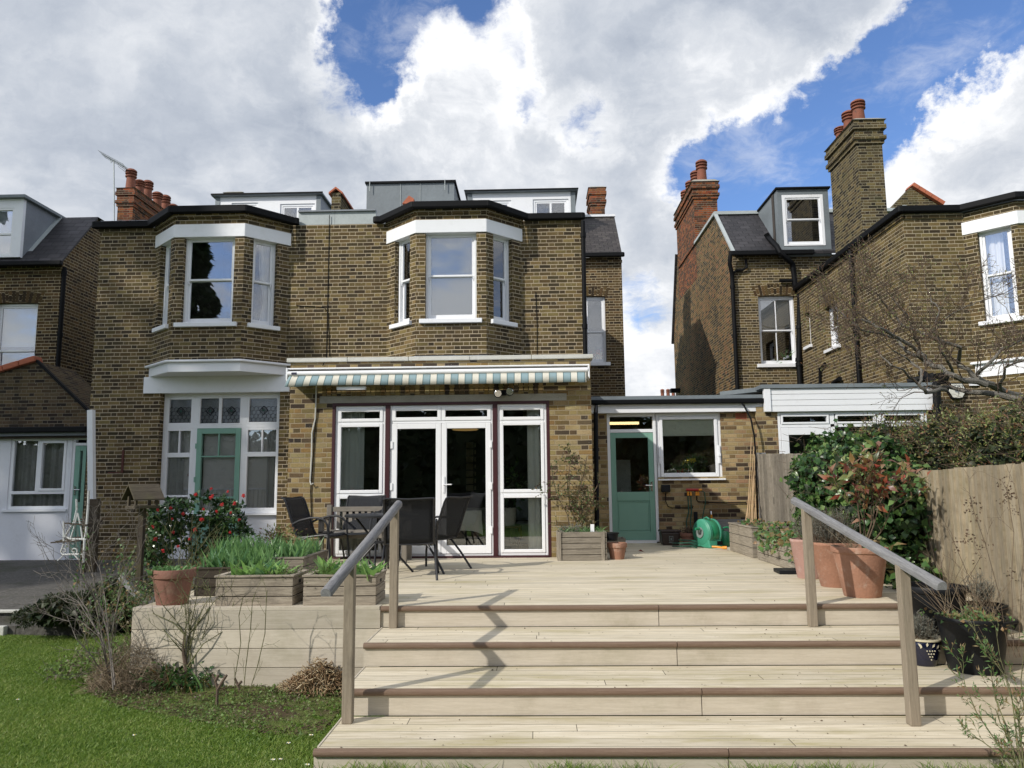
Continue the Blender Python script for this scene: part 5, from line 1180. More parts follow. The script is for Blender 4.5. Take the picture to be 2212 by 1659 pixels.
mb = MB(); mb.xprism([(ab_c.x-.06, ab_c.z+.02), (ab_c.x-.02, ab_c.z+.04), (ab_c.x+.0, ab_c.z+.02), (ab_c.x+.05, ab_c.z+.035), (ab_c.x+.06, ab_c.z+.0), (ab_c.x+.03, ab_c.z-.02), (ab_c.x+.035, ab_c.z-.07), (ab_c.x+.0, ab_c.z-.03), (ab_c.x-.04, ab_c.z-.03)], YW-.077, YW-.0755); mb.build('emblem', 'lead', al)
# distant house whose pots show over the kitchen roof
yd = 60; dh = thing('brick_house', 'distant house of which only three chimney pots show above the kitchen roof', 'house', (9, yd, 0))
zt3 = at(1450, 857, yd).z; MB().box(6, 20, yd, yd+8, 0, zt3-2.5).build('wall', 'brick_back', dh); mb = MB(); mb.quad((6, yd, zt3-2.5), (20, yd, zt3-2.5), (20, yd+4, zt3-1), (6, yd+4, zt3-1)); mb.build('roof', 'slate', dh)
cx = [at(x, 850, yd).x for x in (1437, 1449.5, 1461)]
ch = MB().box(cx[0]-.3, cx[2]+.5, yd+1, yd+1.8, zt3-2.6, zt3-.0).build('chimney', 'brick_red', dh)
for i, x in enumerate(cx): m2 = MB(); pot(m2, (x, yd+1.3, zt3-.02), .75, .16); m2.build('chimney_pot', 'pot_clay', ch, smooth=True); 
# ------------------------------------------------------------------ decking and steps
G0 = -.69; DX0, DX1 = -3.60, 4.0; SX0 = -1.36; GO, RI, ND = .69, .18, 7.05
dk = thing('decking', 'pale composite decking terrace with four wide steps and brown nosings', 'decking', (0, ND, G0))
def slab(name, x0, x1, y0, y1, z, th=.024, mat='deck', par=dk, **k):
    return MB().box(x0, x1, y0, y1, z-th, z).build(name, mat, par, **k)
MB().prism([(DX0, ND), (DX1, ND), (DX1, YK+.02), (ex1+.0, YK+.02), (ex1, YE+.01), (DX0, YE+.01)], -.024, 0).build('deck_floor', 'deck', dk)
for k in range(1, 4):
    y0 = ND-GO*k; slab('tread', SX0, DX1, y0, ND-GO*(k-1)-.03, -RI*k)
    MB().box(SX0-.012, SX0-.001, y0+.03, ND-GO*(k-1)-.01, -RI*k-.15, -RI*k+.004).build('tread_edge', 'composite', dk)
js = {0: [1422], 1: [1460], 2: [1507], 3: [1564]}
for k in range(0, 4):
    y0 = ND-GO*k; z = -RI*k
    xj = gz(js[k][0], {0: 1307, 1: 1385, 2: 1478, 3: 1607}[k], z).x
    for a, b in ((SX0-.02, xj-.003), (xj+.003, DX1)):
        prof = [(0.0, -.040), (-.028, -.040), (-.037, -.034), (-.040, -.022), (-.038, -.010), (-.030, -.002), (-.018, .003), (0.0, .003)]
        vs = []; m_ = len(prof)
        for x in (a, b): vs += [(x, y0+py, z+pz) for py, pz in prof]
        fs = [tuple(range(m_)), tuple(range(m_, 2*m_))[::-1]]+[(i, m_+i, m_+(i+1) % m_, (i+1) % m_) for i in range(m_)]
        uvs = [[(0, 0)]*m_]*2+[[(a, i*.012), (b, i*.012), (b, (i+1)*.012), (a, (i+1)*.012)] for i in range(m_)]
        MB().add(vs, fs, uvs).build('nosing', 'nosing', dk)
        mb = MB(grain=True); mb.box(a, b, y0-.012, y0+.02, z-RI+.002 if k < 3 else G0-.05, z-.042); mb.build('riser', 'composite', dk)
# cladding of the raised part on the left
mb = MB(grain=True); h = .165
for k in range(4):
    mb.box(DX0-.02, SX0-.022, ND-.035, ND, -.026-h*(k+1)+.005-(.08 if k == 3 else 0), -.026-h*k); mb.box(DX0-.02, DX0, ND, YE-.05, -.026-h*(k+1)+.005-(.08 if k == 3 else 0), -.026-h*k)
mb.build('cladding', 'composite', dk, bev=.003)
MB(grain=True).box(DX0-.02, SX0-.03, ND-.035, ND+.1, -.024, .004).build('edge_board', 'composite', dk)
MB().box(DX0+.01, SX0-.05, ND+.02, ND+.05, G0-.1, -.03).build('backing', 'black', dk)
# ------------------------------------------------------------------ ground sheets
def sheet(name, x0, x1, y0, y1, nx, ny, zf, mat):
    xs = np.linspace(x0, x1, nx); ys = np.linspace(y0, y1, ny); X, Y = np.meshgrid(xs, ys); Z = zf(X, Y)
    V = np.stack([X, Y, Z], -1).reshape(-1, 3); i = np.arange(nx-1)[None, :]+np.arange(ny-1)[:, None]*nx; i = i.reshape(-1, 1)
    o = npmesh(name, V, i+np.array([[0, 1, nx+1, nx]]), mat, smooth=True, kind='structure'); return o
def hump(X, Y): return .012*np.sin(X*2.1+1)*np.cos(Y*1.7)+.008*np.sin(X*5.3+Y*3.1)
big = MB(); big.box(-150, 150, -60, 220, G0-.5, G0-.06); gobj = big.build('ground', 'lawn', None, kind='structure')
sheet('lawn', -14, 4.3, -2, 9.62, 120, 90, lambda X, Y: G0+hump(X, Y)*.9, 'lawn')
# planting bed: outline in plan
bedpx = [(175, 1490), (250, 1530), (360, 1545), (470, 1565), (560, 1590), (640, 1600), (700, 1585), (745, 1530), (790, 1480), (780, 1430), (300, 1440), (230, 1400), (190, 1420), (160, 1460)]
bed = [gz(x, y, G0) for x, y in bedpx]
poly = [(p.x, min(p.y, ND-.04)) for p in bed]
def inpoly(X, Y, pl):
    c = np.zeros(X.shape, bool); n = len(pl)
    for i in range(n):
        (x0, y0), (x1, y1) = pl[i], pl[(i+1) % n]
        c ^= ((y0 > Y) != (y1 > Y)) & (X < (x1-x0)*(Y-y0)/(y1-y0+1e-12)+x0)
    return c
bedwide = [(-4.05, 6.8), (-4.35, 8.2), (-4.7, 9.2), (-4.7, 9.75), (-3.6, 9.75), (-3.6, 6.8)]
gx_, gy_ = np.meshgrid(np.linspace(-5.2, -1.3, 140), np.linspace(4.9, 9.8, 170))
zz2 = G0+hump(gx_, gy_)*.9+.006+.008*np.sin(gx_*17+gy_*9)*np.sin(gy_*13)
msk = inpoly(gx_, gy_, poly) | inpoly(gx_, gy_, bedwide)
idx = np.arange(gx_.size).reshape(gx_.shape); q4 = msk[:-1, :-1] & msk[1:, :-1] & msk[:-1, 1:] & msk[1:, 1:]
Fq = np.stack([idx[:-1, :-1][q4], idx[:-1, 1:][q4], idx[1:, 1:][q4], idx[1:, :-1][q4]], -1)
used, inv = np.unique(Fq, return_inverse=True)
npmesh('soil_bed', np.stack([gx_, gy_, zz2], -1).reshape(-1, 3)[used], inv.reshape(-1, 4), 'bed', smooth=True, kind='structure')
# patio at the left
mb = MB(); mb.add([(-16, 9.75, -.44), (-3.7, 9.75, -.44), (-3.7, 15.2, -.29), (-16, 15.2, -.29)], [(0, 1, 2, 3)]); mb.add([(-16, 9.75, -.7), (-5.2, 9.75, -.7), (-5.2, 9.75, -.44), (-16, 9.75, -.44)], [(0, 1, 2, 3)]); mb.build('patio', 'patio', None, kind='structure')
MB().box(-16, -5.6, 9.45, 9.75, -.9, -.57).build('patio_step', 'patio', None, kind='structure')
mb = MB(); mb.box(-16, -5.8, 9.70, 9.78, -.46, -.425); mb.box(-16, -6.4, 9.38, 9.46, -.75, -.565); mb.build('kerb', 'coping', None, kind='structure', bev=.01)
MB().box(4.12, 20, -2, YW+.5, -1.0, -.3).build('neighbour_garden', 'lawn', None, kind='structure')
# ------------------------------------------------------------------ grass: one stuff object of blades
def grassfield(n, xr, yr, h0, h1, test):
    X = rng.uniform(*xr, n); Y = rng.uniform(*yr, n); k = test(X, Y); X, Y = X[k], Y[k]; m = len(X)
    cl = .5+.5*np.sin(X*3.1+2*np.sin(Y*2.3))*np.cos(Y*2.7+X)
    L = rng.uniform(h0, h1, m)*(.65+.6*cl); P = np.stack([X, Y, G0+hump(X, Y)*.9-.004], -1)
    D = rng.normal(size=(m, 3))*[.38, .38, .1]+[.05, .0, 1]
    return blades(P, D, L, rng.uniform(.004, .0075, m), .35, 2)
def vis(X, Y):      # the part of the lawn the camera can see, with a margin
    return (X < SX0+.05) & (Y > 4.1) & (X > -.72*Y-.6) & (~inpoly(X, Y, poly) | (rng.random(X.shape) < np.clip(.5*np.sin(X*3.3+np.sin(Y*4))*np.cos(Y*3.1+X)+.12+(5.75-Y)*.5, .03, .9))) & ~((X > DX0-.03) & (Y > ND-.03)) & ~inpoly(X, Y, bedwide)
parts = [grassfield(330000, (-8.2, -1.3), (4.1, 7.2), .022, .05, vis), grassfield(200000, (-9, -3.6), (7.2, 9.46), .025, .05, vis),
         grassfield(30000, (-1.4, 4.2), (4.0, ND-GO*3-.03), .03, .06, lambda X, Y: Y < ND-GO*3-.02)]
X = rng.uniform(SX0-.1, 3.9, 7000); cl = np.sin(X*5)+np.sin(X*11.3)*.7; k = rng.random(7000) < .4+.35*cl; X = X[k]; m = len(X)
parts.append(blades(np.stack([X, np.full(m, ND-GO*3-.05)-rng.random(m)*.12, np.full(m, G0)], -1), rng.normal(size=(m, 3))*[.5, .3, .1]+[0, .1, 1], rng.uniform(.06, .17, m), .006, .4, 3))
V, Fc = merge(*parts); npmesh('grass', V, Fc, 'grass_blade', kind='stuff')
# low weeds creeping over the bed
def ontop(n, pl, xr, yr):
    X = rng.uniform(*xr, n); Y = rng.uniform(*yr, n); k = inpoly(X, Y, pl); return X[k], Y[k]
X, Y = ontop(26000, poly, (-5, -1.3), (4.9, 7.1)); d = .5+.5*np.sin(X*4+1.3*np.sin(Y*5))*np.cos(Y*4.1+.5); k = rng.random(len(X)) < .12+.88*d**1.5; X, Y = X[k], Y[k]; m = len(X)
P = np.stack([X+rng.normal(size=m)*.05, np.minimum(Y+rng.normal(size=m)*.07, ND-.06), G0+.006+rng.random(m)*.035], -1); V, Fc = leaves(P, rng.normal(size=(m, 3))*[1, 1, .35]+[0, 0, .3], rng.uniform(.012, .03, m), .75)
nb = len(P)//3; v2 = blades(P[:nb], rng.normal(size=(nb, 3))*[.4, .4, .1]+[0, 0, 1], .04, .004, .3, 2)
V, Fc = merge((V, Fc), v2); npmesh('weeds', V, Fc, 'weed_leaf', kind='stuff')
X, Y = ontop(6000, poly, (-5, -1.3), (4.9, 7.1)); k = np.sin(X*2.7+1)*np.cos(Y*3.5) > -.1; X, Y = X[k], Y[k]; m = len(X); A = np.stack([X, Y, np.full(m, G0+.025)], -1); B = A+nrm(rng.normal(size=(m, 3))*[1, 1, .2])*rng.uniform(.01, .045, m)[:, None]
V, Fc = sticks(A, B, .0035, .003); npmesh('clippings', V, Fc, 'clippings', kind='stuff')
# daisies
for i, (x, y) in enumerate([(38, 1511), (291, 1588), (623, 1605), (672, 1588), (607, 1640), (698, 1648), (590, 1641), (664, 1652), (700, 1620)]):
    p = gz(x, y, G0+.04); n = 12; a = np.arange(n)*2*PI/n; V, Fc = leaves(np.tile([p.x, p.y, p.z], (n, 1)), np.stack([np.cos(a), np.sin(a), np.full(n, .25)], -1), .016, .5, .1, .1); 
    mb = MB(); mb.tube([(p.x, p.y, G0), (p.x, p.y, p.z)], .0015, 4); mb.base = Vector((p.x, p.y, G0)); 
    t = solo(mb, 'daisy', 'twig_green', 'small white daisy growing in the lawn in front of the planting bed', 'flower', (p.x, p.y, G0), 'daisies in the lawn'); npmesh('petal', V, Fc, 'white_flower', t)
    MB().lathe([(.005, 0), (.006, .003), (.002, .006)], (p.x, p.y, p.z), 8).build('disc', 'yellow_flower', t)
# dead leaves on the boards
lf = [(1378, 1192, 0, 'red leaf lying on the decking in front of the green door'), (1526+70, 1193+2, 0, 'red leaf lying on the decking beyond the hose reel'), (1375, 1435, -.36, 'curled brown leaf on the third tread'), (1090, 1437, -.36, 'thin brown twig lying on the third tread'), (1340, 1650, G0+.04, 'red leaf in the grass before the bottom step'), (1850, 1243, 0, 'red leaf lying near the black tray')]
for x, y, z, lab in lf:
    p = gz(x, y, z); 
    V, Fc = leaves(np.array([[p.x, p.y, p.z+.012]]), np.array([[1, .2, .0]]), .1, .5 if 'twig' not in lab else .08, .3, .2, N=np.array([[0, 0, 1.0]]))
    o = npmesh('fallen_leaf', V-np.array([p.x, p.y, p.z]), Fc, 'fallen_leaf' if 'red' in lab else 'dry_twig'); o.location = p; BASE[o.name] = p; tag(o, lab, 'leaf')

# crumbs of soil and leaf on the boards
n = 260; X = rng.uniform(SX0+.1, 3.6, n); k = rng.integers(0, 4, n); Y = np.where(k == 0, rng.uniform(ND, YE-.1, n), ND-GO*k+rng.random(n)*.6); P = np.stack([X, Y, -RI*k+.004], -1)
V, Fc = leaves(P, rng.normal(size=(n, 3))*[1, 1, .1], rng.uniform(.008, .022, n), .6, .2, .1, N=np.tile([[0, 0, 1.0]], (n, 1))); npmesh('leaf_litter', V, Fc, 'clippings', kind='stuff')
wood('bird_wood', (.055, .045, .032), (.12, .10, .072), stain=.4, alg=.3)
# ------------------------------------------------------------------ handrails
def rail(post_px, near, far, label):
    P = [gz(x, y, z) for x, y, z in post_px]; a, b = near, far
    t = thing('handrail', label, 'handrail', P[0])
    X = [p.x for p in P]; k = (X[1]-X[0])/(P[1].y-P[0].y); d0 = P[0]
    A = Vector((X[0]+k*(a[0]-P[0].y), a[0], a[1])); B = Vector((X[0]+k*(b[0]-P[0].y), b[0], b[1])); d = (B-A)
    for p in P:
        zt_ = A.z+d.z*(p.y-A.y)/d.y-.012; mb = MB(grain=True); sl_ = d.z/d.y*.042
        vs = [(p.x+sx*.036, p.y+sy*.036, p.z if lo else zt_+sy*sl_) for lo in (1, 0) for sy in (-1, 1) for sx in (-1, 1)]
        fs = [(0, 2, 3, 1), (4, 5, 7, 6), (0, 1, 5, 4), (2, 6, 7, 3), (0, 4, 6, 2), (1, 3, 7, 5)]
        r = random.random()*5; uv = [[(vs[k_][2]+r, vs[k_][0]+vs[k_][1]+r) for k_ in f] for f in fs]
        MB().add(vs, fs, uv).build('post', 'wood_post', t, bev=.006)
    # rounded top rail with a flat underside
    dn = d.normalized(); sx = dn.cross(Vector((0, 0, 1))).normalized(); sz = sx.cross(dn); n = 10; prof = [(-.033, -.024), (.033, -.024)]+[(.036*math.cos(PI*i/n), .0+.034*math.sin(PI*i/n)) for i in range(n+1)]
    L = d.length; m_ = len(prof); vs = []; T = [0, .008, L-.008, L]; sc = [.86, 1, 1, .86]
    for tt, s_ in zip(T, sc): vs += [tuple(A+dn*tt+sx*x*s_+sz*z*s_) for x, z in prof]
    fs = []; uvs = []; acc = [0]
    for i in range(m_): acc.append(acc[-1]+math.dist(prof[i], prof[(i+1) % m_]))
    for j in range(3):
        for i in range(m_):
            fs.append((j*m_+i, j*m_+(i+1) % m_, (j+1)*m_+(i+1) % m_, (j+1)*m_+i)); uvs.append([(T[j], acc[i]), (T[j], acc[i+1]), (T[j+1], acc[i+1]), (T[j+1], acc[i])])
    fs += [tuple(range(m_))[::-1], tuple(range(3*m_, 4*m_))]; uvs += [[(x*.3, z) for x, z in prof]]*2
    MB().add(vs, fs, uvs).build('rail', 'wood_grey', t, smooth=True)
rail([(751, 1561, -.54), (850, 1356, -.18)], (4.92, .405), (7.2, .905), 'weathered round topped handrail on two posts at the left of the steps')
rail([(1974, 1566, -.54), (1756, 1353, -.18)], (4.98, .415), (7.25, .90), 'weathered round topped handrail on two posts in front of the terracotta pots')
# ------------------------------------------------------------------ fences
def fence(name, X, y0, y1, zb, ztf, mat, label, bw=.105):
    t = thing('fence', label, 'fence', (X, y0, zb)); mb = MB(grain=False); y = y0; i = 0
    while y < y1:
        w = bw*random.uniform(.93, 1.05); z = ztf(y)+random.uniform(-.008, .008); tl = random.uniform(-.004, .004)
        vs = [(X-.014+tl, y, zb), (X+.010, y+w+.012, zb), (X+.010, y+w+.012, z), (X-.014+tl, y, z), (X+.016, y, zb), (X+.02, y+w+.012, zb), (X+.02, y+w+.012, z), (X+.016, y, z)]
        fs = [(0, 1, 2, 3)[::-1], (4, 5, 6, 7), (0, 3, 7, 4), (1, 5, 6, 2), (2, 6, 7, 3)]; r = random.random()*7
        mb.add(vs, fs, [[(vs[k][2]+r, vs[k][1]+r) for k in f] for f in fs]); y += w; i += 1
    mb.build('boards', mat, t)
    n = max(2, int((y1-y0)/1.8)+1)
    for k in range(n): yy = y0+(y1-y0)*k/(n-1); MB(grain=True).box(X+.03, X+.12, yy-.05, yy+.05, zb-.1, ztf(yy)-.03).build('post', mat, t)
    for z in (zb+.25, zb+1.2): MB(grain=True).box(X+.021, X+.06, y0, y1, z, z+.09).build('arris_rail', mat, t)
    return t
fence('fence', 4.02, 3.2, 8.9, G0-.1, lambda y: 1.215-.022*(y-6), 'fence_wood', 'sunlit close board timber fence on the right behind the terracotta pots')
fence('fence', 4.0, 8.95, 13.95, -.1, lambda y: 1.40+.035*(y-9), 'fence_grey', 'grey close board timber fence beside the bamboo canes, partly under ivy')
# ------------------------------------------------------------------ wooden planters
def planter(x0, x1, y0, y1, h, n, mat, label, z=0, rim=True, hole=False, soil=.03, group=None, posts=False):
    t = thing('wooden_planter', label, 'planter', ((x0+x1)/2, y0, z), group); bh = h/n
    for k in range(n):
        a, b = z+k*bh+.004, z+(k+1)*bh-.004
        mb = MB(grain=True); j = random.uniform(-.002, .002)
        mb.box(x0, x1, y0+j, y0+.022+j, a, b); mb.box(x0, x1, y1-.022, y1, a, b); mb.box(x0, x0+.022, y0+.024, y1-.024, a, b); mb.box(x1-.022, x1, y0+.024, y1-.024, a, b)
        mb.build('side_boards', mat, t, bev=.003)
    if rim:
        mb = MB(grain=True); e = .012; mb.box(x0-e, x1+e, y0-e, y0+.045, z+h, z+h+.018); mb.box(x0-e, x1+e, y1-.045, y1+e, z+h, z+h+.018); mb.box(x0-e, x0+.045, y0+.047, y1-.047, z+h, z+h+.018); mb.box(x1-.045, x1+e, y0+.047, y1-.047, z+h, z+h+.018); mb.build('rim', mat, t, bev=.003)
    if hole: MB().box(x1-.001, x1+.002, (y0+y1)/2-.05, (y0+y1)/2+.03, z+h*.72, z+h*.84).build('handle_slot', 'black', t)
    if posts:
        for px in (x0+.022, x1-.06):
            for yy in (y0-.018,): MB(grain=True).box(px-.02, px+.03, yy, yy+.018, z, z+h).build('corner_batten', mat, t)
    mb = MB(); mb.box(x0+.022, x1-.022, y0+.024, y1-.024, z+.02, z+h-soil); mb.build('soil', 'soil', t); return t
def plantbed(name, mat, t, x0, x1, y0, y1, z, n, L, w, sp=.3, droop=.3, seg=3):
    P = np.stack([rng.uniform(x0, x1, n), rng.uniform(y0, y1, n), np.full(n, z)], -1); D = rng.normal(size=(n, 3))*[sp, sp, .1]+[0, 0, 1]
    V, Fc = blades(P, D, rng.uniform(L*.6, L*1.15, n), w, droop, seg); return npmesh(name, V, Fc, mat, t)
def clump(t, name, mat, c, rad, n, L, w, sq=.7):
    P = np.array(c)+rng.normal(size=(n, 3))*np.array(rad)*.5; D = nrm(P-np.array(c))+rng.normal(size=(n, 3))*.4+[0, 0, .3]; V, Fc = leaves(P, D, rng.uniform(L*.6, L*1.2, n), w); return npmesh(name, V, Fc, mat, t)
p0, p1 = gz(465, 1307, 0), gz(650, 1306, 0); q0_, q1_ = gz(655, 1305, 0), gz(828, 1304, 0); yy = ND+.05
def XX(px, y_, Y): return at(px, y_, Y).x
pl = planter(XX(465, 1280, yy), XX(632, 1280, yy), yy, yy+.45, .255, 3, 'wood_planter', 'weathered three board planter beside the terracotta pot on the raised deck', hole=True)
xa, xb = XX(475, 1280, yy), XX(628, 1280, yy)
def tuft(t, x, y, z, n, L, w, mat='tulip_leaf', sp=.35):
    P = np.array([x, y, z])+rng.normal(size=(n, 3))*[.025, .025, 0]; D = rng.normal(size=(n, 3))*[sp, sp, .1]+[0, 0, 1]; V, Fc = blades(P, D, rng.uniform(L*.6, L*1.1, n), w, .3, 4); return V, Fc
parts = [tuft(pl, rng.uniform(xa+.08, xb-.05), rng.uniform(yy+.06, yy+.4), .22, 6, .22, .055) for _ in range(13)]; V, Fc = merge(*parts); npmesh('tulip_leaf', V, Fc, 'tulip_leaf', pl)
clump(pl, 'creeping_plant', 'weed_leaf', (xb-.12, yy+.15, .27), (.16, .12, .05), 700, .02, .6)
pl = planter(XX(655, 1280, yy), XX(812, 1280, yy), yy, yy+.45, .255, 3, 'wood_planter', 'weathered three board planter directly behind the lower end of the left handrail', hole=True)
xa, xb = XX(665, 1280, yy), XX(805, 1280, yy)
parts = [tuft(pl, rng.uniform(xa+.05, xb-.02), rng.uniform(yy+.06, yy+.4), .22, 6, .24, .06) for _ in range(12)]; V, Fc = merge(*parts); npmesh('tulip_leaf', V, Fc, 'tulip_leaf', pl)
clump(pl, 'creeping_plant', 'weed_leaf', (xa+.2, yy+.12, .28), (.2, .12, .07), 1100, .02, .6)
y2 = 7.75
pl = planter(XX(420, 1260, y2), XX(560, 1260, y2), y2, y2+.5, .26, 3, 'wood_dark', 'dark wooden planter full of iris leaves behind the terracotta pot')
plantbed('iris_leaf', 'iris_leaf', pl, XX(425, 1260, y2), XX(560, 1260, y2), y2+.05, y2+.45, .22, 230, .26, .03, .22, .2)
y3 = 8.7
pl = planter(XX(560, 1210, y3), XX(655, 1210, y3), y3, y3+1.0, .27, 3, 'wood_crate', 'narrow planter of iris leaves next to the black sling chair on the left')
plantbed('iris_leaf', 'iris_leaf', pl, XX(565, 1210, y3), XX(650, 1210, y3), y3+.05, y3+.95, .25, 230, .26, .028, .2, .2)
clump(pl, 'brown_shrub', 'hedge_leaf', (XX(600, 1150, 9.5), 9.5, .42), (.22, .15, .16), 600, .05, .4)
y4 = 8.35
pl = planter(XX(440, 1200, y4), XX(545, 1200, y4), y4, y4+.9, .27, 3, 'wood_dark', 'planter of tall iris leaves between the camellia and the brick wall')
plantbed('iris_leaf', 'iris_leaf', pl, XX(442, 1200, y4), XX(548, 1200, y4), y4+.05, y4+.85, .25, 300, .32, .03, .2, .2)
y5 = gz(1258, 1211, 0).y
pl = planter(XX(1204, 1180, y5), XX(1311, 1180, y5), y5, y5+.45, .40, 5, 'wood_crate', 'tall slatted crate planter between the french doors and the green door', rim=False, posts=True)
parts = [tuft(pl, rng.uniform(XX(1215, 1180, y5), XX(1305, 1180, y5)), y5+rng.uniform(.05, .3), .37, 10, .16, .012, sp=.6) for _ in range(16)]; V, Fc = merge(*parts); npmesh('bulb_leaf', V, Fc, 'iris_leaf', pl)
clump(pl, 'creeping_plant', 'lavender_leaf', (XX(1235, 1140, y5), y5+.12, .43), (.2, .1, .06), 500, .03, .4)
MB().prism([(XX(1277, 1180, y5), y5+.05), (XX(1285, 1180, y5), y5+.05), (XX(1285, 1180, y5), y5+.07), (XX(1277, 1180, y5), y5+.07)], .38, .50).build('plant_label', 'white', pl)
y6 = 12.3; pl = planter(XX(1312, 1180, y6), XX(1352, 1180, y6), y6, y6+.4, .22, 2, 'wood_crate', 'small low crate behind the terracotta pot near the green door', rim=False)
# right hand raised beds
b1 = planter(3.12, 3.95, gz(1722, 1240, 0).y, 11.1, .30, 3, 'wood_crate', 'long low timber raised bed with strawberry leaves under the ivy', rim=False)
def trail(t, n, xr, yr, zr, L, mat='bramble_leaf'):
    P = np.stack([rng.uniform(*xr, n), rng.uniform(*yr, n), rng.uniform(*zr, n)], -1); m = .5+.5*np.sin(P[:, 1]*6+P[:, 2]*9); P = P[rng.random(n) < .25+.75*m]; n = len(P)
    V, Fc = leaves(P, rng.normal(size=(n, 3))*[.8, .8, .5]+[-.7, -.3, .1], rng.uniform(L*.6, L*1.2, n), .8, .2, .2, N=np.array([[-.5, -.6, .6]])); return npmesh('strawberry_leaf', V, Fc, mat, t)
trail(b1, 1000, (3.12, 3.9), (9.0, 11.2), (.29, .42), .09); trail(b1, 170, (3.03, 3.14), (9.0, 11.0), (.14, .36), .075)
b2 = planter(3.1, 3.95, 11.25, 12.55, .42, 3, 'wood_crate', 'taller timber raised bed in front of the bamboo canes', rim=True)
trail(b2, 200, (3.2, 3.9), (11.3, 12.4), (.40, .48), .07)
b3 = planter(2.95, 3.9, 13.78, 14.15, .42, 3, 'wood_grey', 'grey timber box against the kitchen wall behind the watering can', rim=False)
# ------------------------------------------------------------------ pots
def flowerpot(name, label, mat, c, r0, r1, h, rim=.04, rimw=1.06, soilz=.04, group=None, inner='soil', rimmat=None, n=36):
    t = thing(name, label, 'plant pot', c, group); m = MB(); x, y, z = c
    m.lathe([(r0*.97, 0), (r0, .01), (r0+(r1-r0)*(1-rim*1.2/h), h-rim*1.2), (r1*rimw*.985, h-rim*1.05), (r1*rimw, h-rim*.8), (r1*rimw, h-.008), (r1*rimw*.985, h), (r1*.93, h), (r1*.90, h-soilz-.01)], (x, y, z), n)
    m.f = [f for f in m.f if len(f) == 4 or len(f) == n and f[0] < n or 0]; m.uv = m.uv[:len(m.f)]
    m.build('pot', mat, t, smooth=True)
    MB().lathe([(r1*.905, -.004), (r1*.905, 0)], (x, y, z+h-soilz), n).build('soil', inner, t); return t
cc = gz(385, 1300, 0); tp = flowerpot('terracotta_pot', 'brown terracotta pot with mossy rim and short tulip leaves on the left corner', 'terracotta_dark', (cc.x, ND+.22, 0), .14, .19, .32, .07, 1.04)
parts = [tuft(tp, cc.x+rng.uniform(-.15, .15), ND+.22+rng.uniform(-.14, .14), .28, 7, .1, .03, sp=.6) for _ in range(24)]; V, Fc = merge(*parts); npmesh('tulip_leaf', V, Fc, 'camellia_leaf' if 0 else 'iris_leaf', tp)
def potc(px, py, z, r): c = gz(px, py, z); return (c.x, c.y+r*.6, z)
potA = flowerpot('terracotta_pot', 'pale pinkish terracotta pot, rearmost of the three big pots', 'terracotta_pale', potc(1758, 1250, 0, .15), .145, .205, .43, .03, 1.01)
potB = flowerpot('terracotta_pot', 'big terracotta pot with grey lavender, middle of the three big pots', 'terracotta', potc(1812, 1269, 0, .16), .14, .235, .45, .03, 1.0)
potC = flowerpot('terracotta_pot', 'big terracotta pot with the red leaved shrub, front of the three big pots', 'terracotta', potc(1874, 1291, 0, .18), .165, .25, .46, .05, 1.02)
potD = flowerpot('black_pot', 'large black plastic pot on the top step behind the right handrail', 'black_plastic', (3.34, 6.72, -.18), .185, .245, .38, .045, 1.05, .09)
potE = flowerpot('black_pot', 'small black plastic pot of dry stalks between the large pot and the tub', 'black_plastic', (3.68, 6.62, -.18), .13, .17, .24, .04, 1.05)
cE = gz(2135, 1462, -.36); tub = flowerpot('black_tub', 'wide black rubber tub with mint on the second step beside the fence', 'black_plastic', (cE.x+.02, cE.y+.2, -.36), .185, .245, .40, .03, 1.02, .05)
mb = MB(); mb.tube([(cE.x+.1, cE.y-.04, -.02), (cE.x+.1, cE.y-.10, .035), (cE.x+.22, cE.y-.04, .035), (cE.x+.22, cE.y+.01, -.02)], .012, 6); mb.build('handle', 'black_plastic', tub, smooth=True)
cB = gz(2010, 1441, -.36); bp = thing('glazed_pot', 'dark blue glazed pot with cream leaf pattern and small lavender', 'plant pot', (cB.x, cB.y+.08, -.36)); bx, by = cB.x, cB.y+.09
m = MB(); m.lathe([(.085, 0), (.09, .01), (.105, .06), (.12, .13), (.122, .17), (.115, .188), (.125, .196)], (bx, by, -.36), 32); m.f = m.f[:-1]; m.uv = m.uv[:-1]; m.build('pot', 'blue_glaze', bp, smooth=True)
MB().lathe([(.118, .19), (.13, .192), (.131, .203), (.122, .206), (.112, .2)], (bx, by, -.36), 32).build('rim', 'cream_glaze', bp, smooth=True)
def onpot(a, z, r=.1235): 
    rr = {0: r}[0]*(1 if z > .1 else .95); return (bx+rr*math.sin(a), by-rr*math.cos(a), -.36+z)
mb = MB()
for i in range(4):
    for j in range(4-i): 
        p = onpot(-.25+.16*j+.08*i, .125-.022*i); mb.lathe([(.0, -.007), (.0065, 0), (.0, .007)], p, 8)
for (a, z, da, dz) in [(-.5, .15, -.25, .03), (-.25, .155, .05, .035), (.35, .14, .25, .03), (.45, .13, .35, -.01), (.05, .15, .2, .03), (-.6, .14, .05, .03)]:
    p = Vector(onpot(a, z)); q2 = Vector(onpot(a+da, z+dz)); n = Vector((math.sin(a), -math.cos(a), 0)); mid = (p+q2)/2+n*.004; s_ = (q2-p).cross(n).normalized()*.009
    mb.quad(tuple(p+n*.003), tuple(mid+s_), tuple(q2+n*.003), tuple(mid-s_))
mb.build('leaf_pattern', 'cream_glaze', bp)
potG = flowerpot('black_pot', 'black plastic pot cut by the right edge of the photo', 'black_plastic', (3.72, 5.42, -.36), .15, .2, .3, .03, 1.04)
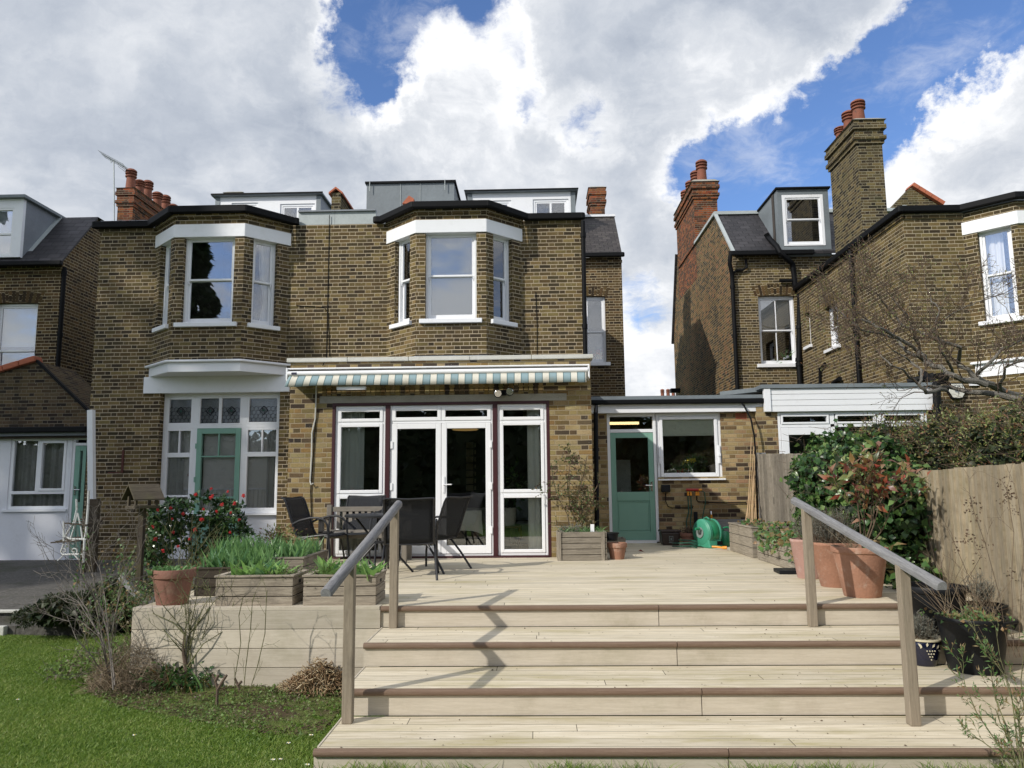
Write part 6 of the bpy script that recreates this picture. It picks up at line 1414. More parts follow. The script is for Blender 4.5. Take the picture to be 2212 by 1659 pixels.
kp = gz(1335, 1209, 0); flo_ = flowerpot('terracotta_pot', 'orange terracotta pot standing beside the slatted crate planter', 'terracotta', (kp.x, kp.y+.1, 0), .10, .135, .23, .06, 1.06)
MB().lathe([(.09, 0), (.10, .1), (.115, .1), (.115, .12)], (kp.x-.02, kp.y+.65, .22), 20).build('x', 'black_plastic', flo_).name = 'nursery_pot'
kq = gz(1492, 1180, 0); sp_ = flowerpot('terracotta_pot', 'red terracotta pot on a saucer between the brown caddy and hose reel', 'terracotta_dark', (kq.x, kq.y+.1, .02), .105, .145, .2, .05, 1.05)
MB().lathe([(.14, 0), (.155, .02), (.15, .024), (.13, .012)], (kq.x, kq.y+.1, 0), 28).build('saucer', 'terracotta_pale', sp_, smooth=True)
clump(sp_, 'dry_leaves', 'clippings', (kq.x, kq.y+.1, .25), (.12, .12, .05), 250, .035, .6); clump(sp_, 'small_leaves', 'rose_leaf', (kq.x+.12, kq.y+.05, .2), (.06, .06, .08), 60, .03, .6)
# ------------------------------------------------------------------ things against the kitchen wall
c = gz(1450, 1178, 0); cd = thing('food_caddy', 'brown food waste caddy beside the green door', 'caddy', (c.x, c.y+.12, 0))
mb = MB(); mb.add([(c.x-.14, c.y, 0), (c.x+.14, c.y, 0), (c.x+.14, c.y+.25, 0), (c.x-.14, c.y+.25, 0), (c.x-.165, c.y-.02, .22), (c.x+.165, c.y-.02, .22), (c.x+.165, c.y+.28, .22), (c.x-.165, c.y+.28, .22)], [(3, 2, 1, 0), (0, 1, 5, 4), (1, 2, 6, 5), (2, 3, 7, 6), (3, 0, 4, 7), (4, 5, 6, 7)]); mb.build('bin_body', 'brown_plastic', cd, bev=.02)
MB().box(c.x-.175, c.x+.175, c.y-.03, c.y+.29, .222, .26).build('lid', 'brown_plastic', cd, bev=.014)
mb = MB()
for (a, b, z0_, z1__) in ((-.035, -.028, .07, .16), (.028, .035, .07, .16), (-.028, .028, .07, .077), (-.035, .035, .15, .157), (-.012, .012, .09, .13), (-.04, .04, .045, .055)): mb.box(c.x+a, c.x+b, c.y-.013-.02*(z0_/.22), c.y-.010-.02*(z0_/.22), z0_, z1__)
mb.build('printed_mark', 'grey_plastic', cd)
# hose reel
c = gz(1531, 1184, 0); hx_, hy = c.x, c.y+.16; hr = thing('hose_reel', 'green plastic hose reel with a grey hub standing on the deck', 'hose reel', (hx_, hy, 0))
def disc(name, mat, x0, x1, r, cz, par, cy=None, n=40, prof=None):
    pf = prof or [(r*.96, 0), (r, .012), (r, (x1-x0)-.012), (r*.96, x1-x0)]
    m = MB(); T = Matrix.Translation((x0, cy, cz)) @ Matrix.Rotation(PI/2, 4, 'Y'); m.lathe(pf, (0, 0, 0), n, T); return m.build(name, mat, par, smooth=True)
RR = Matrix.Translation((hx_, hy, 0)) @ Matrix.Rotation(math.radians(28), 4, 'Z') @ Matrix.Scale(.95, 4) @ Matrix.Translation((-hx_, -hy, 0))
def turn(o): 
    me = o.data; b = Vector(BASE[o.name]); me.transform(Matrix.Translation(-b) @ RR @ Matrix.Translation(b)); return o
turn(disc('drum_cover', 'green_pale', hx_-.13, hx_-.05, .235, .26, hr, hy, prof=[(.20, 0), (.215, .012), (.222, .02), (.22, .024), (.235, .035), (.235, .08)]))
turn(disc('drum', 'green_plastic', hx_-.05, hx_+.12, .225, .26, hr, hy)); turn(disc('drum_cover', 'green_pale', hx_+.121, hx_+.17, .235, .26, hr, hy))
turn(disc('hub', 'grey_plastic', hx_-.15, hx_-.13, .095, .26, hr, hy)); 
mb = MB(); mb.add([(hx_-.12, hy-.24, 0), (hx_+.17, hy-.24, 0), (hx_+.17, hy+.22, 0), (hx_-.12, hy+.22, 0), (hx_-.12, hy-.17, .22), (hx_+.17, hy-.17, .22), (hx_+.17, hy+.17, .22), (hx_-.12, hy+.17, .22)], [(3, 2, 1, 0), (0, 1, 5, 4), (1, 2, 6, 5), (2, 3, 7, 6), (3, 0, 4, 7), (4, 5, 6, 7)]); turn(mb.build('casing', 'green_pale', hr, bev=.02))
mb = MB(); mb.tube([(hx_-.15, hy, .26), (hx_-.19, hy, .26), (hx_-.19, hy-.06, .33), (hx_-.22, hy-.06, .33)], .018, 8); turn(mb.build('crank', 'grey_plastic', hr, smooth=True)); mb = MB(); mb.tube([(hx_-.2, hy-.06, .33), (hx_-.28, hy-.06, .33)], .024, 10); turn(mb.build('crank_grip', 'green_plastic', hr, smooth=True))
mb = MB(); mb.tube([(hx_+.0, hy-.1, .49), (hx_+.03, hy, .52), (hx_+.05, hy+.1, .49)], .016, 8); turn(mb.build('carry_handle', 'green_pale', hr, smooth=True)); mb = MB(); mb.box(hx_+.03, hx_+.15, hy-.246, hy-.243, .05, .12); turn(mb.build('opening', 'black', hr))
c2 = gz(1556, 1184, .03); mb = MB(); mb.tube([(c2.x-.12, c2.y+.05, .05), (c2.x-.06, c2.y+.02, .05), (c2.x+.02, c2.y-.02, .04), (c2.x+.03, c2.y-.03, .04), (c2.x+.09, c2.y-.06, .04)], [.014, .016, .016, .024, .026], 10)
solo(mb, 'hose_connector', 'yellow_plastic', 'orange hose connector lying in front of the hose reel', 'connector', (c2.x, c2.y, 0), smooth=True)
# watering can
c = gz(1570, 1181, 0); wc = thing('watering_can', 'green plastic watering can between the hose reel and the raised bed', 'watering can', (c.x, c.y+.12, 0)); x, y = c.x+.0, c.y+.12
m = MB(); m.lathe([(.115, 0), (.12, .01), (.115, .12), (.09, .2), (.06, .24), (.055, .25)], (x, y, 0), 24); m.build('can_body', 'green_plastic', wc, smooth=True)
MB().tube([(x-.09, y, .10), (x-.13, y-.01, .16), (x-.16, y-.01, .27), (x-.175, y-.01, .30)], [.03, .022, .016, .02], 10).build('spout', 'green_plastic', wc, smooth=True)
MB().tube([(x-.03, y, .24), (x-.01, y, .31), (x+.06, y, .32), (x+.12, y, .26), (x+.11, y, .12)], .014, 8).build('handle', 'green_plastic', wc, smooth=True)
# tap manifold with hoses
tm = thing('tap_manifold', 'red and orange four way tap manifold on the kitchen wall with green hoses', 'tap', tuple(at(1498, 1060, YK-.06)))
a, b = at(1482, 1058, YK-.07), at(1509, 1058, YK-.07); MB().tube([tuple(a), tuple(b)], .024, 12).build('manifold', 'red_plastic', tm, smooth=True)
MB().tube([tuple(b), tuple(b+Vector((.06, 0, 0)))], .02, 10).build('end_tap', 'yellow_plastic', tm, smooth=True)
for px in (1486, 1492, 1504, 1508.5):
    p = at(px, 1062, YK-.07); MB().tube([tuple(p), (p.x, p.y, p.z-.07)], [.016, .02], 10).build('outlet', 'yellow_plastic', tm, smooth=True)
for px, bx_ in ((1486, 1485), (1492, 1494)):
    p = at(px, 1070, YK-.07); e = at(bx_, 1152, YK-.12); MB().tube([tuple(p), (p.x, p.y-.01, p.z-.3), (e.x-.01, e.y+.03, e.z+.2), tuple(e)], .011, 6).build('hose', 'hose', tm, smooth=True)
p = at(1513, 1058, YK-.07); MB().tube([tuple(p), tuple(at(1522, 1064, YK-.08)), tuple(at(1524, 1085, YK-.1)), tuple(at(1519, 1110, YK-.1)), tuple(at(1516, 1130, YK-.15))], .011, 6).build('hose', 'hose', tm, smooth=True)
MB().tube([tuple(at(1505, 1070, YK-.07)), tuple(at(1505, 1080, YK-.05)), tuple(at(1508, 1084, YK-.03)), tuple(at(1560, 1086, YK-.03)), tuple(at(1612, 1085, YK-.03))], .010, 6).build('water_pipe', 'black', tm, smooth=True)
sb = thing('socket_box', 'black weatherproof socket box below the kitchen window', 'socket', tuple(at(1438, 1055, YK-.05)))
a = at(1429, 1063, YK-.05); b = at(1447, 1047, YK-.05); MB().box(a.x, b.x, YK-.1, YK-.002, a.z, b.z).build('box_cover', 'black_plastic', sb, bev=.012)
MB().tube([tuple(at(1438, 1064, YK-.04)), tuple(at(1438, 1083, YK-.02)), tuple(at(1443, 1094, YK-.02)), tuple(at(1452, 1097, YK-.02)), tuple(at(1494, 1097, YK-.02)), tuple(at(1498, 1094, YK-.02))], .008, 5).build('cable', 'black', sb)
ot = thing('garden_tap', 'brass garden tap low on the kitchen wall above the hose reel', 'tap', tuple(at(1534, 1110, YK-.06)))
a = at(1534, 1105, YK-.0); MB().tube([tuple(a), (a.x, YK-.08, a.z), (a.x, YK-.09, a.z-.05)], .014, 8).build('spout', 'chrome', ot, smooth=True); MB().tube([(a.x, YK-.09, a.z-.05), (a.x, YK-.09, a.z-.12)], .018, 8).build('connector', 'yellow_plastic', ot, smooth=True); MB().tube([(a.x+.01, YK-.09, a.z-.12), (a.x+.04, YK-.1, a.z-.42)], .015, 8).build('hose', 'hose', ot, smooth=True); MB().box(a.x-.3, a.x-.24, YK-.06, YK-.002, a.z-.35, a.z+.0).build('timer', 'black_plastic', ot)
# coil of hose
c = gz(1482, 1186, 0); mb = MB(); mb.tube([(c.x+.2*math.cos(t*.5), c.y+.12+.14*math.sin(t*.5), .012+.004*t) for t in range(0, 30)], .011, 6); solo(mb, 'hose_coil', 'hose', 'loop of thin green hose on the deck around the saucer pot', 'hose', (c.x, c.y+.1, 0), smooth=True)
# bamboo canes and cable
cn = thing('bamboo_canes', 'bundle of bamboo canes leaning on the wall beside the fence', 'canes', tuple(gz(1625, 1150, .0)))
for i, (tx_, ty, bx_) in enumerate([(1623, 944, 1613), (1629, 965, 1617), (1627, 975, 1622), (1632, 958, 1625), (1634, 1010, 1629), (1626, 990, 1634), (1637, 1050, 1620), (1621, 1060, 1609), (1652, 976, 1658)]):
    a = at(tx_, ty, 14.05); b = at(bx_, 1135, 13.6); 
    if i == 8: b = at(1657, 1010, 14.1)
    MB().tube([tuple(b), tuple((a+b)/2+Vector((random.uniform(-.01, .01), 0, 0))), tuple(a)], [.009, .008, .006], 6).build('cane', 'cane', cn, smooth=True)
MB(grain=True).box(at(1634, 990, 14.03).x, at(1654, 990, 14.03).x, 14.0, 14.03, 0, at(1643, 978, 14.03).z).build('plank', 'wood_grey', cn)
mb = MB(); mb.tube([tuple(at(x, y, Y)) for x, y, Y in ((1560, 855, 15), (1580, 854, 14.6), (1592, 859, 14.2), (1607, 876, 13.95), (1622, 905, 13.9), (1629, 940, 13.9), (1633, 990, 13.9), (1635, 1060, 13.9), (1637, 1130, 13.8))], .016, 8)
solo(mb, 'arching_cable', 'black', 'thick black cable arching from the kitchen roof down beside the canes', 'cable', tuple(at(1636, 1150, 13.8)), smooth=True)
# black tray on deck
c = gz(1706, 1238, 0); solo(MB().prism([(c.x-.16, c.y-.13), (c.x+.2, c.y-.16), (c.x+.22, c.y+.15), (c.x-.14, c.y+.17)], .002, .045), 'floor_tray', 'black_plastic', 'flat black slab on the deck at the end of the raised bed', 'slab', (c.x, c.y, 0), bev=.006)
# ------------------------------------------------------------------ patio furniture
def make_chair():
    t = thing('sling_chair', '', 'chair', (0, 0, 0)); w = .27
    def strip(pts, n=10):
        vs = []; 
        for y, z in pts: vs += [(-w+2*w*i/n, y-.0, z-.012*math.sin(PI*i/n)) for i in range(n+1)]
        return vs, [(j*(n+1)+i, j*(n+1)+i+1, (j+1)*(n+1)+i+1, (j+1)*(n+1)+i) for j in range(len(pts)-1) for i in range(n)]
    seat = [(.27, .405), (.22, .43), (.1, .42), (-.02, .405), (-.13, .395), (-.19, .40)]; back = [(-.2, .41), (-.235, .47), (-.28, .6), (-.33, .74), (-.375, .86), (-.40, .905), (-.44, .925)]
    for nm, p in (('seat', seat), ('backrest', back)):
        mb = MB(); mb.add(*strip(p)); o = mb.build(nm, 'sling_mesh', t, smooth='all'); md = o.modifiers.new('s', 'SOLIDIFY'); md.thickness = .004
        MB().tube([(-w, *p[-1]), (0, p[-1][0], p[-1][1]-.012), (w, *p[-1])], .011, 8).build('cross_bar', 'frame_metal', t, smooth=True)
    for s_ in (-1, 1):
        x = s_*(w+.012)
        MB().tube([(x, y, z) for y, z in seat]+[(x, y, z) for y, z in back], .014, 8).build('side_rail', 'frame_metal', t, smooth=True)
        xa = s_*(w+.035)
        MB().tube([(xa+s_*.02, .30, 0), (xa, .285, .2), (xa, .265, .42), (xa, .245, .56), (xa, .20, .625), (xa, .12, .655), (xa, .0, .655), (xa-s_*.01, -.16, .62), (x, -.265, .57)], .0145, 8).build('armrest', 'frame_metal', t, smooth=True)
        MB().tube([(x, .2, .42), (xa, .26, .40)], .013, 8).build('bracket', 'frame_metal', t, smooth=True)
        MB().tube([(x, -.02, .41), (xa-s_*.01, -.12, .36), (xa, -.26, .2), (xa+s_*.02, -.40, 0)], .0145, 8).build('leg', 'frame_metal', t, smooth=True)
    return t
proto = make_chair(); G_ = 'black sling chairs round the garden table'
def put(px, py, rz, label, first=False, dx=0, dy=0):
    p = gz(px, py, 0)+Vector((dx, dy, 0))
    if first: proto.location = p; proto.rotation_euler = (0, 0, rz); proto['label'] = label; proto['group'] = G_
    else: copy_tree(proto, p, rz, label, G_)
put(886, 1246, math.radians(6), 'black sling chair in front of the table with its back to the camera', True)
put(690, 1222, math.radians(-100), 'black sling chair seen from the side at the left of the table')
put(932, 1231, math.radians(64), 'black sling chair turned sideways at the right of the table')
put(768, 1214, math.radians(172), 'black sling chair facing the camera behind the round table')
tc = gz(824, 1236, 0); tb = thing('garden_table', 'round black garden table among the four sling chairs', 'table', tuple(tc))
MB().lathe([(.455, 0), (.465, .006), (.465, .026), (.455, .032)], (tc.x, tc.y, .685), 48).build('tabletop', 'frame_metal', tb, smooth=True)
for a in (20, 110, 200, 290):
    a = math.radians(a); MB().tube([(tc.x+.33*math.cos(a), tc.y+.33*math.sin(a), .684), (tc.x+.10*math.cos(a+.6), tc.y+.10*math.sin(a+.6), .36), (tc.x+.40*math.cos(a+1.2), tc.y+.40*math.sin(a+1.2), 0)], .014, 8).build('leg', 'frame_metal', tb, smooth=True)
MB().lathe([(.12, 0), (.12, .02)], (tc.x, tc.y, .36), 20).build('leg_ring', 'frame_metal', tb)
# closed parasol-like panel (dark mesh screen leaning on the chair) is part of the chair in front
yb = 11.0; bn = thing('wooden_bench', 'weathered slatted garden bench against the french doors behind the table', 'bench', (at(790, 1200, yb).x, yb, 0)); bx0, bx1 = at(690, 1150, yb).x, at(880, 1150, yb).x
for x in (bx0, bx1-.07): MB(grain=True).box(x, x+.07, yb+.36, yb+.43, 0, .80).build('back_post', 'wood_bench', bn, bev=.004); MB(grain=True).box(x, x+.07, yb-.07, yb, 0, .60).build('leg', 'wood_bench', bn, bev=.004); MB(grain=True).box(x-.01, x+.08, yb-.1, yb+.36, .60, .63).build('armrest', 'wood_bench', bn, bev=.004)
MB(grain=True).box(bx0+.07, bx1-.07, yb+.38, yb+.41, .70, .77).build('top_rail', 'wood_bench', bn, bev=.004); MB(grain=True).box(bx0+.07, bx1-.07, yb-.06, yb-.03, .34, .42).build('front_rail', 'wood_bench', bn, bev=.004)
mb = MB(grain=True); n = 11
for k in range(n): x = bx0+.14+k*(bx1-bx0-.34)/(n-1); mb.box(x, x+.05, yb+.385, yb+.403, .45, .70)
mb.build('back_slats', 'wood_bench', bn); mb = MB(grain=True)
for k in range(5): mb.box(bx0+.0, bx1, yb-.07+k*.09, yb+k*.09, .42, .44)
mb.build('seat_slats', 'wood_bench', bn)
# indoors behind the french doors
yi = YE+.36; dt = thing('dining_table', 'dining table under a pale striped cloth inside the french doors', 'table', (at(990, 1180, yi).x, yi, 0)); tx0, tx1 = at(935, 1120, yi).x, at(1040, 1120, yi).x; tzz = at(990, 1103, yi).z
mb = MB(); n = 24; vs = []; fs = []
ring_ = [(tx0, yi), (tx1, yi), (tx1, yi+1.4), (tx0, yi+1.4)]; pts = []
for i in range(4):
    for k in range(n): a, b = ring_[i], ring_[(i+1) % 4]; pts.append((a[0]+(b[0]-a[0])*k/n, a[1]+(b[1]-a[1])*k/n))
cx_, cy_ = (tx0+tx1)/2, yi+.7
for j in range(4):
    for i, (x, y) in enumerate(pts): f = 1+.05*j/3+(.02*math.sin(i*1.1)*j/3); cr = abs(((i % n)/n)-.5)*2; vs.append((cx_+(x-cx_)*f, cy_+(y-cy_)*f, tzz-(.0 if j == 0 else (.30+.07*cr**4)*j/3)))
m_ = len(pts); fs = [(j*m_+i, j*m_+(i+1) % m_, (j+1)*m_+(i+1) % m_, (j+1)*m_+i) for j in range(3) for i in range(m_)]+[tuple(range(m_))]
mb.add(vs, fs); mb.build('tablecloth', 'cloth', dt, smooth=True)
for x in (tx0+.08, tx1-.12):
    for y in (yi+.05, yi+1.3): MB().box(x, x+.05, y, y+.05, .007, tzz-.03).build('leg', 'polished_wood', dt)
yi2 = YE+.55; st = thing('side_table', 'small wooden side table with curved legs behind the right glass panel', 'table', (at(1105, 1190, yi2).x, yi2, 0)); sx0, sx1 = at(1082, 1140, yi2).x, at(1122, 1140, yi2).x; sz_ = at(1100, 1137, yi2).z
MB().box(sx0-.03, sx1+.03, yi2, yi2+.45, sz_-.03, sz_).build('tabletop', 'polished_wood', st, bev=.01)
for x, s_ in ((sx0, -1), (sx1, 1)): MB().tube([(x, yi2+.04, sz_-.03), (x+s_*.03, yi2+.03, sz_-.15), (x-s_*.01, yi2+.04, .2), (x+s_*.02, yi2+.03, .01)], [.03, .024, .016, .02], 8).build('leg', 'polished_wood', st, smooth=True)
hp = flowerpot('house_plant', 'leafy house plant in a white pot on the indoor side table', 'curtain', ((sx0+sx1)/2-.05, yi2+.2, sz_), .13, .15, .28, .03, 1.03); hp['category'] = 'house plant'
clump(hp, 'foliage', 'ivy_leaf', ((sx0+sx1)/2-.02, yi2+.2, sz_+.62), (.26, .2, .3), 160, .12, .5); MB().tube([((sx0+sx1)/2-.05, yi2+.2, sz_+.2), ((sx0+sx1)/2-.03, yi2+.2, sz_+.7)], .01, 6).build('stem', 'twig_green', hp)
ar = thing('armchair', 'pale checked armchair indoors beside the curtain', 'armchair', (at(1150, 1190, yi2+.7).x, yi2+.7, 0)); ac = at(1150, 1170, yi2+.7); MB().box(ac.x-.28, ac.x+.3, yi2+.7, yi2+1.3, .1, .45).build('seat', 'blind_grey', ar, bev=.05); MB().box(ac.x-.28, ac.x+.3, yi2+1.2, yi2+1.4, .46, .85).build('backrest', 'blind_grey', ar, bev=.05); MB().box(ac.x-.36, ac.x-.29, yi2+.68, yi2+1.3, .1, .6).build('armrest', 'curtain', ar, bev=.03)
# ------------------------------------------------------------------ bird table, metal seat
yb = 8.7; bt = thing('bird_table', 'wooden bird table with a plank roof beside the camellia', 'bird table', (at(307, 1300, yb).x, yb, G0+.1)); b0 = at(308, 1098, yb); cx_ = b0.x; z0_ = b0.z
rt = Matrix.Translation((cx_, yb, 0)) @ Matrix.Rotation(math.radians(52), 4, 'Z') @ Matrix.Diagonal((.72, .78, 1, 1)) @ Matrix.Translation((-cx_, -yb, 0))
MB(rt, grain=True).box(cx_-.2, cx_+.2, yb-.15, yb+.15, z0_, z0_+.03).build('tray', 'bird_wood', bt, bev=.004)
for sx in (-.16, .16):
    for sy in (-.11, .11): MB(rt, grain=True).box(cx_+sx-.018, cx_+sx+.018, yb+sy-.018, yb+sy+.018, z0_+.031, z0_+.14).build('roof_post', 'bird_wood', bt)
for s_ in (-1, 1):
    mb = MB(rt, grain=True); fq = [(0, 1, 2, 3), (7, 6, 5, 4), (0, 4, 5, 1), (1, 5, 6, 2), (2, 6, 7, 3), (3, 7, 4, 0)]
    for k in range(4):
        t0, t1 = k/4, (k+1)/4-.012; y0_, y1_ = s_*.21*(1-t0), s_*.21*(1-t1); za_, zb_ = z0_+.09+.17*t0, z0_+.09+.17*t1
        vs = [(cx_-.24, yb+y0_, za_), (cx_+.24, yb+y0_, za_), (cx_+.24, yb+y1_, zb_), (cx_-.24, yb+y1_, zb_)]; vs += [(x, y, z+.016) for x, y, z in vs]
        mb.add(vs, fq, [[(vs[k_][0]*1+vs[k_][1], k*.3+j*.05) for j, k_ in enumerate(f)] for f in fq])
    mb.build('roof_slope', 'bird_wood', bt)
MB(grain=True).box(cx_-.03, cx_+.03, yb-.03, yb+.03, G0, z0_-.002).build('post', 'wood_dark', bt); MB(grain=True).bar((cx_-.2, yb+.0, z0_-.75), (cx_+.35, yb-.1, G0+.25), .06, .06).build('brace', 'wood_grey', bt)
# white metal garden seat with scrolled legs by the annexe
ys = 12.2; ms = thing('metal_garden_seat', 'white metal garden seat with brown slats by the annexe door', 'garden seat', (at(150, 1200, ys).x, ys, -.37))
def pl_(pts, r=.014, nm='frame_bar', mat='ironwork', Y=ys): MB().tube([tuple(at(x, y, Y+(d if False else 0))) for x, y in pts], r, 7).build(nm, mat, ms, smooth=True)
for Y in (ys, ys+.55):
    pl_([(165, 1078), (166, 1100), (160, 1128), (146, 1150), (141, 1158), (150, 1164), (186, 1165)], .016, 'arm_frame', Y=Y)
    pl_([(138, 1126), (138, 1150), (138, 1175), (132, 1192), (136, 1198), (180, 1197)], .016, 'leg_frame', Y=Y)
    pl_([(192, 1060), (190, 1100), (186, 1150), (183, 1165), (180, 1215)], .018, 'back_leg', Y=Y)
    pl_([(168, 1108), (160, 1140), (152, 1164)], .012, 'brace_bar', Y=Y); pl_([(168, 1108), (175, 1140), (178, 1164)], .012, 'brace_bar', Y=Y)
def spiral(cx, cy, r, s_, ph): return [(cx+r*(1-.8*t/14)*math.cos(ph+s_*t*.55), cy+r*(1-.8*t/14)*math.sin(ph+s_*t*.55)) for t in range(15)]
for sx, s_ in ((138, 1), (160, -1)): pl_(spiral(sx, 1190, 8, s_, PI/2 if s_ > 0 else PI/2), .009, 'scroll'); pl_([(sx, 1198), (sx+s_*-8, 1207), (sx-s_*14, 1211)], .010, 'scroll')
for sx, s_ in ((143, 1), (158, -1)): pl_(spiral(sx, 1172, 6, s_, 0), .008, 'scroll')
mb = MB(grain=True)
for k in range(5): p = at(112, 1172, ys); q2 = at(172, 1168, ys); mb.bar((p.x, ys+k*.12, p.z+.01*k), (q2.x, ys+k*.12, q2.z+.012*k), .07, .02)
mb.build('seat_slats', 'wood_dark', ms); mb = MB(grain=True)
for k in range(3): p = at(142, 1130-k*3, ys); q2 = at(190, 1134-k*3, ys); mb.bar((p.x, ys+k*.2, p.z), (q2.x, ys+k*.2, q2.z), .07, .02)
mb.build('arm_slats', 'wood_dark', ms)
mb = MB(); p = at(193, 1078, 13.2); mb.box(p.x-.05, p.x+.16, 13.2, 13.28, -.38, p.z); solo(mb, 'dark_post', 'wood_dark', 'dark square post at the corner of the brick wall beside the white seat', 'post', (p.x, 13.2, -.38))
# ------------------------------------------------------------------ plants
def plant(name, label, cat, base, group=None): return thing(name, label, cat, base, group)
def shell(blobs, n):
    # points near the surface of a union of ellipsoids, thinned into clumps
    out = []; nr = []; w = np.array([b[1][0]*b[1][1]+b[1][1]*b[1][2]+b[1][0]*b[1][2] for b in blobs]); w = w/w.sum()
    for (c, r), k in zip(blobs, (w*n).astype(int)):
        d = nrm(rng.normal(size=(k, 3))); rad = 1-np.abs(rng.normal(size=(k, 1)))*.16
        lump = 1+.16*np.sin(d[:, :1]*5+c[0]*3)*np.cos(d[:, 2:]*6+c[1])+.08*np.sin(d[:, 1:2]*13); P = np.array(c)+d*np.array(r)*rad*lump; out.append(P); nr.append(d)
    P = np.concatenate(out); N_ = np.concatenate(nr)
    keep = np.ones(len(P), bool)
    for c, r in blobs:
        q_ = (((P-np.array(c))/np.array(r))**2).sum(1); keep &= q_ > .45
    return P[keep], N_[keep]
# ivy over the fence
iv = plant('ivy', 'dark glossy ivy mounded over the fence behind the terracotta pots', 'ivy', (3.8, 9.5, 0))
bl = [((3.85, 10.3, .95), (.42, .6, .66)), ((3.85, 9.6, 1.0), (.5, .7, .62)), ((3.85, 8.9, .95), (.42, .65, .60)), ((3.9, 8.35, .75), (.22, .36, .5)),  ((3.8, 8.5, .35), (.22, .4, .4)), ((3.75, 7.9, .1), (.16, .25, .25))]
P, N_ = shell(bl, 11500); n = len(P); k = rng.random(n) < .1; P[k] += N_[k]*rng.uniform(.03, .14, (k.sum(), 1))
V, Fc = leaves(P, N_*[.6, .6, .2]+rng.normal(size=(n, 3))*.75+[0, 0, -.55], rng.uniform(.03, .10, n), rng.uniform(.75, 1.05, n), .15, .15, N=N_); npmesh('foliage', V, Fc, 'ivy_leaf', iv)
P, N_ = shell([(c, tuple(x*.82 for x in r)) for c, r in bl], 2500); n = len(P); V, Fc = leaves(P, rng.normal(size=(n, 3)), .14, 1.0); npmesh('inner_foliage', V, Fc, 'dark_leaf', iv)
A = np.stack([rng.uniform(3.4, 3.6, 60), rng.uniform(8.2, 10.6, 60), rng.uniform(.6, 1.7, 60)], -1); V, Fc = sticks(A, A+rng.normal(size=(60, 3))*[.12, .12, .08]+[-.12, -.1, .05], .004, .002); npmesh('stems', V, Fc, 'twig_brown', iv)
# photinia in the front pot
c = potC.location; ph = plant('photinia', 'shrub with red and green leaves growing in the front terracotta pot', 'shrub', (c.x+.06, c.y, .42))
segs = []
for k in range(5): segs += grow((c.x+.06+random.uniform(-.03, .03), c.y+random.uniform(-.03, .03), .42), (random.uniform(-.65, .85), random.uniform(-.4, .3), 1.4), .49, .010, 2, .6, .15, (2, 3), .62, .1, 4)
V, Fc = seg_mesh(segs, .0018); npmesh('branches', V, Fc, 'twig_brown', ph)
E, D = ends(segs, 0); k = rng.random(len(E)) < .8; E, D = E[k], D[k]; n = len(E)
V, Fc = leaves(E, nrm(D)+rng.normal(size=(n, 3))*.9+[0, 0, -.1], rng.uniform(.06, .13, n), .42, .2, .2); npmesh('foliage', V, Fc, 'photinia_leaf', ph)
P = np.array([c.x+.16, c.y+.05, .40])+rng.normal(size=(40, 3))*[.10, .08, .09]; V, Fc = leaves(P, rng.normal(size=(40, 3))+[.3, -.3, -.2], .13, .4, .2, .2); npmesh('low_foliage', V, Fc, 'bramble_leaf', ph)
# lavender
def lavender(base, rad, h, n, label, mat='lavender_leaf', sticks_=40):
    t = plant('lavender', label, 'lavender', base); b = np.array(base)
    a = rng.normal(size=(n, 3))*[.55, .55, .0]+[0, 0, 1]; D = nrm(a); L = rng.uniform(.4, 1, n)*h; A = b+rng.normal(size=(n, 3))*[rad*.25, rad*.25, 0]; B = A+D*L[:, None]*[rad/h*.9, rad/h*.9, 1]
    V, Fc = sticks(A, B, .002, .0012); npmesh('stems', V, Fc, 'twig_brown', t)
    m = n*26; i = rng.integers(0, n, m); tt = rng.uniform(.35, 1, (m, 1)); P = A[i]+(B-A)[i]*tt; V, Fc = leaves(P, D[i]+rng.normal(size=(m, 3))*.7, rng.uniform(.018, .035, m), .16, .1, .1); npmesh('foliage', V, Fc, mat, t); return t
c = potB.location; lavender((c.x-.02, c.y, .42), .30, .42, 420, 'grey lavender bush in the middle terracotta pot')
c = potA.location; lavender((c.x+.02, c.y, .39), .2, .34, 160, 'grey lavender bush in the pale rear pot')
lavender((bx, by, -.18), .13, .22, 150, 'small green lavender in the blue glazed pot')
c = potE.location; lavender((c.x, c.y, .05), .16, .3, 70, 'dry grey lavender in the small black pot')
c = potD.location; V, Fc = sticks(np.tile([c.x+.1, c.y, .1], (8, 1)), np.tile([c.x+.15, c.y, .55], (8, 1))+rng.normal(size=(8, 3))*.1, .003, .001); t = plant('bare_twigs', 'few bare thorny twigs growing in the large black pot', 'plant', (c.x+.1, c.y, .1)); npmesh('twigs', V, Fc, 'twig_brown', t)
c = potC.location; V, Fc = sticks(np.tile([c.x-.08, c.y-.05, .42], (50, 1))+rng.normal(size=(50, 3))*[.05, .05, 0], np.tile([c.x-.13, c.y-.08, .55], (50, 1))+rng.normal(size=(50, 3))*[.12, .08, .05], .002, .001); npmesh('dry_stalks', V, Fc, 'dry_twig', ph)
mt = plant('mint', 'low green mint and dead stalks growing in the black tub', 'plant', tuple(tub.location+Vector((0, 0, .35)))); c = tub.location; P = np.array([c.x, c.y, .02])+rng.normal(size=(420, 3))*[.11, .11, .022]; V, Fc = leaves(P, rng.normal(size=(420, 3))+[0, 0, .3], .035, .7); npmesh('foliage', V, Fc, 'bramble_leaf', mt)
A = np.tile([c.x, c.y, 0.0], (70, 1))+rng.normal(size=(70, 3))*[.1, .1, 0]; V, Fc = sticks(A, A+rng.normal(size=(70, 3))*[.16, .1, .08]+[-.02, 0, .28], .0022, .001); npmesh('dry_stalks', V, Fc, 'dry_twig', mt)
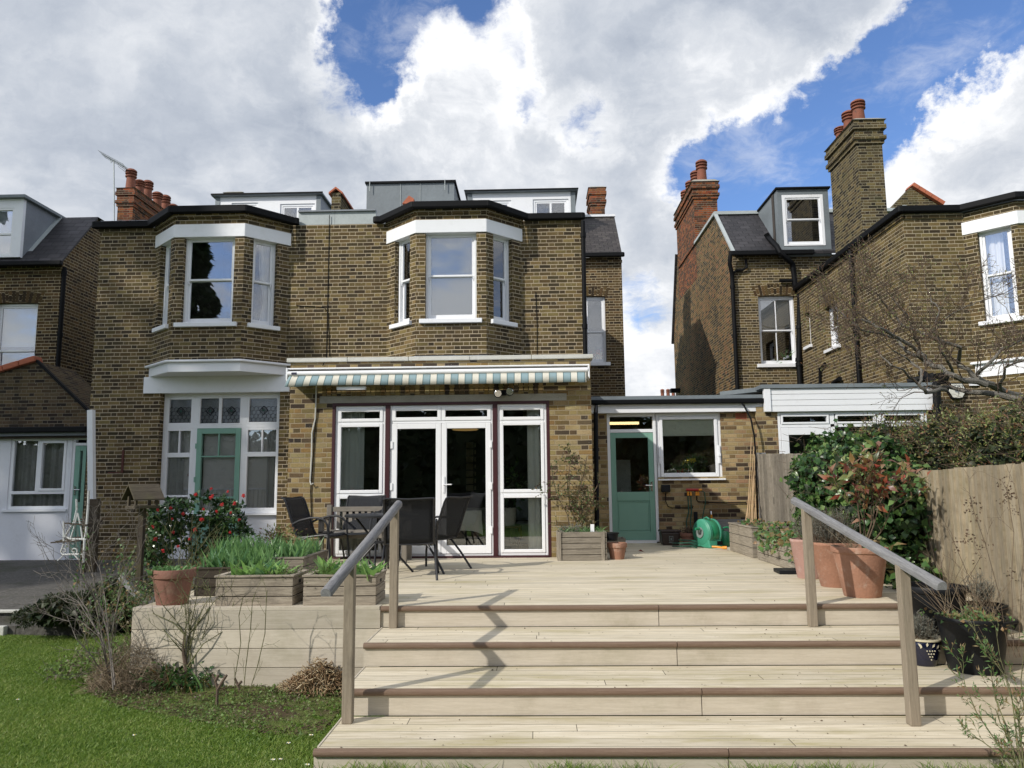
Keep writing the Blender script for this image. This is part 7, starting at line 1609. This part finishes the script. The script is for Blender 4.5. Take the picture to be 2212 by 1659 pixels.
# hedge leaning over the fence
hd = plant('hedge', 'loose reddish green hedge rising behind the sunlit fence', 'hedge', (4.6, 7.5, -.3))
blh = [((4.3, 10.6, 1.4), (.3, .5, .3)), ((4.35, 9.6, 1.45), (.35, .9, .42)), ((4.5, 8.5, 1.4), (.45, .9, .45)), ((4.55, 7.4, 1.35), (.45, .9, .48)), ((4.6, 6.4, 1.35), (.45, .8, .5)), ((5.2, 7.2, 1.3), (.6, 1.4, .62)), ((5.1, 9.2, 1.35), (.6, 1.2, .5)), ((4.6, 5.4, 1.4), (.45, .7, .5))]
P, N_ = shell(blh, 30000); n = len(P); V, Fc = leaves(P, N_*.5+rng.normal(size=(n, 3))*.8+[0, 0, .3], rng.uniform(.022, .048, n), .42, .2, .2); npmesh('foliage', V, Fc, 'hedge_leaf', hd)
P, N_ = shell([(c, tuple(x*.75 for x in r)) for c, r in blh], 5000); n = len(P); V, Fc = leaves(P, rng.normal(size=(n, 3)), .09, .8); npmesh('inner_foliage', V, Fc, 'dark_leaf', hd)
P, N_ = shell(blh, 2600); D = N_*.5+rng.normal(size=(len(P), 3))*.5+[-.2, 0, .3]; V, Fc = sticks(P-nrm(D)*.12, P+nrm(D)*.16, .0035, .0015); npmesh('twigs', V, Fc, 'twig_brown', hd)
# bare tree with its crown of fine twigs at the right
bt_ = plant('bare_tree', 'gnarled nearly leafless tree spreading in front of the right hand house', 'tree', (7.2, 9.6, -.3)); YT = 9.6
limbs = [([(2330, 960), (2215, 868), (2160, 840), (2110, 815), (2070, 790)], .075, 0), ([(2205, 862), (2130, 848), (2070, 842), (2010, 833)], .05, -.2), ([(2130, 832), (2060, 812), (2015, 790), (1985, 760), (1940, 730), (1895, 707), (1860, 690)], .042, -.3), ([(2070, 790), (2075, 750), (2000, 725), (1950, 705), (1920, 670), (1900, 640)], .03, .3),
         ([(2015, 790), (1990, 775), (1960, 760), (1930, 728), (1890, 700), (1850, 672)], .03, .1), ([(2040, 842), (2000, 850), (1985, 830), (1990, 800), (1965, 780), (1930, 758)], .028, -.5), ([(2100, 820), (2130, 790), (2160, 760), (2190, 742), (2230, 730)], .03, .3), ([(2160, 842), (2165, 800), (2200, 780), (2240, 770)], .024, -.2),
         ([(1985, 760), (1975, 720), (1960, 680), (1925, 640)], .02, .4), ([(2060, 812), (2040, 770), (2020, 720), (2030, 670), (2010, 640)], .022, .2), ([(1940, 730), (1900, 720), (1860, 712), (1830, 690), (1810, 670)], .018, -.2), ([(2000, 725), (2040, 690), (2090, 660), (2120, 650)], .016, .5), ([(1985, 830), (1950, 800), (1925, 790), (1900, 765)], .02, -.6), ([(2120, 650), (2150, 640), (2180, 680)], .01, .4)]
segs = []; mbs = MB()
for pts, r, dy in limbs:
    W_ = [at(x, y, YT+dy+.25*math.sin(i*1.3+r*90)) for i, (x, y) in enumerate(pts)]; m_ = len(W_)
    F_ = []
    for i in range(m_-1):
        for k in range(3): F_.append(W_[i].lerp(W_[i+1], k/3)+Vector((random.gauss(0, .012), random.gauss(0, .02), random.gauss(0, .012)))*(1 if k else .4))
    F_.append(W_[-1]); rs = [.82*r*(1-.62*i/(len(F_)-1))*random.uniform(.92, 1.12) for i in range(len(F_))]; mbs.tube(F_, rs, 8)
    for i in range(2, len(F_)):
        if random.random() < (.75 if r < .035 else .35): d = (F_[i]-F_[i-1]).normalized(); grow(F_[i], d+Vector((random.gauss(-.1, .7), random.gauss(0, .6), random.gauss(.3, .5))), random.uniform(.22, .45), min(.009, rs[i]*.5), 3 if i > len(F_)*.75 and r < .045 else 2, .65, .12, (1, 3), .66, .2, 4, segs)
    grow(F_[-1], (F_[-1]-F_[-3]), .4, .008, 3, .6, .1, (2, 3), .68, .2, 4, segs)
mbs.build('trunk', 'bark', bt_, smooth=True); V, Fc = seg_mesh(segs, .0022); npmesh('twigs', V, Fc, 'bark_brown', bt_)
E, D = ends(segs, 0); k = (rng.random(len(E)) < .28) & (E[:, 0] < 6.6); E, D = E[k], D[k]; n = len(E); V, Fc = leaves(E, nrm(D)+rng.normal(size=(n, 3))*.6, rng.uniform(.018, .04, n), .35); npmesh('crown', V, Fc, 'hedge_leaf', bt_)
# camellia with red flowers
cb = plant('camellia', 'dark leaved camellia bush with red flowers left of the planters', 'shrub', (-4.15, 9.1, G0)); segs = []
for k in range(7): segs += grow((-4.15+random.uniform(-.1, .1), 9.1+random.uniform(-.1, .1), G0), (random.uniform(-.4, .5), random.uniform(-.3, .3), 1.4), .8, .015, 2, .5, .3, (2, 3), .62, .12, 4)
V, Fc = seg_mesh(segs, .002); npmesh('branches', V, Fc, 'twig_green', cb)
def pxblob(x, y, Y, rx, rz, ry=None): c = at(x, y, Y); k = Y/FPX; return (tuple(c), (rx*k, (ry or (rx+rz)/2)*k, rz*k))
blc = [pxblob(375, 1120, 9.2, 50, 38), pxblob(450, 1098, 9.2, 52, 34), pxblob(505, 1120, 9.2, 42, 30), pxblob(350, 1170, 9.1, 42, 34), pxblob(420, 1160, 9.3, 60, 45), pxblob(500, 1150, 9.3, 40, 28), pxblob(330, 1115, 9.3, 26, 16), pxblob(460, 1072, 9.2, 12, 16), pxblob(340, 1200, 9.0, 30, 26)]
P, N_ = shell(blc, 5200); n = len(P); m3 = np.sin(P[:, 0]*9+P[:, 2]*5)*np.cos(P[:, 2]*8-P[:, 1]*4); k = m3 > -.25; P, N_ = P[k], N_[k]; n = len(P)
V, Fc = leaves(P, N_*.6+rng.normal(size=(n, 3))*.6+[0, 0, -.1], rng.uniform(.05, .085, n), .55, .12, .2, N=N_); npmesh('foliage', V, Fc, 'camellia_leaf', cb)
fl_ = [(423, 1069), (341, 1102), (369, 1098), (457, 1056), (492, 1062), (526, 1071), (507, 1088), (480, 1090), (436, 1122), (396, 1110), (374, 1150), (330, 1138), (336, 1165), (422, 1144), (497, 1150), (517, 1123), (499, 1108), (385, 1180), (330, 1188), (455, 1075), (460, 1072), (352, 1190), (468, 1105), (440, 1100), (410, 1165), (372, 1121)]
pp_ = []
for x, y in fl_:
    c = np.array(at(x, y, 8.75+random.uniform(-.1, .25))); n = 14; d = nrm(rng.normal(size=(n, 3))*[1, .6, 1]+[0, -.5, .1]); V, Fc = leaves(np.tile(c, (n, 1)), d, random.uniform(.018, .03), 1.0, .3, -.3); npmesh('flower', V, Fc, 'petal_red', cb)
# climbing rose on the extension wall
cr = plant('climbing_rose', 'sparse climbing rose trained on the brick beside the french doors', 'climber', (at(1230, 1150, YE-.1).x, YE-.1, .3)); segs = []
for pts in [[(1232, 1150), (1225, 1110), (1205, 1075), (1195, 1040), (1190, 1000)], [(1235, 1150), (1240, 1110), (1250, 1070), (1262, 1020), (1268, 985)], [(1237, 1148), (1255, 1110), (1275, 1080), (1290, 1050)], [(1240, 1108), (1225, 1060), (1230, 1010), (1240, 985)], [(1240, 1150), (1262, 1120), (1270, 1090), (1255, 1050)]]:
    W_ = [at(x, y, YE-.08-.04*i) for i, (x, y) in enumerate(pts)]
    for a, b in zip(W_, W_[1:]):
        segs.append((tuple(a), tuple(b), .007, .006, 2))
        for _ in range(3): t_ = random.random(); grow(a.lerp(b, t_), (random.gauss(0, .8), random.gauss(-.15, .2), random.gauss(.3, .6)), .2, .003, 1, .7, .1, (1, 2), .7, .2, 3, segs)
V, Fc = seg_mesh(segs, .0016); npmesh('stems', V, Fc, 'twig_brown', cr); E, D = ends(segs, 1); E = E.repeat(2, 0); D = D.repeat(2, 0); n = len(E); V, Fc = leaves(E, nrm(D)+rng.normal(size=(n, 3))*.8, rng.uniform(.022, .05, n), .55); npmesh('foliage', V, Fc, 'rose_leaf', cr)
# bare rose bush before the raised deck
rs_ = gz(400, 1488, G0); rb_ = plant('rose_bush', 'bare pruned rose bush with thin green shoots before the raised deck', 'shrub', tuple(rs_)); segs = []
mb = MB(); st_ = [at(395, 1490, rs_.y), at(402, 1440, rs_.y), at(396, 1410, rs_.y), at(399, 1370, rs_.y)]; mb.tube([tuple(p) for p in st_], [.03, .022, .014, .011], 8); mb.build('trunk', 'bark_brown', rb_, smooth=True)
for pts in [[(399, 1370), (380, 1340), (350, 1305), (335, 1260)], [(399, 1400), (402, 1340), (398, 1290), (375, 1255)], [(402, 1430), (418, 1370), (440, 1310), (470, 1268)], [(402, 1430), (410, 1360), (425, 1290), (428, 1235)], [(396, 1410), (370, 1380), (345, 1350)], [(405, 1450), (430, 1400), (450, 1340), (455, 1265)], [(402, 1380), (440, 1330), (462, 1300), (500, 1270)], [(399, 1372), (375, 1345), (330, 1325)], [(404, 1440), (440, 1390), (488, 1360)], [(410, 1500), (412, 1400), (405, 1300), (420, 1240)]]:
    W_ = [at(x, y, rs_.y+random.uniform(-.05, .05)) for x, y in pts]
    for i, (a, b) in enumerate(zip(W_, W_[1:])):
        segs.append((tuple(a), tuple(b), .0065-.0015*i, .005-.0015*i, 2))
        for _ in range(2): grow(a.lerp(b, random.random()), (random.gauss(0, .7), random.gauss(0, .4), random.gauss(.6, .4)), .16, .0028, 1, .55, .25, (1, 2), .65, .15, 3, segs)
V, Fc = seg_mesh(segs, .0014); npmesh('stems', V, Fc, 'twig_green', rb_); E, D = ends(segs, 0); k = rng.random(len(E)) < .4; E, D = E[k], D[k]; V, Fc = leaves(E, D, .018, .3); npmesh('buds', V, Fc, 'bramble_leaf', rb_)
# tall thin rose stems to the right of it
for (pts, lab) in [([(506, 1520), (508, 1460), (520, 1390), (516, 1330), (525, 1290)], 'tall thin bare stem nearest the rose bush, before the raised deck'), ([(524, 1515), (531, 1440), (541, 1360), (545, 1300), (552, 1280)], 'tall thin bare stem, middle of the three before the raised deck'), ([(530, 1520), (556, 1440), (572, 1370), (575, 1300), (577, 1275)], 'tall thin bare stem, rightmost of the three before the raised deck')]:
    b = gz(pts[0][0], pts[0][1]-5, G0); t = plant('bare_rose', lab, 'plant', tuple(b)); segs = []; W_ = [at(x, y, b.y) for x, y in pts]
    for a, c in zip(W_, W_[1:]): segs.append((tuple(a), tuple(c), .0045, .0035, 2)); grow(a.lerp(c, .6), (random.gauss(0, .8), random.gauss(0, .3), .6), .12, .002, 1, .5, .2, (1, 2), .6, .15, 3, segs)
    V, Fc = seg_mesh(segs, .0013); npmesh('stems', V, Fc, 'twig_green', t)
# pruned stumps
for (pts, lab) in [([[(618, 1530), (620, 1490), (614, 1465), (608, 1455)], [(620, 1490), (632, 1470), (640, 1458)], [(616, 1470), (622, 1458)]], 'short dark pruned rose stump, forked at the top, in the bed'), ([[(668, 1496), (664, 1480), (657, 1465)], [(664, 1480), (672, 1472)]], 'small dark pruned stump between the forked stump and the stem pile')]:
    pts = [[(int(385+(x-385)*1.0) if 0 else x-150 if x > 600 else x, y) for x, y in l] for l in pts]
    b = gz(pts[0][0][0], pts[0][0][1], G0); mb = MB()
    for l in pts: mb.tube([tuple(at(x, y, b.y)) for x, y in l], [.014, .012, .010, .007][:len(l)], 6)
    solo(mb, 'rose_stump', 'bark_brown', lab, 'stump', tuple(b), smooth=True)
# grey twiggy shrub at the left and its dead base
gs = gz(235, 1500, G0); gt = plant('grey_shrub', 'bare silvery twigged shrub over the patio edge at the left', 'shrub', tuple(gs)); segs = []
for pts in [[(240, 1490), (225, 1400), (190, 1320), (150, 1260), (100, 1205)], [(242, 1490), (222, 1380), (205, 1300), (175, 1240), (165, 1170)], [(245, 1490), (235, 1380), (228, 1300), (215, 1220), (190, 1150)], [(235, 1480), (200, 1420), (165, 1380), (145, 1330)], [(248, 1480), (240, 1400), (248, 1330), (270, 1240), (268, 1180)], [(240, 1485), (215, 1370), (170, 1300), (120, 1270)], [(240, 1480), (232, 1360), (205, 1270), (195, 1200), (205, 1120)]]:
    W_ = [at(x, y, gs.y+random.uniform(-.15, .25)) for x, y in pts]
    for i, (a, b) in enumerate(zip(W_, W_[1:])):
        segs.append((tuple(a), tuple(b), .007-.0014*i, .0056-.0014*i, 3))
        for _ in range(2): grow(a.lerp(b, random.random()), (b-a).normalized()+Vector((random.gauss(0, .6), random.gauss(0, .4), random.gauss(.1, .4))), .26, .0032, 2, .5, .15, (1, 2), .65, .14, 3, segs)
V, Fc = seg_mesh(segs, .0013); npmesh('branches', V, Fc, 'twig_grey', gt)
# dead twiggy mound
dm = plant('dead_perennial', 'mound of dry tangled brown stems at the foot of the grey shrub', 'plant', tuple(gs)); n = 2600
c = gz(262, 1500, G0); ang = rng.uniform(0, 2*PI, n); rr = np.sqrt(rng.random(n))*.36; A = np.stack([c.x+rr*np.cos(ang), c.y+.15+rr*.6*np.sin(ang), G0+rng.random(n)**1.6*.5*(1-rr/.5)], -1); B = A+nrm(rng.normal(size=(n, 3))*[1, .8, .8]+[0, 0, .5])*rng.uniform(.04, .16, n)[:, None]
V, Fc = sticks(A, B, .0024, .0012); npmesh('stems', V, Fc, 'dry_twig', dm)
# green daffodil clump
dc = gz(372, 1500, G0); dfc = plant('bulb_clump', 'clump of dark green strap leaves between the dead mound and the rose', 'plant', (dc.x, dc.y+.2, G0)); n = 190
P = np.stack([dc.x-.08+rng.normal(size=n)*.16, dc.y+.22+rng.normal(size=n)*.1, np.full(n, G0)], -1); V, Fc = blades(P, rng.normal(size=(n, 3))*[.35, .3, .1]+[0, 0, 1], rng.uniform(.14, .34, n), .016, .35, 4); npmesh('leaves', V, Fc, 'bramble_leaf', dfc)
clump(dfc, 'broad_leaves', 'ivy_leaf', (dc.x-.05, dc.y+.2, G0+.1), (.3, .2, .1), 500, .05, .7)
# pile of cut stems
pc = gz(682, 1500, G0); cp_ = plant('stem_pile', 'pile of cut straw coloured stems beside the bottom of the left handrail', 'plant', (pc.x, pc.y, G0)); n = 900
ang = rng.uniform(0, 2*PI, n); rr = rng.random(n)**.6; P = np.stack([pc.x+rr*.34*np.cos(ang), pc.y+.12+rr*.22*np.sin(ang), G0+.02+(1-rr)*.26*rng.random(n)**.5], -1); D = nrm(np.stack([np.cos(ang), np.sin(ang)*.7, rng.normal(size=n)*.35+.15], -1)+rng.normal(size=(n, 3))*.45); L = rng.uniform(.04, .13, n)[:, None]
V, Fc = sticks(P-D*L*.5, P+D*L*.5, rng.uniform(.003, .0065, n), .004); npmesh('cut_stems', V, Fc, 'cut_stem', cp_)
# dark evergreen by the kerb
ek = gz(120, 1352, G0); ev = plant('evergreen_shrub', 'low dark evergreen shrub sprawling over the patio kerb', 'shrub', tuple(ek)); P, N_ = shell([pxblob(70, 1332, 9.2, 42, 20), pxblob(130, 1315, 9.3, 50, 34), pxblob(190, 1315, 9.3, 40, 40), pxblob(240, 1290, 9.4, 40, 36), pxblob(290, 1270, 9.4, 40, 32)], 9000)
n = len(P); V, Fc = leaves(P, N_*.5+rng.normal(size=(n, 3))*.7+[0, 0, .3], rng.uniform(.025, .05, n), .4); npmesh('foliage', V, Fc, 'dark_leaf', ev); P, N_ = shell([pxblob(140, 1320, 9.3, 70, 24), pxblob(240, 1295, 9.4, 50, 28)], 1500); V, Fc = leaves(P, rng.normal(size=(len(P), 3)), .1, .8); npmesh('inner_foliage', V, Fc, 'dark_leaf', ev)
# mixed low growth along the deck edge
mg = plant('border_plants', 'mixed green and yellow leaved border plants beside the raised deck', 'plants', (-4.0, 8.2, G0)); segs = []
for k in range(26): segs += grow((random.uniform(-4.5, -3.7), random.uniform(7.4, 9.0), G0), (random.gauss(0, .3), random.gauss(0, .3), 1), random.uniform(.3, .75), .005, 2, .5, .3, (1, 2), .6, .15, 4)
V, Fc = seg_mesh(segs, .0014); npmesh('stems', V, Fc, 'twig_green', mg); E, D = ends(segs, 1); n = len(E); V, Fc = leaves(E, nrm(D)+rng.normal(size=(n, 3))*.6, rng.uniform(.02, .05, n), .6); npmesh('foliage', V, Fc, 'bramble_leaf', mg)
P = np.stack([rng.uniform(-4.5, -3.66, 5000), rng.uniform(7.1, 9.5, 5000), G0+.03+rng.random(5000)*.16], -1); V, Fc = leaves(P, rng.normal(size=(5000, 3))+[0, 0, .4], rng.uniform(.02, .05, 5000), .6); npmesh('ground_leaves', V, Fc, 'weed_leaf', mg)
# right foreground: willowy plant, seed heads by the fence
wp = plant('willowy_plant', 'tall willowy green plant at the bottom right corner by the steps', 'plant', (2.95, 4.35, G0)); segs = []
for pts in [[(2215, 1680), (2200, 1560), (2170, 1460), (2120, 1390), (2090, 1330)], [(2210, 1680), (2195, 1580), (2185, 1500), (2160, 1420), (2150, 1350)], [(2205, 1680), (2150, 1600), (2110, 1540), (2085, 1480), (2075, 1430)], [(2190, 1680), (2160, 1630), (2120, 1600), (2090, 1585)], [(2225, 1660), (2215, 1560), (2205, 1470), (2215, 1380)], [(2200, 1670), (2175, 1570), (2150, 1510), (2140, 1450)], [(2230, 1690), (2190, 1620), (2160, 1560), (2150, 1530)]]:
    W_ = [at(x, y, 4.4+.1*i) for i, (x, y) in enumerate(pts)]
    for i, (a, b) in enumerate(zip(W_, W_[1:])):
        segs.append((tuple(a), tuple(b), .005-.0009*i, .0041-.0009*i, 3))
        for _ in range(2): grow(a.lerp(b, random.random()), (b-a).normalized()+Vector((random.gauss(0, .4), random.gauss(0, .3), random.gauss(.2, .3))), .10, .0016, 1, .5, .2, (1, 2), .6, .12, 3, segs)
V, Fc = seg_mesh(segs, .0011); npmesh('stems', V, Fc, 'twig_green', wp); E, D = ends(segs, 1); E = E.repeat(2, 0); D = D.repeat(2, 0); n = len(E); V, Fc = leaves(E, nrm(D)+rng.normal(size=(n, 3))*.5, rng.uniform(.018, .04, n), .22); npmesh('foliage', V, Fc, 'bramble_leaf', wp)
P = np.stack([rng.uniform(2.6, 3.2, 2600), rng.uniform(4.2, 4.6, 2600), G0+rng.random(2600)*.3], -1); V, Fc = leaves(P, rng.normal(size=(2600, 3))+[0, 0, .6], rng.uniform(.02, .05, 2600), .3); npmesh('base_leaves', V, Fc, 'weed_leaf', wp)
sh_ = plant('seed_heads', 'dry brown seed stalks standing against the sunlit fence', 'plant', (3.7, 6.0, -.36)); segs = []
for pts in [[(2180, 1420), (2160, 1290), (2130, 1180), (2102, 1100), (2095, 1070)], [(2190, 1420), (2185, 1250), (2190, 1150), (2175, 1060), (2165, 1040)], [(2195, 1420), (2140, 1300), (2090, 1240), (2060, 1170), (2055, 1150)], [(2200, 1420), (2205, 1300), (2212, 1180), (2200, 1080)], [(2150, 1420), (2100, 1330), (2085, 1260), (2120, 1200)], [(2205, 1420), (2170, 1340), (2110, 1290), (2075, 1270)], [(2110, 1330), (2060, 1270), (2030, 1230), (2040, 1200)]]:
    W_ = [at(x, y, 5.9+.05*i) for i, (x, y) in enumerate(pts)]
    for i, (a, b) in enumerate(zip(W_, W_[1:])):
        segs.append((tuple(a), tuple(b), .0028, .0022, 3))
        if i: grow(b, (b-a).normalized()+Vector((random.gauss(0, .5), random.gauss(0, .3), .1)), .14, .0016, 1, .5, .1, (1, 2), .6, .12, 3, segs)
V, Fc = seg_mesh(segs, .0012); npmesh('stalks', V, Fc, 'twig_brown', sh_)
P = []
for pts in [(2102, 1085), (2092, 1100), (2108, 1110), (2165, 1045), (2178, 1065), (2185, 1075), (2130, 1180), (2085, 1170), (2100, 1155), (2190, 1100), (2170, 1085), (2062, 1180), (2185, 1240), (2112, 1205)]: P.append(np.array(at(*pts, 6.05))+rng.normal(size=(14, 3))*[.022, .02, .03])
P = np.concatenate(P); V, Fc = leaves(P, rng.normal(size=(len(P), 3)), .022, .7); npmesh('seed_clusters', V, Fc, 'clippings', sh_)
# ------------------------------------------------------------------ trees behind and beside the camera (they shade the left of the row and stand in the panes)
def bigtree(name, label, x, y, h, r, zc, n, leaf, dens=1.0, conifer=False):
    t = plant(name, label, 'tree', (x, y, G0)); mb = MB(); mb.tube([(x, y, G0), (x+.1, y, h*.35), (x-.1, y+.1, h*.7), (x, y, h*.95)], [.35, .28, .16, .04], 10); mb.build('trunk', 'bark_brown', t, smooth=True)
    if conifer:
        u = rng.random(n); ang = rng.uniform(0, 2*PI, n); rr = r*(1-u)**.7*(.6+.4*rng.random(n))*(1+.2*np.sin(u*40)); P = np.stack([x+rr*np.cos(ang), y+rr*np.sin(ang), G0+.8+u*(h-.8)], -1); V, Fc = leaves(P, np.stack([np.cos(ang), np.sin(ang), np.full(n, -.2)], -1)+rng.normal(size=(n, 3))*.3, leaf, .6)
    else:
        bl = [((x+rng.normal()*r[0]*.45, y+rng.normal()*r[1]*.4, zc+rng.normal()*r[2]*.4), (r[0]*.5, r[1]*.5, r[2]*.5)) for _ in range(9)]+[((x, y, zc), (r[0]*.75, r[1]*.75, r[2]*.75))]; P, N_ = shell(bl, n); V, Fc = leaves(P, rng.normal(size=(len(P), 3)), leaf, .8)
    npmesh('crown', V, Fc, 'tree_leaf', t); return t
bigtree('garden_tree', 'added broad tree outside the frame that shades the left of the row', -33.5, -3.0, 25, (6.5, 5, 6), 20, 4600, .9)  # added unseen tree, placed to shade the left of the row
bigtree('conifer_tree', 'tall dark conifer behind the camera mirrored in the left bay window', -23.2, -21, 21, 3.0, 0, 9000, .7, conifer=True)
for i, (x, y, h) in enumerate([(-26, -17, 8), (-21, -16, 8.5), (-13, -15, 8), (-8, -16, 7.5), (-3, -15, 8.2), (2, -16, 7.6), (7, -15, 8.3), (12, -16, 8), (18, -16, 8.5), (24, -17, 9)]):
    bigtree('garden_tree', 'one of the leafy trees in a row behind the camera', x, y, h, (3.4, 2.2, 3.6), h*.5, 3200, .55)['group'] = 'row of trees behind the camera'

hz = plant('added_hedge', 'added unseen dark hedge behind the camera for dark reflections in the french doors', 'hedge', (0, -13, G0)); bl = [((x, -13.2, 1.6+.3*math.sin(x)), (2.2, .9, 2.9)) for x in np.arange(-32, 32, 2.4)]  # added unseen hedge, keeps the reflections in the french doors dark
P, N_ = shell(bl, 14000); V, Fc = leaves(P, rng.normal(size=(len(P), 3)), .45, .9); npmesh('foliage', V, Fc, 'dark_leaf', hz); MB().box(-33, 33, -13.7, -12.9, G0-.05, 3.6).build('inner_foliage', 'dark_leaf', hz)  # plain dark box fills the added hedge, no leaves inside
